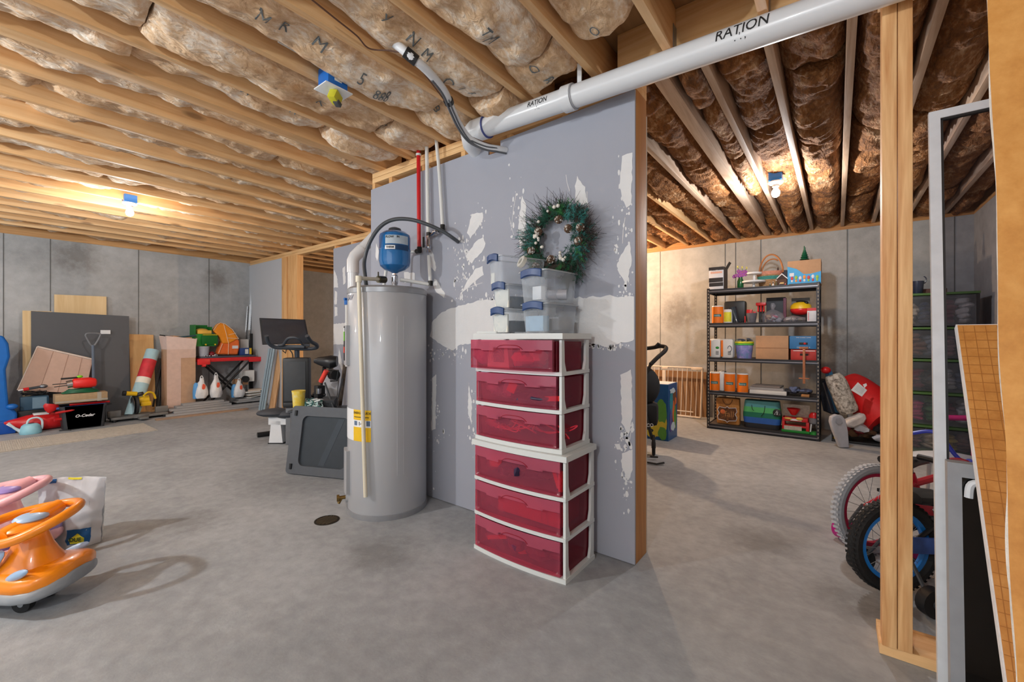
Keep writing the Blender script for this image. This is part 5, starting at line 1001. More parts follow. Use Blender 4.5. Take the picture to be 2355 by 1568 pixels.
# under the table: bags
def bag(lab, px, y0, y1, wpx, Yp, blue=True, film=(232, 234, 236)):
    base = P(px, y0, Y=Yp); H = P(px, y1, Y=Yp).z - base.z; Wd = P(px + wpx, y0, Y=Yp).x - base.x
    t = thing('carrier_bag', lab, 'bag', tuple(base), 0, 'tied carrier bags below the worktable')
    b = MB(); sd_ = px
    b.lathe([(.0, 0), (Wd*.75, .004), (Wd*.98, H*.15), (Wd, H*.32), (Wd*.82, H*.5), (Wd*.5, H*.68), (Wd*.3, H*.8), (Wd*.16, H*.9)], seg=20, sy=.8)
    b.warp(lambda v: v + Vector((noise.noise(v*22 + Vector((sd_, 0, 0))), noise.noise(v*22 + Vector((0, sd_, 0))), 0))*Wd*.22)
    b.build('bag_body', mat('white_bag_film', film, .35, var=.05, scale=12, bump=.4, bscale=40), t)
    b = MB(); b.tube(spline([(-Wd*.3, 0, H*.72), (-Wd*.2, 0, H*.92), (Wd*.02, 0, H), (Wd*.22, 0, H*.9), (Wd*.32, 0, H*.7)], 4), Wd*.07, 0, 6); b.build('handle_loop', mat('white_bag_film'), t)
    b = MB(); b.prism(blob(Wd*.1, H*.52, Wd*.26, H*.13, 14, .3, px), -Wd*.72, -Wd*.70, 'y'); b.build('red_print', mat('bag_red_print', (238, 96, 64), .5), t)
    if blue: b = MB(); b.lathe([(0, 0), (Wd*.5, .003), (Wd*.55, H*.3), (Wd*.4, H*.62), (Wd*.2, H*.7)], (-Wd*.72, .03, 0), seg=14); b.build('blue_packet', mat('packet_blue', (90, 160, 220), .5), t)
bag('white carrier bag with a blue packet at its left, nearest the tall carton', 464, 916, 864, 15, 7.88); bag('clear grey carrier bag tied in a tall knot, middle of the three', 497, 914, 857, 14, 7.88, False, (214, 218, 222)); bag('white carrier bag with a blue packet, rightmost of the three', 550, 913, 870, 13, 7.92)
b = MB(); b.box(-.10, .10, 0, .12, 0, .10); b.box(.05, .19, -.02, .10, .05, .24, 1); solo(b.build('cable_carton', [card, paper]), 'white and brown packets under the right side of the worktable', 'packets', loc=P(556, 885, Y=8.06))
b = MB(); b.tube([(0, 0, .06), (0, .05, .06)], .055, 0, 16); b.tube([(-.06, 0, .05), (-.07, 0, -.1), (.02, 0, -.14)], .012, 1); solo(b.build('black_reel', [black, dgrey]), 'black reel hanging below the worktable edge', 'reel', loc=P(566, 880, Y=7.96))
pw = MB(); q = random.Random(2)
for k in range(6): pw.cbox((q.uniform(-.04, .04), q.uniform(-.03, .03), .01 + .022*k), (.30 - .02*k, .22, .016), k % 2, 0, (q.uniform(-.08, .08), q.uniform(-.1, .1), q.uniform(-.4, .4)))
solo(pw.build('folded_papers', [paper, mat('beige_paper', (214, 196, 178), .9)]), 'pile of white and beige papers beside the leaning grey strips', 'papers', loc=P(582, 912, Y=7.98) )
# strips in the corner
for k, (a_, b_, w_, lab) in enumerate([((583, 612), (573, 790), .02, 'tall galvanised track leaning in the far corner'), ((570, 704), (563, 800), .014, 'shorter slotted metal strip left of the tall track'), ((575, 700), (570, 800), .012, 'slotted metal strip between the tall track and the shorter strip')]):
    p, q_ = P(*a_, Y=8.38), P(*b_, Y=8.34); d = p - q_; f = q_ - d*(q_.z/d.z); b = MB(); b.tube([f, p], w_, 0, 4)
    n_ = int(d.length/.03*1.5)
    for j in range(n_): c = f.lerp(p, (j + .5)/n_); b.cbox(c + Vector((0, -w_*.75, 0)), (w_*.5, .004, .012), 1)
    solo(b.build('metal_strip', [steel, mat('slot_dark', (60, 60, 50), .8)], flat=True), lab, 'metal strip')
# ---- boards leaning by the pale drywall
def lean2(nm, lab, a_, top, w_, th, m, cat='board', grp=None):
    f = P(*a_, Z=0); p = P(*top, X=f.x + (.16)); b = MB(); d = (p - f); side = Vector((0, -1, 0)).cross(Vector((1, 0, 0))); s_ = RV*w_; n_ = FV*th
    vs = [f, f + s_, p + s_, p]; b.add(vs + [v + n_ for v in vs], [(0, 1, 2, 3), (7, 6, 5, 4), (0, 4, 5, 1), (1, 5, 6, 2), (2, 6, 7, 3), (3, 7, 4, 0)])
    if m is strip:
        for q_ in (.3, .62): b.add([v - n_*.15 for v in (f + s_*q_, f + s_*(q_ + .06), p + s_*(q_ + .06), p + s_*q_)], [(0, 1, 2, 3)], 1); 
        return solo(b.build(nm, [strip, mat('strip_groove', (70, 86, 96), .7)], flat=True), lab, cat, grp)
    return solo(b.build(nm, m, flat=True), lab, cat, grp)
strip = mat('blue_grey_strip', (138, 158, 170), .45); pine2 = wood('leaning_pine', (232, 190, 142), (200, 150, 102), 'z', 12)
lean2('siding_strip', 'blue grey grooved strips leaning at the near end of the boards', (594, 943), (617, 801), .105, .03, strip, 'strip')
lean2('leaning_board', 'orange pine board leaning right behind the blue grey strips', (618, 940), (640, 800), .09, .04, pine2); lean2('leaning_board', 'pine board leaning against the pine door post', (645, 936), (662, 806), .07, .04, pine2)
b = MB(); a_ = P(637, 935, Z=0); b.box(0, .03, -.06, 0, 0, .62); solo(b.build('white_trim_board', white), 'short white trim board between the leaning pine boards', 'board', loc=a_ + Vector((.05, 0, 0)))
# ================================================================== exercise bike and the pile behind the heater
BK = P(690, 985, Z=0)
t = thing('exercise_bike', 'black exercise bike with a big screen and drop handlebars', 'exercise bike', (2.45, 4.95, 0))
SC = P(655, 760, T=5.25)
def bk(px, py, T): return P(px, py, T=T)
b = MB(); cs = [bk(597, 731, 5.15), bk(702, 735, 5.45), bk(713, 790, 5.40), bk(604, 792, 5.12)]; n_ = (cs[1] - cs[0]).cross(cs[3] - cs[0]).normalized(); n_ = n_ if n_.dot(FV) > 0 else -n_
b.add(cs + [v + n_*.03 for v in cs], [(0, 1, 2, 3), (7, 6, 5, 4), (0, 4, 5, 1), (1, 5, 6, 2), (2, 6, 7, 3), (3, 7, 4, 0)]); scr = wb(b, 'screen', mat('screen_casing', (40, 42, 46), .4), t, flat=True)
m_ = sum(cs, Vector())/4; b = MB(); ins = [v.lerp(m_, .07) - n_*.001 for v in cs]; b.add(ins, [(0, 1, 2, 3)]); M = Matrix.Translation(t.location).inverted(); b.v = [tuple(M @ Vector(v)) for v in b.v]; b.build('glass', mat('screen_glass', (54, 58, 66), .12, coat=.6), scr)
b = MB(); hb_ = spline([bk(613, 772, 4.75), bk(618, 788, 4.8), bk(632, 798, 4.85), bk(660, 800, 4.9), bk(700, 802, 4.95), bk(726, 800, 4.95), bk(728, 793, 4.9), bk(715, 785, 4.8), bk(706, 772, 4.72)], 6); b.tube(hb_, .022, 0, 10)
b.tube(spline([bk(640, 794, 4.85), bk(652, 792, 4.85), bk(662, 779, 4.8), bk(676, 776, 4.8), bk(688, 780, 4.82), bk(697, 792, 4.88), bk(712, 794, 4.9)], 5), .016, 0, 10); b.cbox(bk(672, 797, 4.9), (.30, .05, .04), 0, .012, (0, 0, -.9)); wb(b, 'handlebar', mat('bar_slate', (58, 64, 72), .5), t)
b = MB(); b.tube([bk(683, 800, 4.98), bk(684, 850, 5.0), bk(690, 900, 5.02)], .028, 0, 12); b.tube([bk(690, 900, 5.02), bk(735, 940, 4.85)], .04, 0, 12); wb(b, 'frame', mat('frame_slate', (70, 78, 88), .4, .3), t)
b = MB(); b.tube([bk(659, 802, 4.9), bk(657, 812, 4.9), bk(650, 806, 4.9)], .006, 0, 6); b.tube(spline([bk(664, 802, 4.92), bk(672, 812, 4.93), bk(674, 824, 4.94)], 4), .006, 0, 6); wb(b, 'cable', black, t)
b = MB(); p = bk(748, 832, 4.55); M = Matrix.Translation(p) @ Matrix.Rotation(math.radians(140), 4, 'Z'); loft(b, [(-.12, .07, -.05, .06), (-.06, .085, -.08, .07), (.0, .06, -.06, .06), (.07, .035, -.03, .05), (.11, .02, -.01, .03)], seg=16, M=M); wb(b, 'saddle', mat('saddle_black', (26, 28, 32), .35), t)
b = MB(); b.tube([bk(746, 845, 4.55), bk(742, 880, 4.6), bk(735, 940, 4.85)], .02, 0, 10); wb(b, 'seat_post', black, t)
b = MB(); q_ = bk(712, 960, 5.0); q_.z = .26; b.tube([q_ - Vector((.01, .01, 0)), q_ + Vector((.03, .02, 0))], .22, 0, 32); wb(b, 'flywheel', mat('flywheel_dark', (34, 36, 40), .4, .4), t)
for k, (a_, b_) in enumerate([((592, 1000), (664, 990)), ((715, 1005), (790, 1010))]):
    b = MB(); p, q_ = P(*a_, Z=.03), P(*b_, Z=.03); b.tube([p, q_], .028, 0, 12); wb(b, 'floor_bar', black, t)
b = MB(); p = bk(735, 940, 4.85); b.tube([p, P(750, 1005, Z=.04)], .03, 0, 10); b.tube([bk(690, 900, 5.02), P(630, 995, Z=.04)], .03, 0, 10); wb(b, 'lower_frame', black, t)
# white-legged bench
t = thing('padded_bench', 'white-framed exercise bench with dark padded steps, left of the grey platform', 'bench', tuple(P(648, 1018, Z=0)))
o_ = Vector(t.location)
b = MB(); p = P(640, 1018, Z=0); q_ = P(658, 1010, Z=0); hh = P(650, 957, T=4.7).z
def col(p, w1, w2, z0, z1, m=0): 
    vs = [p + RV*a_*w_ + FV*c_*.05 + Vector((0, 0, z)) for z, w_ in ((z0, w1), (z1, w2)) for a_, c_ in ((-1, -1), (1, -1), (1, 1), (-1, 1))]; return vs, [(0, 1, 2, 3), (7, 6, 5, 4), (0, 4, 5, 1), (1, 5, 6, 2), (2, 6, 7, 3), (3, 7, 4, 0)]
b.add(*col(p, .075, .05, .012, hh - .04)); b.add(*col(p + RV*.05, .13, .13, hh - .08, hh)); wb(b, 'white_leg', white, t)
b = MB(); b.add(*col(p, .085, .085, 0, .012)); b.tube([p + RV*.0 + Vector((0, 0, .03)) + FV*.10, p - RV*.12 + FV*.35 + Vector((0, 0, .04))], .03); wb(b, 'foot_plate', black, t)
b = MB(); k_ = p + RV*-.06 + Vector((0, 0, hh + .045)); b.ball(k_ + RV*.03, (.14, .19, .045), 0, 16, 8, Matrix.Rotation(.9, 4, 'Z')); b.ball(k_ + RV*.19 - Vector((0, 0, .015)), (.11, .16, .05), 0, 16, 8, Matrix.Rotation(.9, 4, 'Z')); b.cbox(k_ + FV*.12 + Vector((0, 0, -.015)), (.30, .20, .03), 0, .01, (0, 0, -.9)); wb(b, 'pad', mat('pad_slate', (58, 62, 70), .6), t)
# dark cabinet (air purifier)
t = thing('dark_cabinet', 'tall dark grey appliance with a flat front panel behind the yellow cup', 'appliance', tuple(P(685, 940, T=4.75) * Vector((1, 1, 0)) if 0 else (P(685, 940, T=4.75).x, P(685, 940, T=4.75).y, 0)))
cx = P(680, 870, T=4.62); hh = P(680, 822, T=4.72).z; M = Matrix.Translation((cx.x, cx.y, 0)) @ Matrix.Rotation(math.radians(-38), 4, 'Z')
b = MB(); b.box(-.132, .132, 0, .14, .40, hh, b=.02, M=M); body = wb(b, 'housing', black, t)
b = MB(); b.box(-.112, .100, -.008, .002, .47, hh - .04, b=.003, M=M); wb(b, 'front_panel', mat('front_panel_grey', (64, 68, 72), .6), t)
b = MB(); b.box(-.12, .11, -.02, .0, .40, .455, b=.008, M=M); wb(b, 'base', black, t); b = MB(); b.box(-.10, .12, .0, .14, .0, .398, b=.01, M=M); solo(b.build('grey_crate', mat('crate_grey', (120, 122, 126), .6)), 'grey crate under the dark appliance', 'crate')
# grey platform leaning with four rubber feet
PA, PB = Vector((1.734, 3.737, 0)), Vector((1.985, 3.12, 0)); pd = (PB - PA).normalized(); pn = Vector((pd.y, -pd.x, 0)); pn = pn if pn.dot(FV) < 0 else -pn
t = thing('grey_platform', 'dark grey plastic platform standing on edge, left of the water heater', 'platform', tuple((PA + PB)/2))
Wp, Hp = .70, .565; up = (Vector((0, 0, 1))*1 - pn*.16).normalized(); nn = pd.cross(up).normalized(); nn = nn if nn.dot(pn) > 0 else -nn
def pf(u, v, w=0): return PA + Vector((0, 0, .008)) + pn*.02 + pd*u + up*v + nn*w
def pface(b, pts, w0, w1, m=0): 
    k_ = len(pts); b.add([pf(u, v, w0) for u, v in pts] + [pf(u, v, w1) for u, v in pts], [tuple(range(k_)), tuple(range(2*k_ - 1, k_ - 1, -1))] + [(i, (i + 1) % k_, k_ + (i + 1) % k_, k_ + i) for i in range(k_)], m)
b = MB(); outer = rrect(0, Wp, 0, Hp, .03, 6); inner = rrect(.115, Wp - .125, .07, Hp - .08, .05, 6); k_ = len(outer)
vs = [pf(u, v, 0) for u, v in inner] + [pf(u, v, 0) for u, v in outer] + [pf(u, v, -.05) for u, v in outer] + [pf(u, v, -.05) for u, v in inner]
b.add(vs, [(j*k_ + i, j*k_ + (i + 1) % k_, ((j + 1) % 4)*k_ + (i + 1) % k_, ((j + 1) % 4)*k_ + i) for j in range(4) for i in range(k_)]); wb(b, 'rim', mat('platform_grey', (84, 88, 94), .5), t, ang=30)
b = MB(); pface(b, inner, -.03, -.018); wb(b, 'inset_panel', mat('platform_inset', (52, 58, 64), .35), t)
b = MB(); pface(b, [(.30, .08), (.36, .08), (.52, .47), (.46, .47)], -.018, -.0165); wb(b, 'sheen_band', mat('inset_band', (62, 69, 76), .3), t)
for u, v in ((.05, .06), (.045, Hp - .06), (Wp - .055, .06), (Wp - .055, Hp - .06)):
    b = MB(); M = Matrix.Rotation(.3, 4, 'Y'); c_ = pf(u, v, .004); b.tube([c_ - up*.022, c_ + up*.022], .012, 0, 10); wb(b, 'rubber_foot', black, t)
# tote behind it with the cup, cords and odds and ends
tc2 = P(735, 940, T=4.2); t = thing('grey_tote', 'dark tote standing behind the grey platform, topped with cords', 'tote', (tc2.x, tc2.y, 0))
M = Matrix.Translation((tc2.x, tc2.y, 0)) @ Matrix.Rotation(math.radians(-52.7), 4, 'Z'); zt_ = tc2.z
b = MB(); b.box(-.24, .26, -.10, .20, 0, zt_ - .015, b=.01, M=M); wb(b, 'tote_body', charc, t); b = MB(); b.box(-.255, .275, -.115, .215, zt_ - .014, zt_, b=.004, M=M); wb(b, 'tote_lid', dgrey, t)
def on(px, d=0, T=4.15): p = P(px, 940, T=T); return Vector((p.x, p.y, zt_ + .001 + d))
b = MB(); b.lathe([(.045, 0), (.048, .01), (.058, .16), (.062, .185), (.062, .19), (.052, .188)], seg=24); b.build
o = b.build('snack_cup', ramp2('yellow_print', (238, 190, 40), (240, 214, 90), (226, 226, 200), 14, 40, rough=.4, bump=0)); solo(o, 'yellow printed cup standing on the tote by the dark appliance', 'cup', loc=on(687, 0, 4.12))
b = MB(); b.lathe([(.0602, .165), (.0625, .1855)], seg=24); 
q = random.Random(6)
for k in range(3):
    b = MB()
    for j in range(7): pts = [on(718 + q.uniform(-16, 26), .012 + q.random()*.09, 4.12 + q.uniform(-.04, .1)) for _ in range(6)]; b.tube(spline(pts, 6), .005, 0, 6)
    solo(b.build('cord_tangle', [white, mat('mint_cord', (190, 216, 212), .5), mat('teal_cord', (30, 100, 96), .5)][k]), ['white cords tangled in front on the tote', 'pale mint cords tangled on the tote', 'dark teal cord under the pale cords on the tote'][k], 'cords')
t = thing('car_jack', 'black tool with a red grip standing upright behind the cords', 'tool', tuple(on(745, 0, 4.3)))
b = MB(); b.tube([P(738, 878, T=4.3), P(751, 852, T=4.28)], .024, 0, 12); wb(b, 'red_grip', mat('coral_red', (238, 70, 56), .4), t)
b = MB(); b.cbox(P(735, 902, T=4.3), (.08, .08, .14), 0, .01); b.tube([P(720, 906, T=4.3), P(748, 908, T=4.3)], .015); b.tube([P(756, 850, T=4.3), P(778, 852, T=4.3), P(775, 875, T=4.3), P(760, 876, T=4.3)], .01); b.tube([P(764, 862, T=4.35), P(772, 862, T=4.3)], .05, 0, 14); b.tube([P(735, 915, T=4.3), on(737, 0, 4.3)], .03); wb(b, 'black_body', black, t)
b = MB(); b.tube([P(733, 893, T=4.26), P(733, 905, T=4.26)], .026, 0, 10); wb(b, 'clear_band', chrome, t)
b = MB(); b.tube([P(747, 880, T=4.25), P(768, 940, T=4.15)], .009); b.tube([P(788, 870, T=4.35), P(772, 935, T=4.2)], .009); solo(b.build('folded_easel', dgrey), 'thin dark metal easel legs left of the white stack pipe', 'easel')
b = MB(); b.cbox(P(759, 905, T=4.45), (.16, .03, .38), 0, .03, (0, .1, -.9)); solo(b.build('grey_pouch', mat('pouch_grey', (176, 176, 180), .6)), 'pale grey pouch behind the dark easel legs', 'pouch')
b = MB(); b.cbox(P(785, 905, T=4.5), (.03, .2, .62), 0, .004, (0, .12, -.5)); solo(b.build('dark_plank', wood('dark_plank_wood', (90, 76, 64), (60, 50, 42), 'z', 8)), 'dark weathered plank standing beside the white stack pipe', 'plank')
b = MB(); b.cbox(P(758, 925, T=4.22) , (.14, .10, .09), 0, .01, (.3, 0, -.9)); solo(b.build('grey_case', dgrey), 'small dark case tilted at the right end on the tote', 'case')
# ================================================================== ride-on wiggle cars and the carrier bag
CN = P(75, 1258, T=1.87)
def wiggle(lab, N, head, main, accent, rim, seatm):
    t = thing('wiggle_car', lab, 'ride-on toy', (N.x, N.y, 0), math.atan2(head.y, head.x))
    b = MB(); loft(b, [(-.52, .05, .10, .17), (-.46, .12, .085, .19), (-.32, .15, .08, .20), (-.14, .11, .08, .20), (-.04, .13, .08, .19), (.06, .15, .085, .19), (.12, .145, .09, .195), (.165, .115, .10, .20), (.19, .06, .12, .19)], seg=28, p=2.6); b.build('upper_body', main, t, ang=60)
    b = MB(); loft(b, [(-.52, .055, .085, .12), (-.46, .125, .065, .125), (-.32, .155, .055, .13), (-.14, .116, .055, .13), (-.04, .136, .055, .13), (.06, .156, .06, .135), (.12, .152, .065, .14), (.165, .122, .08, .15), (.195, .066, .10, .155)], seg=28, p=3); b.build('lower_rim', rim, t, ang=60)
    b = MB(); b.lathe([(.125, .15), (.112, .185), (.088, .22), (.068, .26), (.055, .30), (.05, .318)], (0, 0, 0), seg=28, sx=1.05, sy=.85); b.lathe([(.052, .325), (.056, .34), (.06, .365), (.045, .372)], seg=24); b.build('steering_column', main, t, ang=60)
    b = MB(); b.lathe([(.0505, .317), (.053, .319), (.053, .326), (.0505, .328)], seg=24); b.build('column_ring', rim, t)
    T_ = Matrix.Translation((0, 0, .364)) @ Matrix.Rotation(-.15, 4, 'Y') @ Matrix.Rotation(.22, 4, 'X')
    b = MB(); b.tube([T_ @ Vector(((.156 + .01*math.cos(2*a))*math.cos(a), .14*math.sin(a), .012*math.cos(2*a))) for a in [2*math.pi*i/36 for i in range(36)]], .0195, 0, 12, closed=True); b.ball(T_ @ Vector((0, -.03, -.006)), (.075, .085, .022)); b.tube([T_ @ Vector((-.02, -.11, 0)), T_ @ Vector((.0, .03, -.01)), T_ @ Vector((.02, .11, 0))], [.03, .045, .028], 0, 10); wh = b.build('steering_wheel', main, t, ang=60)
    b = MB(); b.ball(T_ @ Vector((.0, -.0, .013)), (.055, .06, .02), 0, 16, 8); b.build('hub_cap', accent, wh)
    for s_ in (-1, 1):
        b = MB(); M = Matrix.Translation((-.10, s_*.088, .20)) @ Matrix.Rotation(-.75, 4, 'Y') @ Matrix.Rotation(s_*.35, 4, 'X'); b.ball((0, 0, 0), (.105, .018, .036), 0, 18, 8); b.v = [tuple(M @ Vector(v)) for v in b.v]; b.build('side_panel', accent, t)
        b = MB(); M = Matrix.Translation((.06, s_*.124, .186 if s_ < 0 else .172)) @ Matrix.Rotation(-.45, 4, 'Y') @ Matrix.Rotation(s_*.2, 4, 'Z'); b.ball((0, 0, 0), (.062, .014, .018), 0, 16, 8); b.v = [tuple(M @ Vector(v)) for v in b.v]; b.build('footrest_inlay', accent, t)
    b = MB(); loft(b, [(-.50, .06, .19, .205), (-.40, .12, .185, .23), (-.25, .10, .185, .225), (-.17, .05, .19, .205)], seg=20); b.build('seat', seatm, t)
    for s_, x_ in ((-1, .02), (1, .02), (-1, -.40), (1, -.40)):
        b = MB(); yy = s_*(.055 if x_ > 0 else .12); b.tube([(x_, yy - .014, .036), (x_, yy + .014, .036)], .036, 0, 22); b.tube([(x_, yy - .016, .036), (x_, yy + .016, .036)], .012, 1, 12); b.cbox((x_, yy, .065), (.05, .04, .03), 0, .006); b.build('wheel', [rubber, steel], t)
    return t
head = Vector((.66, -.75, 0)).normalized()
pbl = mat('powder_blue_plastic', (160, 190, 222), .35, coat=.3)
wiggle('orange ride-on wiggle car with pale blue panels in the left foreground', CN, head, orange, pbl, mat('rim_grey_plastic', (150, 156, 162), .4), orange)
CN2 = P(15, 1205, T=2.2); wiggle('pink and purple ride-on wiggle car behind the orange one', Vector((CN2.x, CN2.y, 0)), head, mat('soft_pink_plastic', (232, 176, 184), .35, coat=.3), mat('lilac_plastic', (158, 140, 208), .35, coat=.3), mat('soft_pink_plastic'), mat('lilac_plastic'))
t = bpy.data.objects['wiggle_car.001']
for c_ in t.children:
    if c_.name.startswith('upper_body'): c_.data.materials[0] = mat('lilac_body', (146, 122, 190), .35, coat=.3)
# the shopping bag
bgp = [P(120, 1278, Z=0), P(214, 1272, Z=0)]; bd = (bgp[1] - bgp[0]).normalized(); L = .31; c0 = bgp[1] - bd*L*.5 + FV*.13 - RV*.07
t = thing('shopping_bag', 'white plastic shopping bag with a blue and yellow emblem beside the wiggle cars', 'bag', (c0.x, c0.y, 0), math.atan2(bd.y, bd.x))
film = clear('white_bag_film_thin', (216, 219, 223), .66, .3, (236, 238, 242))
b = MB(); hB = .365
def bagf(s_):
    def f(u, v):
        x = (u - .5)*(L - .02 + .05*v); bulge = .075*(1 - (2*u - 1)**4)*(1 - v**2.2) + .004; x += .006*noise.noise(Vector((u*4, v*6, s_)))
        y = s_*(bulge + .012*noise.noise(Vector((u*6, v*7, s_*3))) + .006*noise.noise(Vector((u*16, v*18, s_*3))))
        return Vector((x, y, hB*v*(1 + .03*math.sin(u*3.2)) + .002))
    return f
b.grid(bagf(-1), 26, 26); b.grid(bagf(1), 26, 26); b.grid(lambda u, v: bagf(-1)(u, 0).lerp(bagf(1)(u, 0), v), 26, 4); o = b.build('bag_film', film, t, ang=80, merge=True)
b = MB(); b.grid(lambda u, v: bagf(-1)(.62 + .30*u, .06 + .22*v) + Vector((0, -.002, 0)), 10, 8); b.build('emblem_panel', mat('emblem_blue', (20, 84, 140), .5), t)
b = MB(); pts = []
b.grid(lambda u, v: bagf(-1)(.66 + .20*u, .07 + (.15 - .0*u)*v*(1 - .5*abs(2*u - 1))) + Vector((0, -.004, 0)), 10, 6); b.build('emblem_patch', mat('emblem_yellow', (222, 214, 50), .5), t)
text('lettering', 'DUE', .030, mat('emblem_green_ink', (40, 70, 40), .6), t, (L*.26, -.086, .055), FY, bold=.0006)
text('lettering', 'gs', .05, mat('navy_ink', (30, 40, 80), .6), t, (L*-.04, -.0925, .16), FY, bold=.0012)
b = MB(); b.grid(lambda u, v: bagf(-1)(.06 + .24*u, .93 + .06*v) + Vector((0, -.003, 0)), 6, 3); b.build('blue_band', mat('emblem_blue'), t)
b = MB(); b.grid(lambda u, v: bagf(-1)(.45 + .22*u, .965 + .03*v) + Vector((0, -.003, 0)), 6, 2); b.build('yellow_band', mat('emblem_yellow'), t)
b = MB(); b.box(-.12, .12, -.045, .045, .004, .26, b=.03); solo(b.build('bag_contents', mat('grey_cloth', (190, 192, 196), .8)), 'pale bundle inside the white shopping bag', 'bundle', loc=(c0.x, c0.y, 0), rz=math.atan2(bd.y, bd.x))
# ================================================================== RIGHT STORAGE ROOM
SX, SXB, SY0, SY1 = 5.83, 6.27, .150, 1.318
LV = [.055, .475, .893, 1.330, 1.757]
shm = mat('rack_black_steel', (50, 50, 54), .45, .5)
t = thing('storage_rack', 'black steel five-shelf rack against the back wall of the storage room', 'shelf rack', (SX + .22, (SY0 + SY1)/2, 0))
for k, z in enumerate(LV):
    b = MB(); b.box(SX + .004, SXB - .004, SY0 + .02, SY1 - .02, z - .012, z, 1); 
    for x in (SX, SXB - .012): b.box(x, x + .012, SY0 + .012, SY1 - .012, z - .045, z + .006); 
    b.box(SX - .004, SX, SY0 + .02, SY1 - .02, z - .030, z - .018, 2)
    for y in (SY0 + .004, SY1 - .016): b.box(SX + .012, SXB - .012, y, y + .012, z - .045, z + .004)
    wb(b, 'shelf', [shm, mat('shelf_board_dark', (70, 64, 60), .8), mat('rack_sheen', (126, 126, 132), .35, .6)], t)
for x, y in ((SX - .002, SY0), (SX - .002, SY1 - .034), (SXB - .03, SY0), (SXB - .03, SY1 - .034)):
    b = MB(); s_ = 1 if y < .5 else -1; yo = y if s_ > 0 else y + .034
    b.box(x, x + .003, y, y + .034, 0, 1.775); b.box(x, x + .034, yo, yo + .003*s_, 0, 1.775)
    for j in range(42): b.box(x - .0008, x + .0001, y + .012, y + .022, .03 + .0415*j, .052 + .0415*j, 1)
    wb(b, 'post', [shm, mat('slot_pale', (150, 140, 128), .8)], t)
def SPx(px, X=5.9): return P(px, 773, X=X).y
def sbox(nm, lab, cat, px0, px1, pyt, lv, m, X=5.88, dep=.2, bev=.004, grp=None, mats=None, extra=None):
    ya, yb2 = SPx(px1, X), SPx(px0, X); c = (ya + yb2)/2; w_ = (yb2 - ya)/2; zt_ = P((px0 + px1)/2, pyt, X=X).z; z = LV[lv] + .001; b = MB(); h_ = zt_ - z
    b.box(0, dep, -w_, w_, 0, h_, b=bev)
    if extra: extra(b, w_, h_)
    return solo(b.build(nm, [m] + (mats or [])), lab, cat, grp, loc=(X, c, z))
# top shelf
blk = mat('box_black_print', (36, 34, 38), .5); whp = mat('box_white_print', (214, 216, 222), .5)
t_ = sbox('gift_box', 'tall black and white boxed item with an open flap, left end of the top shelf', 'box', 1630, 1664, 614, 4, whp, X=5.90, dep=.24, mats=[blk, mat('print_peach', (220, 170, 150), .6), mat('print_dark_side', (70, 58, 54), .6)],
    extra=lambda b, w, h: (b.box(-.002, 0, -w, w, h*.86, h, 1), b.box(-.002, 0, -w*.92, w*.98, h*.34, h*.53, 1), b.box(-.002, 0, -w*.8, w*.75, h*.72, h*.8, 2), b.box(-.002, 0, -w*.95, w*.95, h*.16, h*.32, 1), b.box(.003, .237, -w - .002, -w, .003, h, 3), b.cbox((.16, -w - .02, h + .02), (.13, .004, .11), 1, 0, (.5, 0, 0))))
text('lettering', 'Very Merry', .03, white, t_, (-.0025, .0, P(1647, 614, X=5.9).z*0 + .245), FX)
fx = SPx(1700); t = thing('flower_vase', 'green glass vase with purple orchid blooms on the top shelf', 'vase', (5.98, fx, LV[4] + .001))
b = MB(); b.lathe([(.028, 0), (.036, .02), (.036, .10), (.022, .14), (.026, .16)], seg=18); b.build('vase', mat('green_glass', (16, 96, 50), .15, coat=.5), t)
for k in range(13):
    b = MB(); q = random.Random(k + 40); c = Vector((q.uniform(-.03, .03), q.uniform(-.06, .085), q.uniform(.16, .235)))
    for j in range(5): a = j*1.257 + k; b.ball(c + Vector((-.005, math.cos(a)*.013, math.sin(a)*.013)), (.006, .012, .012), 0, 7, 5)
    b.ball(c + Vector((-.01, 0, 0)), .005, 1, 6, 4); b.build('bloom', [mat('orchid_purple', (176, 92, 178), .7, var=.12, scale=40), yellow], t)
for k in range(3):
    b = MB(); q = random.Random(k + 60); b.tube([(0, 0, .12), (0, q.uniform(-.04, .0), .2), (0, -.07 + .05*k, .25 + .01*k)], .003); b.ball((0, -.07 + .05*k, .26 + .01*k), (.007, .009, .018), 1, 7, 5); b.build('stem', [greenp, mat('bud_yellow', (226, 214, 110), .6)], t)
for nm, px, zb, lab, R_ in (('cake_stand', 1732, 0, 'wide white cake stand standing at the front of the top shelf', .13), ('cake_stand', 1733, .075, 'narrower white cake stand on top of the wide one', .085)):
    y = SPx(px, 5.95); t = thing(nm, lab, 'cake stand', (5.99, y, LV[4] + .001 + zb)); h_ = .072 if zb == 0 else .10
    b = MB(); b.lathe([(R_*.55, 0), (R_*.5, .006), (R_*.16, .02), (.012, .03), (.018, h_*.55), (.010, h_*.9), (R_*.2, h_ - .004)], seg=24); b.build('pedestal', white, t)
    b = MB(); b.lathe([(R_*.2, h_ - .004), (R_*.96, h_), (R_, h_ + .010), (R_, h_ + .020), (R_*.96, h_ + .012), (0, h_ + .01)], seg=36); b.build('plate', white, t)
y = SPx(1768, 6.1); t = thing('woven_basket', 'woven basket with a tall hooped handle and teal and pink weave on the top shelf', 'basket', (6.13, y, LV[4] + .001))
b = MB(); b.lathe([(.10, 0), (.13, .16), (.135, .165), (.125, .16), (.09, .01), (0, .01)], seg=28, sx=.7); b.build('bowl', ramp2('basket_weave', (150, 104, 66), (196, 150, 104), (226, 190, 150), 30, 60, bs=120, stretch=(1, 1, 3)), t)
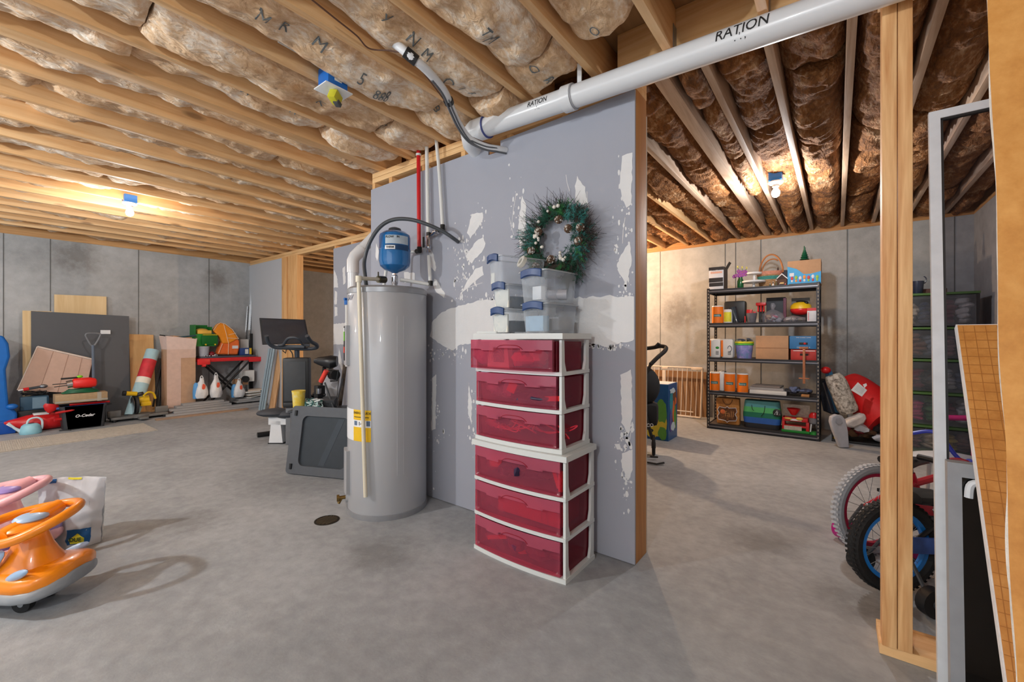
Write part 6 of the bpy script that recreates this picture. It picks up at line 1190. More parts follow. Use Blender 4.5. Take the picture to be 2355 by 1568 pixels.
b = MB(); b.lathe([(.126, .15), (.14, .185), (.142, .21), (.132, .205)], seg=28, sx=.7, m=0); b.lathe([(.118, .10), (.132, .15)], seg=28, sx=.7, m=1); b.build('rim_weave', [mat('pink_weave', (216, 150, 124), .8, var=.2, scale=90), mat('teal_weave', (70, 150, 140), .8, var=.2, scale=90)], t)
b = MB(); b.tube(arc((0, -.02, .19), .125, 0, 180, 20, 'yz', .23), .010, 0, 8); b.tube([v + Vector((.05, -.01, -.02)) for v in arc((0, -.02, .19), .12, 0, 120, 16, 'yz', .20)], .008, 0, 8); b.build('handle', mat('cane_handle', (190, 126, 76), .6), t)
def figur(lab, px, X, h, cols, s): 
    y = SPx(px, X); b = MB(); b.lathe([(s, 0), (s, .006), (s*.6, .01), (s*.75, h*.3), (s*.35, h*.62)], seg=12); b.ball((0, 0, h*.75), (s*.4, s*.4, s*.45), 1, 10, 7); b.lathe([(s*.45, h*.85), (s*.3, h*.95), (0, h)], seg=10, m=0); return solo(b.build('figurine', cols), lab, 'figurine', 'small figures on the top shelf', loc=(X, y, LV[4] + .001))
y = SPx(1798, 5.95); b = MB(); b.box(0, .07, -.05, .05, 0, .09, 0, .003); b.prism([(-.058, .09), (.058, .09), (0, .145)], -.006, .076, 'x', 1); b.prism([(-.064, .088), (-.058, .082), (0, .142), (.058, .082), (.064, .088), (0, .155)], -.012, -.004, 'x', 2); b.box(-.004, 0, -.02, .02, .03, .05, 3); b.box(-.004, 0, -.015, .015, .0, .03, 1)
solo(b.build('model_house', [mat('house_brown', (90, 62, 48), .7), mat('house_roof', (60, 44, 40), .7), white, mat('warm_yellow_paint', (230, 190, 120), .6)]), 'small brown model house with a snowy roof edge on the top shelf', 'model house', loc=(5.95, y, LV[4] + .001))
for k, (px, X, h_, c_, s_, lab) in enumerate([(1778, 5.9, .06, (white, blk), .014, 'tiny white figure left of the model house'), (1785, 5.92, .10, (mat('fig_olive', (110, 100, 70), .7), whp), .018, 'small olive figure left of the model house'), (1771, 5.93, .05, (mat('fig_green', (50, 80, 60), .7), whp), .014, 'tiny dark green figure beside the cake stands'), (1806, 5.88, .03, (redp, whp), .010, 'tiny red figure right of the model house'), (1783, 6.15, .21, (mat('fig_blue', (120, 150, 190), .6), blk), .03, 'tall pale blue figure behind the model house'), (1789, 6.2, .27, (mat('fig_brown', (92, 74, 66), .6), mat('fig_skin', (150, 120, 100), .6)), .026, 'tall brown figure standing behind the model house'), (1793, 5.88, .035, (dgrey, white), .011, 'tiny grey figure in front of the model house')]): figur(lab, px, X, h_, list(c_), s_)
sbox('dark_gift_box', 'dark blue black box behind the model house on the top shelf', 'box', 1774, 1810, 622, 4, mat('box_midnight', (44, 46, 58), .6), X=6.14, dep=.08)
def dispx(b, w, h):
    b.prism([(w, h*.78), (w, 0), (-w, 0), (-w, h*.50), (-w*.42, h*.42), (w*.0, h*.42), (w*.45, h*.66)], -.003, -.0005, 'x', 1)
    b.box(-.0045, -.0035, -w*.96, w*.9, .0, .014, 2)
    cs_ = [3, 4, 5, 6, 3, 5, 4]
    for k in range(7): yy = w*.72 - k*w*.25; b.ball((-.005, yy, .075 + .008*(k % 2)), (.003, .014, .022), cs_[k], 8, 6); b.ball((-.005, yy, .045), (.003, .010, .016), cs_[(k + 2) % 7], 8, 6)
    b.box(-.0045, -.0035, w*.60, w*.88, h*.36, h*.5, 5)
t_ = sbox('display_carton', 'cardboard display carton with a blue printed front, right end of the top shelf', 'carton', 1811, 1888, 598, 4, card, X=5.86, dep=.30, mats=[mat('print_sky_blue', (30, 156, 214), .5), blk, mat('print_red', (200, 60, 60), .5), mat('print_lime', (150, 190, 60), .5), whp, mat('print_orange', (240, 150, 50), .5)], extra=dispx)
y = SPx(1850, 6.02); t = thing('mini_tree', 'small green ornamental tree standing on the display carton', 'ornament', (6.02, y, P(1850, 599, X=6.02).z))
b = MB(); b.lathe([(.012, 0), (.010, .02)], seg=8); 
for k in range(5): b.lathe([(.052 - .009*k, .01 + .024*k), (.025 - .004*k, .034 + .026*k), (.012, .045 + .026*k)], seg=9, m=0)
b.tube([(0, 0, .12), (.0, .003, .17)], [.012, .004], 0, 6); b.build('branches', mat('ornament_green', (20, 92, 62), .5), t)
# fourth shelf
def towel(lab, px, lv, X, h, r, body, band, grp='paper towel rolls on the rack'):
    y = SPx(px, X); t = thing('paper_towel_roll', lab, 'paper towels', (X + r, y, LV[lv] + .001), 0, grp); b = MB(); b.lathe([(.02, 0), (r*.94, 0), (r, .006), (r, h - .006), (r*.94, h), (.02, h), (.02, 0)], seg=24); b.build('wrapped_roll', body, t)
    b = MB(); b.lathe([(r + .001, h*.03), (r + .001, h*.94)], seg=20, a0=math.radians(110), a1=math.radians(255)); b.build('printed_wrap', band, t)
    b = MB(); b.lathe([(r + .002, h*.38), (r + .002, h*.52)], seg=8, a0=math.radians(150), a1=math.radians(225)); b.build('brand_patch', mat('patch_teal', (40, 120, 120), .5), t)
    def onr(v): a = math.pi + .0 - v.x/r*-1 ; return Vector((math.cos(a)*(r + .003), math.sin(a)*(r + .003), h*.45 + v.y))
    o = text('lettering', 'Bounty', .026, white, None, fn=lambda v: Vector((-math.cos(-v.x/r)*(r + .003), math.sin(-v.x/r)*(r + .003), h*.45 + v.y)), bold=.0006); o.parent = t
    return t
wt = mat('towel_white', (230, 230, 228), .7); wo = mat('wrap_orange', (240, 122, 20), .45, var=.06)
towel('orange wrapped paper towel roll at the left of the second shelf from the top', 1648, 3, 5.86, .225, .068, wt, wo)
b = MB(); b.lathe([(.05, 0), (.052, .01), (.052, .16), (.045, .175), (0, .176)], seg=20); b.lathe([(.0525, .02), (.0525, .14)], seg=12, a0=math.radians(130), a1=math.radians(240), m=1); solo(b.build('wipes_canister', [wt, mat('canister_yellow', (228, 222, 60), .5, var=.12, scale=30)]), 'white and yellow canister right of the orange roll', 'canister', loc=(5.92, SPx(1673, 5.9), LV[3] + .001))
sbox('black_case', 'black cloth case behind the yellow canister', 'case', 1664, 1714, 692, 3, black, X=6.08, dep=.14, bev=.03)
b = MB(); b.lathe([(.05, 0), (.035, .04), (.05, .19), (.052, .2), (.03, .05)], seg=20, M=Matrix.Rotation(-.25, 3, 'X').to_4x4()); solo(b.build('dark_pitcher', mat('slate_glaze', (40, 50, 60), .25, coat=.5)), 'dark slate pitcher leaning right of the canister', 'pitcher', loc=(5.95, SPx(1693, 5.92), LV[3] + .006))
b = MB(); b.lathe([(.045, 0), (.062, .12), (.06, .12), (.04, .01), (0, .01)], seg=22); b.box(-.03, .03, -.01, .05, .08, .165, 1, .006); b.box(-.02, .03, -.05, -.02, .06, .14, 1, .006); b.box(-.062, -.055, .055, .065, 0, .085, 1); solo(b.build('grey_bucket', [mat('bucket_grey', (96, 96, 104), .5), redp]), 'small grey bucket holding red blocks, middle of the second shelf', 'bucket', loc=(5.93, SPx(1727, 5.9), LV[3] + .001))
b = MB(); 
for k in range(3): b.tube([(0, -.03 + .03*k, .0), (0, -.03 + .03*k, -.07)], .009); b.ball((0, -.03 + .03*k, -.075), .011)
b.box(-.02, .03, -.055, .055, -.01, .03, b=.01); solo(b.build('red_tool_rack', redp), 'red plastic tool rack above the pink bag of toys', 'rack', loc=(6.05, SPx(1750, 6.05), LV[3] + .225)); 
b = MB(); b.box(0, .03, -.03, .03, 0, .22); solo(b.build('dark_stand', black), 'dark block under the red tool rack', 'block', loc=(6.09, SPx(1750, 6.05), LV[3] + .001))
def clump(nm, lab, cat, c, r, cols, n, seed, sc=.45):
    q = random.Random(seed); b = MB()
    for k in range(n):
        p = Vector((q.uniform(-1, 1)*r[0]*.55, q.uniform(-1, 1)*r[1]*.75, r[2]*q.uniform(.2, .8))); s_ = Vector((r[0]*sc*q.uniform(.5, 1), r[1]*sc*q.uniform(.4, 1), r[2]*sc*q.uniform(.4, .9)))
        b.ball(p, tuple(s_), k % len(cols), 9, 6, Matrix.Rotation(q.uniform(0, 3), 4, 'X'))
    mn = min(v[2] for v in b.v); mx = max(v[2] for v in b.v); mb_ = max(abs(v[1]) for v in b.v); ma = max(abs(v[0]) for v in b.v)
    b.v = [(v[0]*r[0]/ma, v[1]*r[1]/mb_, (v[2] - mn)/(mx - mn)*r[2]) for v in b.v]
    b.warp(lambda v: v + Vector((noise.noise(v*30), noise.noise(v*30 + Vector((7, 0, 0))), 0))*min(r)*.15); return solo(b.build(nm, cols), lab, cat, loc=c)
def filmbag(lab, c, r, knot=True):
    b = MB(); b.lathe([(0, 0), (r[1]*.85, .004), (r[1], r[2]*.3), (r[1]*.9, r[2]*.65), (r[1]*.35, r[2]*.85), (r[1]*.12, r[2]*.95)] + ([(r[1]*.2, r[2]*1.2), (r[1]*.1, r[2]*1.4)] if knot else []), seg=22, sx=r[0]/r[1]); b.warp(lambda v: v + Vector((noise.noise(v*25), noise.noise(v*25 + Vector((5, 0, 0))), 0))*r[1]*.14); return solo(b.build('clear_bag', clear('clear_film', (190, 190, 200), .22, .12, (238, 238, 242))), lab, 'bag', loc=c)
pkc = [mat('toy_rose', (206, 90, 120), .5), mat('toy_tan', (176, 140, 110), .6), mat('toy_pale', (190, 196, 210), .5), mat('toy_plum', (110, 60, 80), .6)]
y = SPx(1775, 5.92); clump('bagged_toys', 'pink and tan toys inside the knotted clear bag on the second shelf', 'toys', (6.0, y, LV[3] + .002), (.08, .095, .11), pkc, 16, 1); filmbag('knotted clear bag of pink toys, middle of the second shelf', (6.0, y, LV[3] + .001), (.10, .12, .17))
y = SPx(1825, 5.9); clump('bagged_parts', 'grey and khaki parts inside the low clear bag on the second shelf', 'parts', (5.97, y, LV[3] + .002), (.07, .09, .065), [mat('part_grey', (130, 134, 140), .4), mat('part_khaki', (120, 112, 84), .5), mat('part_pale', (190, 190, 190), .4)], 14, 2); filmbag('low clear bag of grey parts right of the pink toys', (5.97, y, LV[3] + .001), (.085, .115, .085), False)
sbox('dark_binder', 'dark grey upright case behind the pink bag of toys', 'case', 1762, 1806, 684, 3, mat('binder_slate', (56, 60, 68), .6), X=6.13, dep=.08); sbox('striped_rod_box', 'narrow dark box with pink writing right of the bagged toys', 'box', 1801, 1808, 685, 3, mat('box_mauve', (110, 60, 80), .6, var=.25, scale=60), X=6.05, dep=.05)
y = SPx(1841, 5.98); t = thing('toy_helmet', 'red and yellow round toy helmet above the grey parts', 'toy', (6.02, y, LV[3] + .115))
b = MB(); b.ball((0, 0, .03), (.09, .105, .058), 0, 22, 12); b.build('lower_shell', redp, t); b = MB(); b.lathe([(.106, .045), (.10, .085), (.07, .115), (.0, .13)], seg=26, sx=.86); b.build('upper_shell', yellow, t)
b = MB(); b.ball((-.04, -.055, .11), (.02, .022, .02), 0); b.ball((-.0, .0, .13), (.02, .05, .012), 0); b.build('black_detail', black, t)
sbox('pale_backing_card', 'pale grey card standing behind the toy helmet', 'card', 1820, 1862, 685, 3, mat('card_grey', (120, 122, 124), .7), X=6.16, dep=.05)
def hosp(b, w, h): b.box(-.002, 0, -w, w, h*.8, h, 1); b.box(-.002, 0, w*.7, w*.8, h*.1, h*.7, 1)
sbox('first_aid_box', 'white box with a red top band at the right end of the second shelf', 'box', 1856, 1881, 708, 3, whp, X=5.87, dep=.16, mats=[redp], extra=hosp)
# third shelf
for k, (px, lab) in enumerate([(1645, 'white wrapped towel pack at the left end of the middle shelf'), (1673, 'white wrapped towel pack with an orange stripe, second from the left on the middle shelf')]):
    y = SPx(px, 5.9); t = thing('towel_pack', lab, 'paper towels', (5.87, y, LV[2] + .001), 0, 'white towel packs on the middle shelf')
    b = MB(); b.box(0, .14, -.068, .068, 0, .243, b=.03); b.build('wrapped_pack', mat('pack_white', (226, 228, 226), .45, var=.03), t)
    b = MB(); b.box(-.001, .05, .045, .069, .02, .225, b=.001); b.build('orange_stripe', wo, t)
    b = MB(); b.ball((-.001, -.03, .13), (.002, .022, .016), 0, 8, 5) if k == 0 else b.tube([(-.002, -.03 + .022*math.cos(a/3), .12 + .035*math.sin(a/3)) for a in range(16)], .003, 0, 5); b.build('print_mark', greenp if k == 0 else mat('navy_ink', (30, 40, 80), .6), t)
    for j in range(4): b = MB(); b.box(-.0015, 0, -.045, -.01, .045 + .012*j, .051 + .012*j); b.build('print_line', dgrey, t)
y = SPx(1710, 5.92); t = thing('patterned_pail', 'lilac pail printed with sea life and green yellow rims on the middle shelf', 'pail', (5.97, y, LV[2] + .001))
b = MB(); b.lathe([(.08, 0), (.098, .165)], seg=28); b.build('pail_body', ramp2('pail_print', (70, 150, 170), (140, 140, 210), (196, 196, 226), 12, 40, rough=.4, bump=0), t)
b = MB(); b.lathe([(.099, .165), (.104, .168), (.105, .185), (.10, .186)], seg=28, m=0); b.lathe([(.101, .187), (.106, .19), (.105, .208), (.098, .21), (0, .208)], seg=28, m=1); b.build('stacked_rims', [mat('rim_green', (90, 190, 80), .4), mat('rim_yellow', (220, 220, 50), .4)], t)
clump('folded_plastic', 'crumpled slate plastic piled on the lilac pail', 'plastic', (5.98, y, LV[2] + .212), (.07, .10, .045), [mat('plastic_slate', (90, 96, 120), .4), mat('plastic_pale', (150, 160, 160), .4)], 8, 5)
def cbx(b, w, h): b.box(-.001, 0, -w, w, h*.47, h*.50, 1)
sbox('cardboard_box', 'plain brown cardboard box in the middle of the middle shelf', 'box', 1738, 1813, 772, 2, card, X=5.87, dep=.3, mats=[mat('box_seam', (160, 116, 84), .8)], extra=cbx)
def cse(b, w, h): b.box(-.004, 0, -w*.3, w*.3, h*.45, h*.62, 1, .002); b.box(-.002, 0, -w*.8, w*.8, h*.86, h*.92, 2)
sbox('red_case', 'red case under the blue one at the right end of the middle shelf', 'case', 1818, 1881, 804, 2, mat('case_red', (190, 56, 50), .5), X=5.88, dep=.24, bev=.008, mats=[black, white], extra=cse)
t_ = bpy.data.objects['red_case']; q = MB(); 
y0_, y1_ = SPx(1881, 5.88), SPx(1815, 5.88); zt0 = P(1850, 803, X=5.88).z; b = MB(); zt1 = P(1850, 773, X=5.88).z; w_ = (y1_ - y0_)/2; b.box(0, .24, -w_, w_, 0, zt1 - zt0, b=.008); b.box(-.004, 0, -w_*.3, w_*.3, .05, .075, 1, .002); b.ball((-.005, -w_*.1, .063), (.003, .012, .012), 2, 8, 6)
o = solo(b.build('blue_case', [mat('case_blue', (52, 120, 176), .5), black, redp]), 'blue case with a black latch stacked on the red case', 'case', loc=(5.88, (y0_ + y1_)/2, zt0 + .002)); text('lettering', 'CONNECT 4', .022, white, o, (-.003, 0, .018), FX); text('lettering', 'THE CLASSIC GAME', .016, white, o, (-.003, 0, (zt1 - zt0) - .018), FX)
# wooden toy sword hanging in front
y = SPx(1849, 5.80); z0_, z1_ = P(1849, 882, X=5.80).z, P(1849, 800, X=5.80).z; b = MB(); b.box(-.008, .006, -.012, .012, z0_ - z1_, 0, b=.003); b.box(-.01, .008, -.05, .05, (z0_ - z1_)*.87, (z0_ - z1_)*.84, b=.002); b.box(-.008, .008, -.04, .045, -.012, .012, b=.004); solo(b.build('wooden_sword', wood('sword_wood', (190, 124, 84), (150, 92, 60), 'z', 10, knots=False)), 'thin wooden toy sword hanging point-up in front of the middle shelf', 'toy sword', loc=(5.80, y, z1_))
# second shelf from the bottom
for k, (px, lab) in enumerate([(1641, 'orange wrapped paper towel roll at the left end of the second lowest shelf'), (1676, 'orange wrapped paper towel roll, left of the pair on the second lowest shelf'), (1706, 'orange wrapped paper towel roll, right of the pair on the second lowest shelf')]): towel(lab, px, 1, 5.86, .236, .064, wt, wo)
b = MB(); b.box(0, .15, -.03, .03, 0, .245, b=.008); solo(b.build('white_wrap_pack', wt), 'white wrapped pack between the orange rolls on the second lowest shelf', 'paper towels', loc=(5.93, SPx(1658, 5.9), LV[1] + .001))
for k, (w_, h_, m_, yy, xx, lab) in enumerate([(.19, .045, paper, 1765, 5.88, 'flat white box at the bottom of the paper stack'), (.175, .03, mat('grey_folder', (170, 166, 164), .7), 1762, 5.9, 'grey folder lying on the flat white box'), (.15, .02, mat('taupe_folder', (140, 130, 124), .8), 1760, 5.92, 'taupe folder on top of the paper stack')]):
    b = MB(); b.box(0, .24, -w_, w_, 0, h_, b=.004); solo(b.build('flat_box', m_), lab, 'box', loc=(xx, SPx(yy, xx), LV[1] + .001 + [0, .046, .077][k]), rz=[0, .06, -.08][k])
clump('striped_cloth', 'blue grey striped bundle at the right of the second lowest shelf', 'cloth', (5.99, SPx(1835, 5.95), LV[1] + .002), (.10, .14, .11), [mat('cloth_stripe_blue', (104, 116, 150), .8, var=.2, scale=120), mat('cloth_dark', (60, 60, 66), .8)], 12, 7)
b = MB(); b.box(0, .1, -.04, .04, 0, .03, b=.01); solo(b.build('tan_shoe', mat('tan_leather', (170, 120, 70), .6)), 'small tan shoe at the foot of the striped bundle', 'shoe', loc=(5.86, SPx(1852, 5.88), LV[1] + .001))
b = MB(); b.box(0, .2, -.12, .12, 0, .3); solo(b.build('black_screen_box', black), 'black box in the shadow at the right of the second lowest shelf', 'box', loc=(6.06, SPx(1865, 6.06) + .02, LV[1] + .12) if 0 else (6.10, .36, LV[1] + .001), rz=0) if 0 else None
# bottom shelf
t = thing('brown_paper_bag', 'brown printed paper bag with handles, left end of the bottom shelf', 'bag', (5.93, SPx(1672, 5.9), LV[0] + .002))
b = MB(); b.box(0, .14, -.13, .13, 0, .33, b=.02); b.warp(lambda v: v + Vector((noise.noise(v*9)*.02, noise.noise(v*9 + Vector((4, 0, 0)))*.02, 0))); b.build('bag_body', ramp2('kraft_bag', (150, 92, 40), (196, 132, 66), (222, 164, 96), 8, 30, rough=.7, bump=.3, bs=20), t)
b = MB(); fr_ = [(-.10, .06), (-.02, .05), (0, .03), (.02, .05), (.10, .06), (.11, .10), (.09, .14), (.11, .18), (.09, .22), (.02, .21), (0, .23), (-.02, .21), (-.10, .22), (-.11, .17), (-.09, .14), (-.11, .10)]
b.prism(fr_, -.026, -.021, 'x', 0); b.tube([(-.027, y, z) for y, z in fr_], .004, 1, 5, closed=True); b.ball((-.026, .05, .16), (.004, .03, .03), 2, 8, 6); b.build('printed_panel', [ramp2('brown_print', (44, 28, 20), (96, 60, 36), (150, 96, 50), 20, 60, bump=0), whp, mat('print_rust', (200, 100, 50), .6)], t)
text('lettering', 'fall', .10, mat('print_gold_brown', (160, 110, 60), .6), t, (-.0275, -.025, .135), FX, bold=.001)
b = MB(); b.tube(arc((-.008, 0, .32), .055, 180, 360, 14, 'yz', .07), .004, 0, 6); b.build('handle', mat('handle_brown', (100, 60, 30), .7), t)
t = thing('striped_tote', 'wide green to blue banded beach bag with a round badge on the bottom shelf', 'bag', (5.90, SPx(1750, 5.88), LV[0] + .002))
for k, (z0_, z1_, c_) in enumerate([(0, .06, (38, 40, 46)), (.06, .13, (34, 90, 170)), (.13, .19, (12, 112, 84)), (.19, .255, (88, 186, 112)), (.255, .33, (84, 156, 160))]):
    b = MB(); hw_ = .205; ring = lambda z: rrect(0, .17, -hw_ + .02*abs(z - .15)/.15, hw_ - .02*abs(z - .15)/.15, .05, 5); zs_ = [z0_, (z0_ + z1_)/2, z1_]; kk = len(ring(0)); b.add([Vector((x + noise.noise(Vector((y*9, z*9, 1)))*.012, y, z)) for z in zs_ for x, y in ring(z)], [(j*kk + i, j*kk + (i + 1) % kk, (j + 1)*kk + (i + 1) % kk, (j + 1)*kk + i) for j in range(2) for i in range(kk)] + ([tuple(range(kk))] if k == 0 else []) + ([tuple(2*kk + i for i in range(kk))] if k == 4 else [])); b.build('colour_band', mat('band_%d' % k, c_, .6), t)
b = MB(); b.ball((-.012, -.165, .21), (.006, .045, .045), 0, 16, 8); b.tube([(-.02, -.165 + .034*math.cos(a), .205 + .034*math.sin(a)) for a in (1.57, 3.66, 5.76)], .004, 1, 5, closed=True); b.tube([(-.021, -.165, .19), (-.021, -.165, .225)], .005, 1); b.build('round_badge', [black, white], t)
b = MB(); b.tube(spline([(-.01, .10, .28), (-.02, .09, .23), (-.015, .075, .21)], 5), .003); b.tube(spline([(-.01, -.04, .28), (-.02, -.03, .20), (-.015, -.0, .15)], 5), .003); b.build('cord_handle', black, t)
t = thing('toy_shop_set', 'red and green toy snack stand with a red bowl on the bottom shelf', 'toy', (5.88, SPx(1829, 5.88), LV[0] + .002))
b = MB(); b.box(0, .2, -.135, .135, 0, .03, b=.004); b.build('green_base', greenp, t)
b = MB(); b.box(0.01, .18, .105, .13, .03, .17, b=.004); b.box(0.01, .18, -.13, -.10, .03, .13, b=.004); b.box(0, .19, -.12, .13, .13, .17, b=.008); b.box(.02, .17, -.12, .12, .06, .08, b=.003); b.build('red_counter', redp, t)
b = MB(); b.box(.12, .13, -.13, .13, .17, .31); b.build('backdrop_card', mat('toy_card', (190, 184, 170), .6, var=.2, scale=40), t); b = MB(); b.box(-.0, .002, -.06, .11, .03, .075); b.build('front_card', mat('toy_card'), t)
b = MB(); b.lathe([(.02, 0), (.03, .01), (.065, .07), (.068, .075), (.06, .07), (.0, .01)], (.04, .02, .20), seg=22); b.build('red_bowl', redp, t); b = MB(); b.ball((-.0, .07, .16), (.02, .04, .012), 0); b.ball((.0, -.04, .165), (.02, .035, .018), 0); b.box(-.004, 0, -.06, .05, .14, .16, 1); b.build('food_tray', [mat('toy_food_yellow', (232, 190, 90), .5), white], t)
t = thing('toy_blender', 'toy blender with a red dome lid at the right end of the bottom shelf', 'toy', (5.92, SPx(1872, 5.9), LV[0] + .002))
b = MB(); b.lathe([(.05, 0), (.045, .03)], seg=18, m=1); b.lathe([(.04, .12), (.048, .13), (.048, .19)], seg=20, m=0); b.build('jar_and_base', [mat('toy_grey', (120, 120, 126), .4), greenp], t); b = MB()
for a in (.8, 2.3, 3.9, 5.4): b.tube([(.045*math.cos(a), .045*math.sin(a), .03), (.034*math.cos(a), .034*math.sin(a), .12)], .007)
b.build('leg_frame', white, t); b = MB(); b.lathe([(.052, .19), (.05, .215), (.03, .245), (0, .25)], seg=20); b.build('dome_lid', redp, t)
# ---- baby gate by the back wall
t = thing('baby_gate', 'white metal baby gate leaning on the back wall left of the rack', 'gate', (6.42, 2.0, 0))
gw = mat('gate_white', (226, 214, 200), .4); gy0, gy1 = P(1612, 850, X=6.40).y, 2.75; gz = P(1560, 845, X=6.42).z
def gp_(y, z): return Vector((6.38 + .10*z/gz, y, z))
b = MB(); b.tube([gp_(gy0, .02), gp_(gy1, .02)], .014, 0, 8); b.tube([gp_(gy0, gz), gp_(gy1, gz)], .012, 0, 8); b.tube([gp_(gy0, .02), gp_(gy0, gz)], .014, 0, 8); b.tube([gp_(gy1, .02), gp_(gy1, gz)], .014, 0, 8); b.tube([gp_(gy0 + .1, .09), gp_(gy1, .09)], .008, 0, 6); wb(b, 'outer_frame', gw, t)
n_ = int((gy1 - gy0)/.068)
for k in range(1, n_): b = MB(); y = gy0 + (gy1 - gy0)*k/n_; b.tube([gp_(y, .03), gp_(y, gz)], .0055, 0, 6); wb(b, 'bar', gw, t)
b = MB(); b.cbox(gp_(gy0 + .07, gz - .015), (.03, .16, .035), 0, .008); wb(b, 'latch', gw, t); b = MB(); b.cbox(gp_(2.05, gz - .015), (.03, .09, .035), 0, .006); b.cbox(gp_(2.05, gz*.5), (.022, .05, gz - .1), 0, .006); wb(b, 'gate_post', gw, t)
b = MB(); b.box(XB - .06, XB - .03, 1.50, 2.7, 0, .65); solo(b.build('timber_panel', wood('panel_brown', (176, 136, 96), (140, 104, 72), 'z', 8)), 'brown timber panel standing behind the white baby gate', 'panel')
# ---- big printed toy box
t = thing('printed_toy_box', 'tall blue multicoloured printed box on the floor behind the stroller', 'box', (4.98, 1.72, 0))
b = MB(); b.box(4.82, 5.15, 1.49, 1.95, 0, .63, 0, .003); wb(b, 'carton', mat('box_deep_blue', (24, 84, 140), .4), t, flat=True)
tpm = [mat('art_teal', (40, 140, 160), .5), mat('art_green', (90, 150, 60), .5), mat('art_yellow', (210, 190, 60), .5), mat('art_brown', (120, 76, 50), .5), mat('art_orange', (224, 110, 60), .5), mat('art_violet', (90, 80, 150), .5), mat('art_pale', (200, 220, 230), .5)]
b = MB(); q = random.Random(12)
for k, (y, z, ry_, rz_, m_) in enumerate([(1.58, .20, .07, .17, 2), (1.56, .33, .06, .14, 1), (1.72, .40, .08, .06, 3), (1.80, .46, .06, .05, 3), (1.66, .12, .09, .09, 2), (1.84, .22, .08, .15, 0), (1.55, .08, .05, .07, 1)]): b.prism(blob(y, z, ry_, rz_, 18, .2, k), 4.8175 - .0004*k, 4.8195 - .0004*k, 'x', m_)
for k, (x, z, rx_, rz_, m_) in enumerate([(4.93, .40, .06, .16, 0), (5.04, .46, .07, .10, 3), (5.0, .30, .04, .12, 4), (5.06, .24, .05, .14, 1), (4.90, .20, .04, .14, 5), (4.98, .14, .07, .05, 6), (5.08, .42, .03, .05, 4), (4.96, .55, .10, .03, 6)]): b.prism(blob(x, z, rx_, rz_, 18, .3, k + 9), 1.4875 - .0004*k, 1.4895 - .0004*k, 'y', m_)
wb(b, 'artwork', tpm, t, flat=True); b = MB(); b.box(4.83, 5.14, 1.50, 1.94, .630, .634); wb(b, 'white_top', white, t)
# ---- stroller
t = thing('stroller', 'black folded stroller half hidden behind the doorway end of the partition', 'stroller', (4.1, 1.75, 0)); fab = mat('stroller_fabric', (34, 36, 40), .9)
def SR(px, py, T): return P(px, py, T=T)
b = MB(); hd = spline([SR(1496, 838, 4.2), SR(1512, 822, 4.22), SR(1528, 808, 4.25), SR(1531, 799, 4.3), SR(1518, 796, 4.35), SR(1496, 800, 4.4), SR(1440, 805, 4.6)], 6); b.tube(hd, .021, 0, 10); b.tube([SR(1508, 796, 4.35), SR(1513, 790, 4.35), SR(1520, 795, 4.34)], .014); wb(b, 'push_handle', rubber, t)
b = MB(); b.tube([SR(1496, 838, 4.2), SR(1470, 900, 4.2), SR(1500, 1010, 4.18)], .016); b.tube([SR(1440, 805, 4.6), SR(1430, 900, 4.6), SR(1450, 1000, 4.6)], .016); b.tube([SR(1500, 990, 4.2), SR(1440, 960, 4.6)], .014); wb(b, 'frame', black, t)
b = MB(); c_ = SR(1478, 900, 4.35); b.ball(c_ + Vector((0, 0, .06)), (.16, .17, .20), 0, 18, 12); b.cbox(c_ - Vector((0, 0, .22)), (.26, .30, .22), 0, .05, (0, 0, .3)); wb(b, 'seat', fab, t)
text('lettering', 'GRACO', .045, whp, t, SR(1484, 978, 4.12) - t.location, (HP, 0, -math.radians(52.7)), bold=.0008)
for k, (px, py, T_) in enumerate([(1503, 1028, 4.19), (1455, 1020, 4.55), (1440, 1035, 4.1)]):
    w_ = SR(px, py, T_); w_.z = .10; wl_ = thing('wheel', None, None, w_ - t.location); wl_.parent = t; ax = Vector((.5, -.87, 0))
    b = MB(); M = Matrix.Rotation(math.atan2(.5, .87)*0 + math.radians(20), 4, 'Z') @ Matrix.Rotation(HP, 4, 'X')
    b.tube([M @ Vector((.085*math.cos(a), .085*math.sin(a), 0)) for a in [i*math.pi/14 for i in range(28)]], .016, 0, 8, closed=True); b.build('tyre', rubber, wl_)
    b = MB(); b.tube([M @ Vector((0, 0, -.02)), M @ Vector((0, 0, .02))], .03, 0, 12)
    for j in range(5): a = j*1.257; b.tube([M @ Vector((0, 0, 0)), M @ Vector((.075*math.cos(a), .075*math.sin(a), 0))], .008)
    b.build('hub', dgrey, wl_)
b = MB(); p = P(1522, 1066, Z=.015); b.tube([P(1470, 1060, Z=.015), P(1510, 1067, Z=.015), P(1527, 1064, Z=.02)], .009); b.tube([P(1495, 1050, Z=.03), P(1513, 1051, Z=.03)], .009); wb(b, 'foot_stand', black, t)
# ---- bouncer seat, red sack and folded chair right of the rack
lg = mat('light_grey_plastic', (176, 178, 186), .4)
b0 = P(1934, 1028, Z=0); t = thing('baby_bouncer', 'folded baby seat with pale grey leg and patterned cushion, right of the rack', 'baby seat', tuple(b0))
def plane_poly(b, pts, T, th, m=0): f = [P(x, y, T=T) for x, y in pts]; k_ = len(f); n_ = FV*th; b.add(f + [v + n_ for v in f], [tuple(range(k_)), tuple(range(2*k_ - 1, k_ - 1, -1))] + [(i, (i + 1) % k_, k_ + (i + 1) % k_, k_ + i) for i in range(k_)], m)
b = MB(); plane_poly(b, [(1934, 1030), (1954, 1030), (1951, 990), (1945, 965), (1938, 956), (1925, 953), (1914, 958), (1912, 970), (1918, 990)], 4.45, .05); o = wb(b, 'leg', lg, t); md = o.modifiers.new('bevel', 'BEVEL'); md.width = .01; md.segments = 2
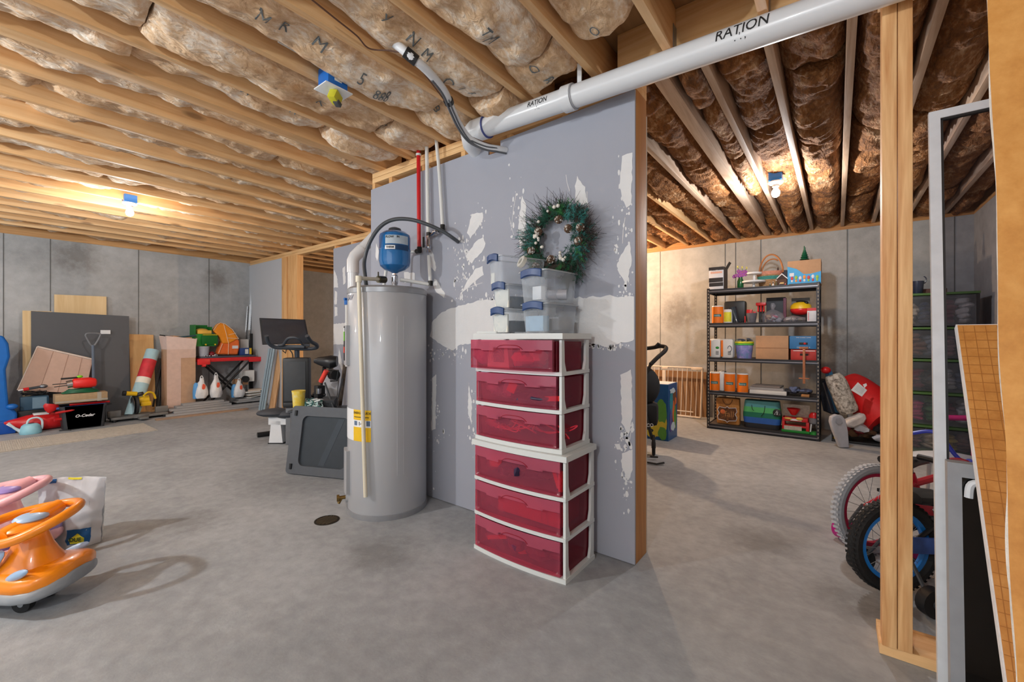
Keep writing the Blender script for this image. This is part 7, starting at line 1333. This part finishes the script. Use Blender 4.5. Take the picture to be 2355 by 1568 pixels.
b = MB(); c_ = P(1929, 968, T=4.445); b.tube([c_ - FV*.004, c_], .032, 0, 20); wb(b, 'joint_cap', mat('cap_grey', (156, 158, 166), .4), t)
b = MB(); cp = spline([P(1914, 862, T=4.75), P(1924, 880, T=4.72), P(1935, 905, T=4.7), P(1945, 930, T=4.68), P(1955, 950, T=4.66)], 5); b.tube(cp, [.05 + .045*math.sin(min(1, (i + 2)/8)*1.57) for i in range(len(cp) - 3)] + [.09, .08, .05], 0, 18); wb(b, 'patterned_cushion', ramp2('floral_cushion', (96, 90, 84), (176, 168, 156), (206, 200, 190), 24, 50, rough=.9, bump=.2, p=(.38, .5, .55)), t)
b = MB(); plane_poly(b, [(1906, 856), (1912, 852), (1936, 910), (1936, 945), (1930, 950), (1914, 900)], 4.82, .06); wb(b, 'blue_side', mat('seat_blue', (50, 110, 150), .7), t)
b = MB(); b.ball(P(1899, 851, T=4.85), (.05, .05, .04), 0, 10, 7); wb(b, 'red_toy', redp, t)
b = MB(); plane_poly(b, [(1945, 972), (1980, 955), (1990, 950), (1996, 962), (1988, 975), (1965, 985), (1950, 982)], 4.55, .10); o = wb(b, 'patterned_seat', mat('seat_white_red', (206, 200, 196), .8, var=.2, scale=18), t); md = o.modifiers.new('bevel', 'BEVEL'); md.width = .02; md.segments = 2
b = MB(); plane_poly(b, [(1892, 876), (1902, 872), (1918, 890), (1936, 948), (1925, 955), (1908, 948)], 4.95, .10); o = solo(b.build('folded_chair', mat('navy_canvas', (44, 50, 64), .8)), 'folded navy canvas chair leaning at the right side of the rack', 'chair')
b = MB(); b.tube([P(1893, 880, T=4.93), P(1914, 950, T=4.93)], .008); b.tube([P(1904, 874, T=4.93), P(1934, 946, T=4.93)], .008); fr_ = b.build('frame', steel); fr_.parent = o
t = thing('red_sack', 'long bright red stuffed sack with a white care tag, leaning on the back wall', 'sack', (6.2, .0, 0))
b = MB(); sp = spline([P(1955, 872, X=6.35), P(1975, 895, X=6.25), P(2005, 930, X=6.15), P(2028, 955, X=6.08), P(2040, 966, X=6.05)], 5); n_ = len(sp); b.tube(sp, [.07 + .14*math.sin(math.pi*min(.62, (i + 1)/n_*.75)) for i in range(n_)], 0, 20); b.warp(lambda v: v + Vector((noise.noise(v*7), noise.noise(v*7 + Vector((3, 0, 0))), noise.noise(v*7 + Vector((0, 3, 0)))))*.02); wb(b, 'sack_body', mat('sack_red', (214, 22, 24), .6), t)
b = MB(); cs = [P(1973, 879, T=4.50), P(1994, 897, T=4.47), P(1982, 912, T=4.44), P(1957, 897, T=4.47)]; b.add(cs + [v + FV*.002 for v in cs], [(0, 1, 2, 3), (7, 6, 5, 4)]); cs2 = [P(1984, 884, T=4.48), P(1992, 881, T=4.48), P(1994, 886, T=4.47), P(1988, 892, T=4.47)]; b.add(cs2, [(0, 1, 2, 3)])
for j in range(5): a_, c_ = cs[0].lerp(cs[3], .2 + .13*j), cs[1].lerp(cs[2], .2 + .13*j); b.tube([a_.lerp(c_, .15) - FV*.001, a_.lerp(c_, .85) - FV*.001], .0012, 1, 4)
wb(b, 'care_tag', [white, mat('tag_grey_ink', (150, 150, 156), .7)], t, flat=True)
zb0 = P(1990, 1022, X=5.95); clump('mixed_toys', 'heap of brown and red toys in a crate under the red sack', 'toys', (6.12, SPx(1992, 6.0), .03), (.17, .26, .22), [mat('toy_brown', (110, 80, 56), .7), mat('toy_wine', (130, 40, 46), .6), whp, mat('toy_dark', (44, 40, 40), .7)], 34, 8, .30)
b = MB(); b.box(0, .34, -.30, .30, 0, .025, b=.004); 
for y in (-.30, .29): b.box(0, .34, y, y + .01, .02, .16)
solo(b.build('black_crate', black), 'low black crate under the heap of toys below the red sack', 'crate', loc=(5.94, SPx(1992, 6.0), 0))
b = MB(); b.ball((0, 0, .02), (.05, .03, .02)); solo(b.build('yellow_sock', yellow), 'small yellow thing on the floor beside the pale grey leg', 'toy', loc=P(1921, 1012, Z=0)) 
# ---- clear drawer tower with green rims
t = thing('drawer_tower', 'tall tower of clear drawers with green rims full of clothes, behind the jamb studs', 'drawer tower', (6.12, -.78, 0))
TZ = [0, .28, .61, .94, 1.26, 1.60]; ty0, ty1 = -1.08, -.44
b = MB(); grn = mat('rim_dark_green', (74, 112, 56), .5)
for z in TZ[1:]: b.box(5.88, 6.36, ty0, ty1, z - .022, z, b=.004)
b.box(5.90, 6.34, ty0 + .01, ty1 - .01, .0, .03); wb(b, 'green_rims', grn, t)
b = MB(); b.box(6.33, 6.345, ty0 + .02, ty1 - .02, .03, 1.575); b.box(5.90, 6.33, ty0 + .002, ty0 + .03, .03, 1.575); b.box(5.90, 6.33, ty1 - .03, ty1 - .002, .03, 1.575); wb(b, 'dark_sides', mat('tower_black', (34, 34, 34), .5), t)
clf = clear('tower_clear_front', (170, 176, 182), .12, .15, (244, 244, 246))
for k in range(5): b = MB(); b.box(5.885, 5.89, ty0 + .03, ty1 - .03, TZ[k] + .012, TZ[k + 1] - .03); wb(b, 'drawer_front', clf, t)
cl_ = {n: mat('cloth_' + n, c, .9, var=.1, scale=30) for n, c in dict(rose=(196, 100, 110), slate=(100, 112, 130), cream=(206, 192, 170), navy=(48, 56, 88), wine=(120, 44, 60), mauve=(140, 92, 96), green=(60, 120, 70), white=(200, 200, 200), brown=(130, 92, 76), magenta=(200, 50, 110), yellow=(214, 186, 70), black=(40, 40, 44)).items()}
palm = [['brown', 'mauve', 'cream', 'yellow', 'brown'], ['cream', 'magenta', 'green', 'wine', 'white'], ['navy', 'wine', 'black', 'white', 'slate'], ['rose', 'brown', 'slate', 'mauve', 'black'], ['slate', 'cream', 'navy', 'rose', 'wine', 'white']]
rowl = ['bottom', 'second', 'third', 'fourth', 'top']
for k in range(5):
    q = random.Random(70 + k); z0_, z1_ = TZ[k] + .032, TZ[k + 1] - .05
    for j, cn in enumerate(palm[k]):
        n_ = len(palm[k]); y = ty1 - .09 - (ty1 - ty0 - .18)*(j + .5*(k % 2)*0)/(n_ - 1); b = MB(); hh = (z1_ - z0_)*q.uniform(.75, 1)
        rs = ((ty1 - ty0 - .08)/n_*.62)
        for i in range(5): b.ball((q.uniform(-.03, .03), q.uniform(-.02, .02), hh*(.12 + .19*i)), (.10, rs*q.uniform(.7, 1), hh*.13), 0, 14, 7, Matrix.Rotation(q.uniform(-.25, .25), 4, 'X'))
        mn = min(v[2] for v in b.v); b.warp(lambda v: Vector((v.x + noise.noise(v*18 + Vector((k, j, 0)))*.03, v.y + noise.noise(v*14 + Vector((0, k, j)))*.02, max(0.0, v.z + noise.noise(v*16)*.015))))
        solo(b.build('folded_clothes', cl_[cn]), '%s folded clothes, %s from the left in the %s drawer of the tower' % (cn, ORD[j], rowl[k]), 'clothes', 'clothes in the clear drawer tower', loc=(6.03, y, z0_ + .002))
b = MB(); b.lathe([(.035, 0), (.04, .01), (.05, .13), (.045, .13), (.035, .012), (0, .012)], seg=18); b.tube([Vector((0, -.045 - .02*math.sin(a), .12 + .035*math.cos(a)*-1 + .02)) for a in [i*math.pi/8 for i in range(9)]], .005); solo(b.build('navy_mug', mat('mug_navy', (38, 48, 72), .3, coat=.4)), 'dark navy mug standing on top of the clear drawer tower', 'mug', loc=(5.98, P(2110, 650, X=5.98).y, 1.601))
b = MB(); b.box(0, .2, -.1, .1, 0, .05, b=.01); solo(b.build('brown_book', mat('book_brown', (92, 60, 52), .7)), 'brown flat box beside the navy mug on the tower', 'box', loc=(6.0, P(2140, 650, X=6.0).y - .02, 1.601))
# white oval board, pink foam stick
c_ = P(2160, 1052, T=3.1); t = thing('oval_board', 'white oval plastic seat board on short legs behind the bicycles', 'board', (c_.x, c_.y, 0))
M = Matrix.Translation(c_) @ Matrix.Rotation(math.radians(-52.7), 4, 'Z'); b = MB(); b.ball((0, 0, 0), (.25, .14, .035), 0, 26, 8); b.v = [tuple(M @ Vector(v)) for v in b.v]; wb(b, 'seat_board', mat('board_pale_grey', (206, 212, 218), .4), t)
b = MB()
for x_ in (-.15, .15):
    for y_ in (-.08, .08): b.tube([M @ Vector((x_, y_, -.02)), Vector(((M @ Vector((x_*1.2, y_*1.1, 0))).x, (M @ Vector((x_*1.2, y_*1.1, 0))).y, 0))], .012)
wb(b, 'legs', lg, t)
b = MB(); b.tube([P(2174, 960, T=3.6), P(2250, 962, T=3.4)], .022, 0, 12); zq = P(2174, 960, T=3.6).z; b.tube([P(2240, 962, T=3.42), P(2240, 962, T=3.42)*Vector((1, 1, 0)) if 0 else Vector((P(2240, 962, T=3.42).x, P(2240, 962, T=3.42).y, 0))], .018); solo(b.build('foam_stick', mat('magenta_foam', (190, 30, 120), .8)), 'magenta foam stick seen through the glass pane before the drawer tower', 'foam stick')
# ---- bicycles
def bike(lab, C, R_, u, tyre, rim, frame_, frame2, tw, tyr, hubm, training, seed):
    t = thing('bicycle', lab, 'bicycle', (C.x, C.y, 0), math.atan2(u.y, u.x))
    L = R_*3.3
    def wheel(x, nm='wheel'):
        w_ = thing(nm, None, None, (x, 0, R_)); w_.parent = t
        b = MB(); rr_ = R_ - tyr; b.tube([(rr_*math.cos(a), 0, rr_*math.sin(a)) for a in [i*math.pi/32 for i in range(64)]], tyr, 0, 10, closed=True)
        for i in range(56):
            a = 2*math.pi*i/56
            for s_ in (-.55, 0, .55):
                aa = a + (.03 if s_ else 0); rad = R_ - tyr*(1 - math.cos(s_)); b.cbox((rad*math.cos(aa), tyr*math.sin(s_)*1.0, rad*math.sin(aa)), (.002 if training else .005, tyr*.7, .011*R_/.2), 1, 0, (0, -aa, .3*(1 if s_ >= 0 else -1)))
        b.build('tyre', [tyre, tw], w_)
        b = MB(); r1 = R_ - 2*tyr; 
        prof_ = [(r1 + .004, -.014), (r1 + .004, .014), (r1 - .014, .012), (r1 - .016, 0), (r1 - .014, -.012), (r1 + .004, -.014)]
        M = Matrix.Rotation(HP, 4, 'X'); b.lathe(prof_, seg=48, M=M); b.build('rim', rim, w_)
        b = MB(); b.tube([(0, -.035, 0), (0, .035, 0)], .018, 0, 12)
        for i in range(20): a = 2*math.pi*i/20; s_ = .022*(1 if i % 2 else -1); b.tube([(.016*math.cos(a + .6), s_, .016*math.sin(a + .6)), ((r1 - .01)*math.cos(a), 0, (r1 - .01)*math.sin(a))], .0013, 0, 4, cap=False)
        b.build('spokes', steel, w_); return w_
    wheel(0, 'rear_wheel'); wheel(L, 'front_wheel')
    B_ = Vector((L*.40, 0, R_*.92)); S_ = Vector((L*.30, 0, R_*1.75)); H_ = Vector((L*.80, 0, R_*1.8)); H2 = Vector((L*.84, 0, R_*1.6))
    b = MB(); b.tube([B_, S_], .017); b.tube([S_ + Vector((.01, 0, -.06)), H_], .019); b.tube([B_, H2], .022)
    for s_ in (-.045, .045): b.tube([Vector((0, s_, R_)), B_ + Vector((0, s_*.5, 0))], .010); b.tube([Vector((0, s_, R_)), S_ + Vector((0, s_*.3, -.05))], .010)
    b.build('frame', frame_, t)
    b = MB()
    for s_ in (-.05, .05): b.tube([Vector((L, s_, R_)), H2 + Vector((0, s_, -.02))], .012)
    b.tube([H2, H_ + Vector((-.02, 0, .04))], .016); b.build('fork', frame2, t)
    b = MB(); hb = H_ + Vector((-.03, 0, .04)); b.tube(spline([hb + Vector((-.06, -.24, .10)), hb + Vector((0, -.15, .12)), hb + Vector((0, -.04, 0)), hb + Vector((0, .04, 0)), hb + Vector((0, .15, .12)), hb + Vector((-.06, .24, .10))], 5), .011); b.tube([hb + Vector((-.06, -.24, .10)), hb + Vector((-.075, -.32, .10))], .016, 1); b.tube([hb + Vector((-.06, .24, .10)), hb + Vector((-.075, .32, .10))], .016, 1); b.build('handlebar', [frame2, black], t)
    b = MB(); M = Matrix.Translation(S_ + Vector((-.02, 0, .06))); loft(b, [(-.12, .065, -.02, .035), (-.05, .07, -.03, .035), (.04, .035, -.02, .028), (.12, .018, -.012, .02)], seg=14, M=M); b.tube([S_, S_ + Vector((-.02, 0, .09))], .012, 1); b.build('saddle', [black, steel], t)
    b = MB(); b.tube([B_ + Vector((0, -.055, 0)), B_ + Vector((0, -.05, 0))], R_*.42, 0, 26); b.cbox(B_ + Vector((-L*.2, -.05, .035)), (L*.42, .02, R_*.34), 1, .012, (0, .06, 0)); b.build('chain_guard', [dgrey, hubm], t)
    b = MB(); b.tube([B_ + Vector((0, -.07, 0)), B_ + Vector((.09, -.075, -.06))], .008); b.cbox(B_ + Vector((.09, -.12, -.06)), (.07, .08, .02), 1, .004); b.tube([B_ + Vector((0, .06, 0)), B_ + Vector((-.09, .065, .06))], .008); b.cbox(B_ + Vector((-.09, .11, .06)), (.07, .08, .02), 1, .004); b.build('crank_and_pedals', [steel, black], t)
    if training:
        for s_ in (-1, 1):
            b = MB(); b.tube([Vector((0, s_*.06, R_)), Vector((0, s_*.12, R_*.6)), Vector((0, s_*.16, .065))], .008, 1); b.tube([Vector((0, s_*.155, .06)), Vector((0, s_*.195, .06))], .06, 0, 20); b.tube([Vector((0, s_*.15, .06)), Vector((0, s_*.2, .06))], .02, 1, 10); b.build('training_wheel', [training, dgrey], t)
    return t
ub = Vector((math.cos(math.radians(-50)), math.sin(math.radians(-50)), 0))
bike('small bicycle with black fat tyres and blue rims, nearest behind the jamb studs', Vector((2.614, -.206, 0)), .212, ub, rubber, mat('rim_blue', (30, 130, 220), .3, coat=.4), black, mat('fork_red', (200, 30, 34), .35), rubber, .028, mat('guard_blue_red', (60, 90, 160), .4, var=.3, scale=18), black, 1)
bike('larger bicycle with grey tyres and crimson rims, behind the blue-rimmed one', Vector((3.00, -.155, 0)), .242, Vector((math.cos(math.radians(-44)), math.sin(math.radians(-44)), 0)), mat('grey_tyre', (150, 152, 156), .8), mat('rim_crimson', (160, 14, 56), .35), mat('frame_red_gloss', (200, 30, 52), .35), mat('fork_blue', (40, 60, 200), .35), mat('pale_tread', (190, 192, 196), .8), .026, mat('guard_red_white', (206, 30, 60), .4, var=.3, scale=16), mat('magenta_plastic', (190, 20, 130), .4), 2)
# ---- storm window frame, black screen, foil boards right of the jamb
alu = mat('window_aluminium', (214, 220, 226), .35)
def lean(y, z, off=0, zb=0, xb=1.86, xt=2.035, zt=1.94): return Vector((xb + (xt - xb)*z/zt - off, y, z))
t = thing('storm_window', 'tall aluminium framed glass pane leaning against the studs right of the doorway', 'window pane', (1.9, -.62, 0))
wy0, wy1, wz = -.248, -.98, 1.93
def bar(b, a_, c_, wd, th, m=0):
    (ya, za), (yc_, zc) = a_, c_; vs = [lean(ya, za), lean(yc_, za), lean(yc_, zc), lean(ya, zc)]; n_ = Vector((-th, 0, 0)); b.add(vs + [v + n_ for v in vs], [(0, 1, 2, 3), (7, 6, 5, 4), (0, 4, 5, 1), (1, 5, 6, 2), (2, 6, 7, 3), (3, 7, 4, 0)], m)
b = MB(); w_ = .028; bar(b, (wy0, 0), (wy0 - w_, wz), 0, .022); bar(b, (wy1, 0), (wy1 + w_, wz), 0, .022); bar(b, (wy0 - w_, wz - w_), (wy1 + w_, wz), 0, .022); bar(b, (wy0 - w_, 0), (wy1 + w_, w_), 0, .022); wb(b, 'window_frame', alu, t, flat=True)
b = MB(); bar(b, (wy0 - w_, w_), (wy0 - w_ - .007, wz - w_), 0, .016); bar(b, (wy0 - w_, wz - w_ - .006), (wy1 + w_, wz - w_), 0, .016); wb(b, 'rubber_seal', black, t, flat=True)
b = MB(); bar(b, (wy0 - w_ - .007, w_), (wy1 + w_, wz - w_ - .006), 0, .004)
glassm = bpy.data.materials.new('pane_glass'); glassm.use_nodes = True; N = glassm.node_tree.nodes; L_ = glassm.node_tree.links; pb_ = N['Principled BSDF']; pb_.inputs['Base Color'].default_value = (.02, .02, .025, 1); pb_.inputs['Roughness'].default_value = .02
tr = N.new('ShaderNodeBsdfTransparent'); tr.inputs[0].default_value = (.80, .80, .84, 1); ms = N.new('ShaderNodeMixShader'); ms.inputs[0].default_value = .12; L_.new(tr.outputs[0], ms.inputs[1]); L_.new(pb_.outputs[0], ms.inputs[2]); L_.new(ms.outputs[0], N['Material Output'].inputs['Surface'])
wb(b, 'glass', glassm, t, flat=True)
t = thing('black_screen', 'black flat screen panel in a grey bezel standing in front of the glass pane', 'screen', (1.80, -.6, 0))
def lb(y, z, off=0): return Vector((1.775 + .06*z/.78 - off, y, z))
def bar2(b, ya, yc_, za, zc, x0, x1, m=0): vs = [lb(ya, za, x0), lb(yc_, za, x0), lb(yc_, zc, x0), lb(ya, zc, x0)]; b.add(vs + [v - Vector((x1 - x0, 0, 0)) for v in vs], [(0, 1, 2, 3), (7, 6, 5, 4), (0, 4, 5, 1), (1, 5, 6, 2), (2, 6, 7, 3), (3, 7, 4, 0)], m)
b = MB(); bar2(b, -.268, -.95, 0, .78, 0, .02); wb(b, 'panel', mat('gloss_black', (8, 8, 9), .15, coat=.5), t, flat=True)
b = MB(); bar2(b, -.262, -.292, 0, .795, -.004, .034); bar2(b, -.292, -.96, .755, .795, -.004, .034); wb(b, 'bezel', mat('bezel_grey', (150, 154, 160), .45), t, flat=True)
b = MB(); b.tube(spline([lb(-.305, .70, .036), lb(-.312, .74, .036), lb(-.35, .745, .036), lb(-.40, .742, .036)], 5), .010, 0, 8); wb(b, 'corner_trim', alu, t)
kraft = ramp2('kraft_facing', (176, 112, 44), (206, 144, 70), (226, 168, 94), 3, 24, rough=.6, bump=.12, bs=12, bdist=.01)
foamw = mat('white_foam_edge', (232, 234, 236), .7, bump=.3, bscale=200)
t = thing('foil_foam_board', 'white-edged foam board with gridded brown kraft facing, leaning before the glass pane', 'foam board', (1.1, -.6, 0))
def gb(y, z, off=0): return Vector((1.19 + z*.615, y, z)) - Vector((.85, 0, -.52))*off
b = MB(); vs = [gb(-.30, 0), gb(-.95, 0), gb(-.95, 1.207), gb(-.30, 1.207)]; n_ = Vector((.85, 0, -.52))*.024; b.add([v + Vector((0, 0, .0)) for v in vs] + [v + n_*1.0 for v in vs], [(0, 1, 2, 3), (7, 6, 5, 4), (0, 4, 5, 1), (1, 5, 6, 2), (2, 6, 7, 3), (3, 7, 4, 0)]); b.warp(lambda v: Vector((v.x, v.y, max(v.z, .001)))); wb(b, 'foam_core', foamw, t, flat=True)
b = MB(); e_ = .002; vs = [gb(-.303, .01, e_), gb(-.947, .01, e_), gb(-.947, 1.204, e_), gb(-.303, 1.204, e_)]; b.add(vs, [(0, 1, 2, 3)])
lnm = mat('kraft_grid_line', (176, 114, 50), .7)
for k in range(27): y = -.314 - .024*k; b.add([gb(y, .01, .0026), gb(y - .0016, .01, .0026), gb(y - .0016, 1.2, .0026), gb(y, 1.2, .0026)], [(0, 1, 2, 3)], 1)
for k in range(48): z = .02 + .0247*k; b.add([gb(-.304, z, .0028), gb(-.945, z, .0028), gb(-.945, z + .0016, .0028), gb(-.304, z + .0016, .0028)], [(0, 1, 2, 3)], 1)
wb(b, 'kraft_facing', [kraft, lnm], t, flat=True)
t = thing('kraft_faced_batt', 'tall brown kraft-faced insulation sheet at the right edge of the view', 'insulation', (1.35, -.7, 0))
def kb(u, v): z = 2.30*v; y = -.270 - .75*u + .006*noise.noise(Vector((z*3, 0, 0)))*(1 if u == 0 else 0); return Vector((1.165 + .13*z + .012*noise.noise(Vector((u*3, v*7, 4))), y, z + .002))
b = MB(); b.grid(kb, 20, 60); wb(b, 'kraft_paper', kraft, t)
b = MB(); b.grid(lambda u, v: kb(0, v) + Vector((.003 + .022*u, -.004 + .008*noise.noise(Vector((u*3, v*9, 3))), 0)), 4, 90); b.grid(lambda u, v: kb(u, 1) + Vector((.025*v, 0, 0)), 10, 2); wb(b, 'white_fibre_edge', mat('white_fibre', (226, 222, 214), .95, bump=.6, bscale=90), t)
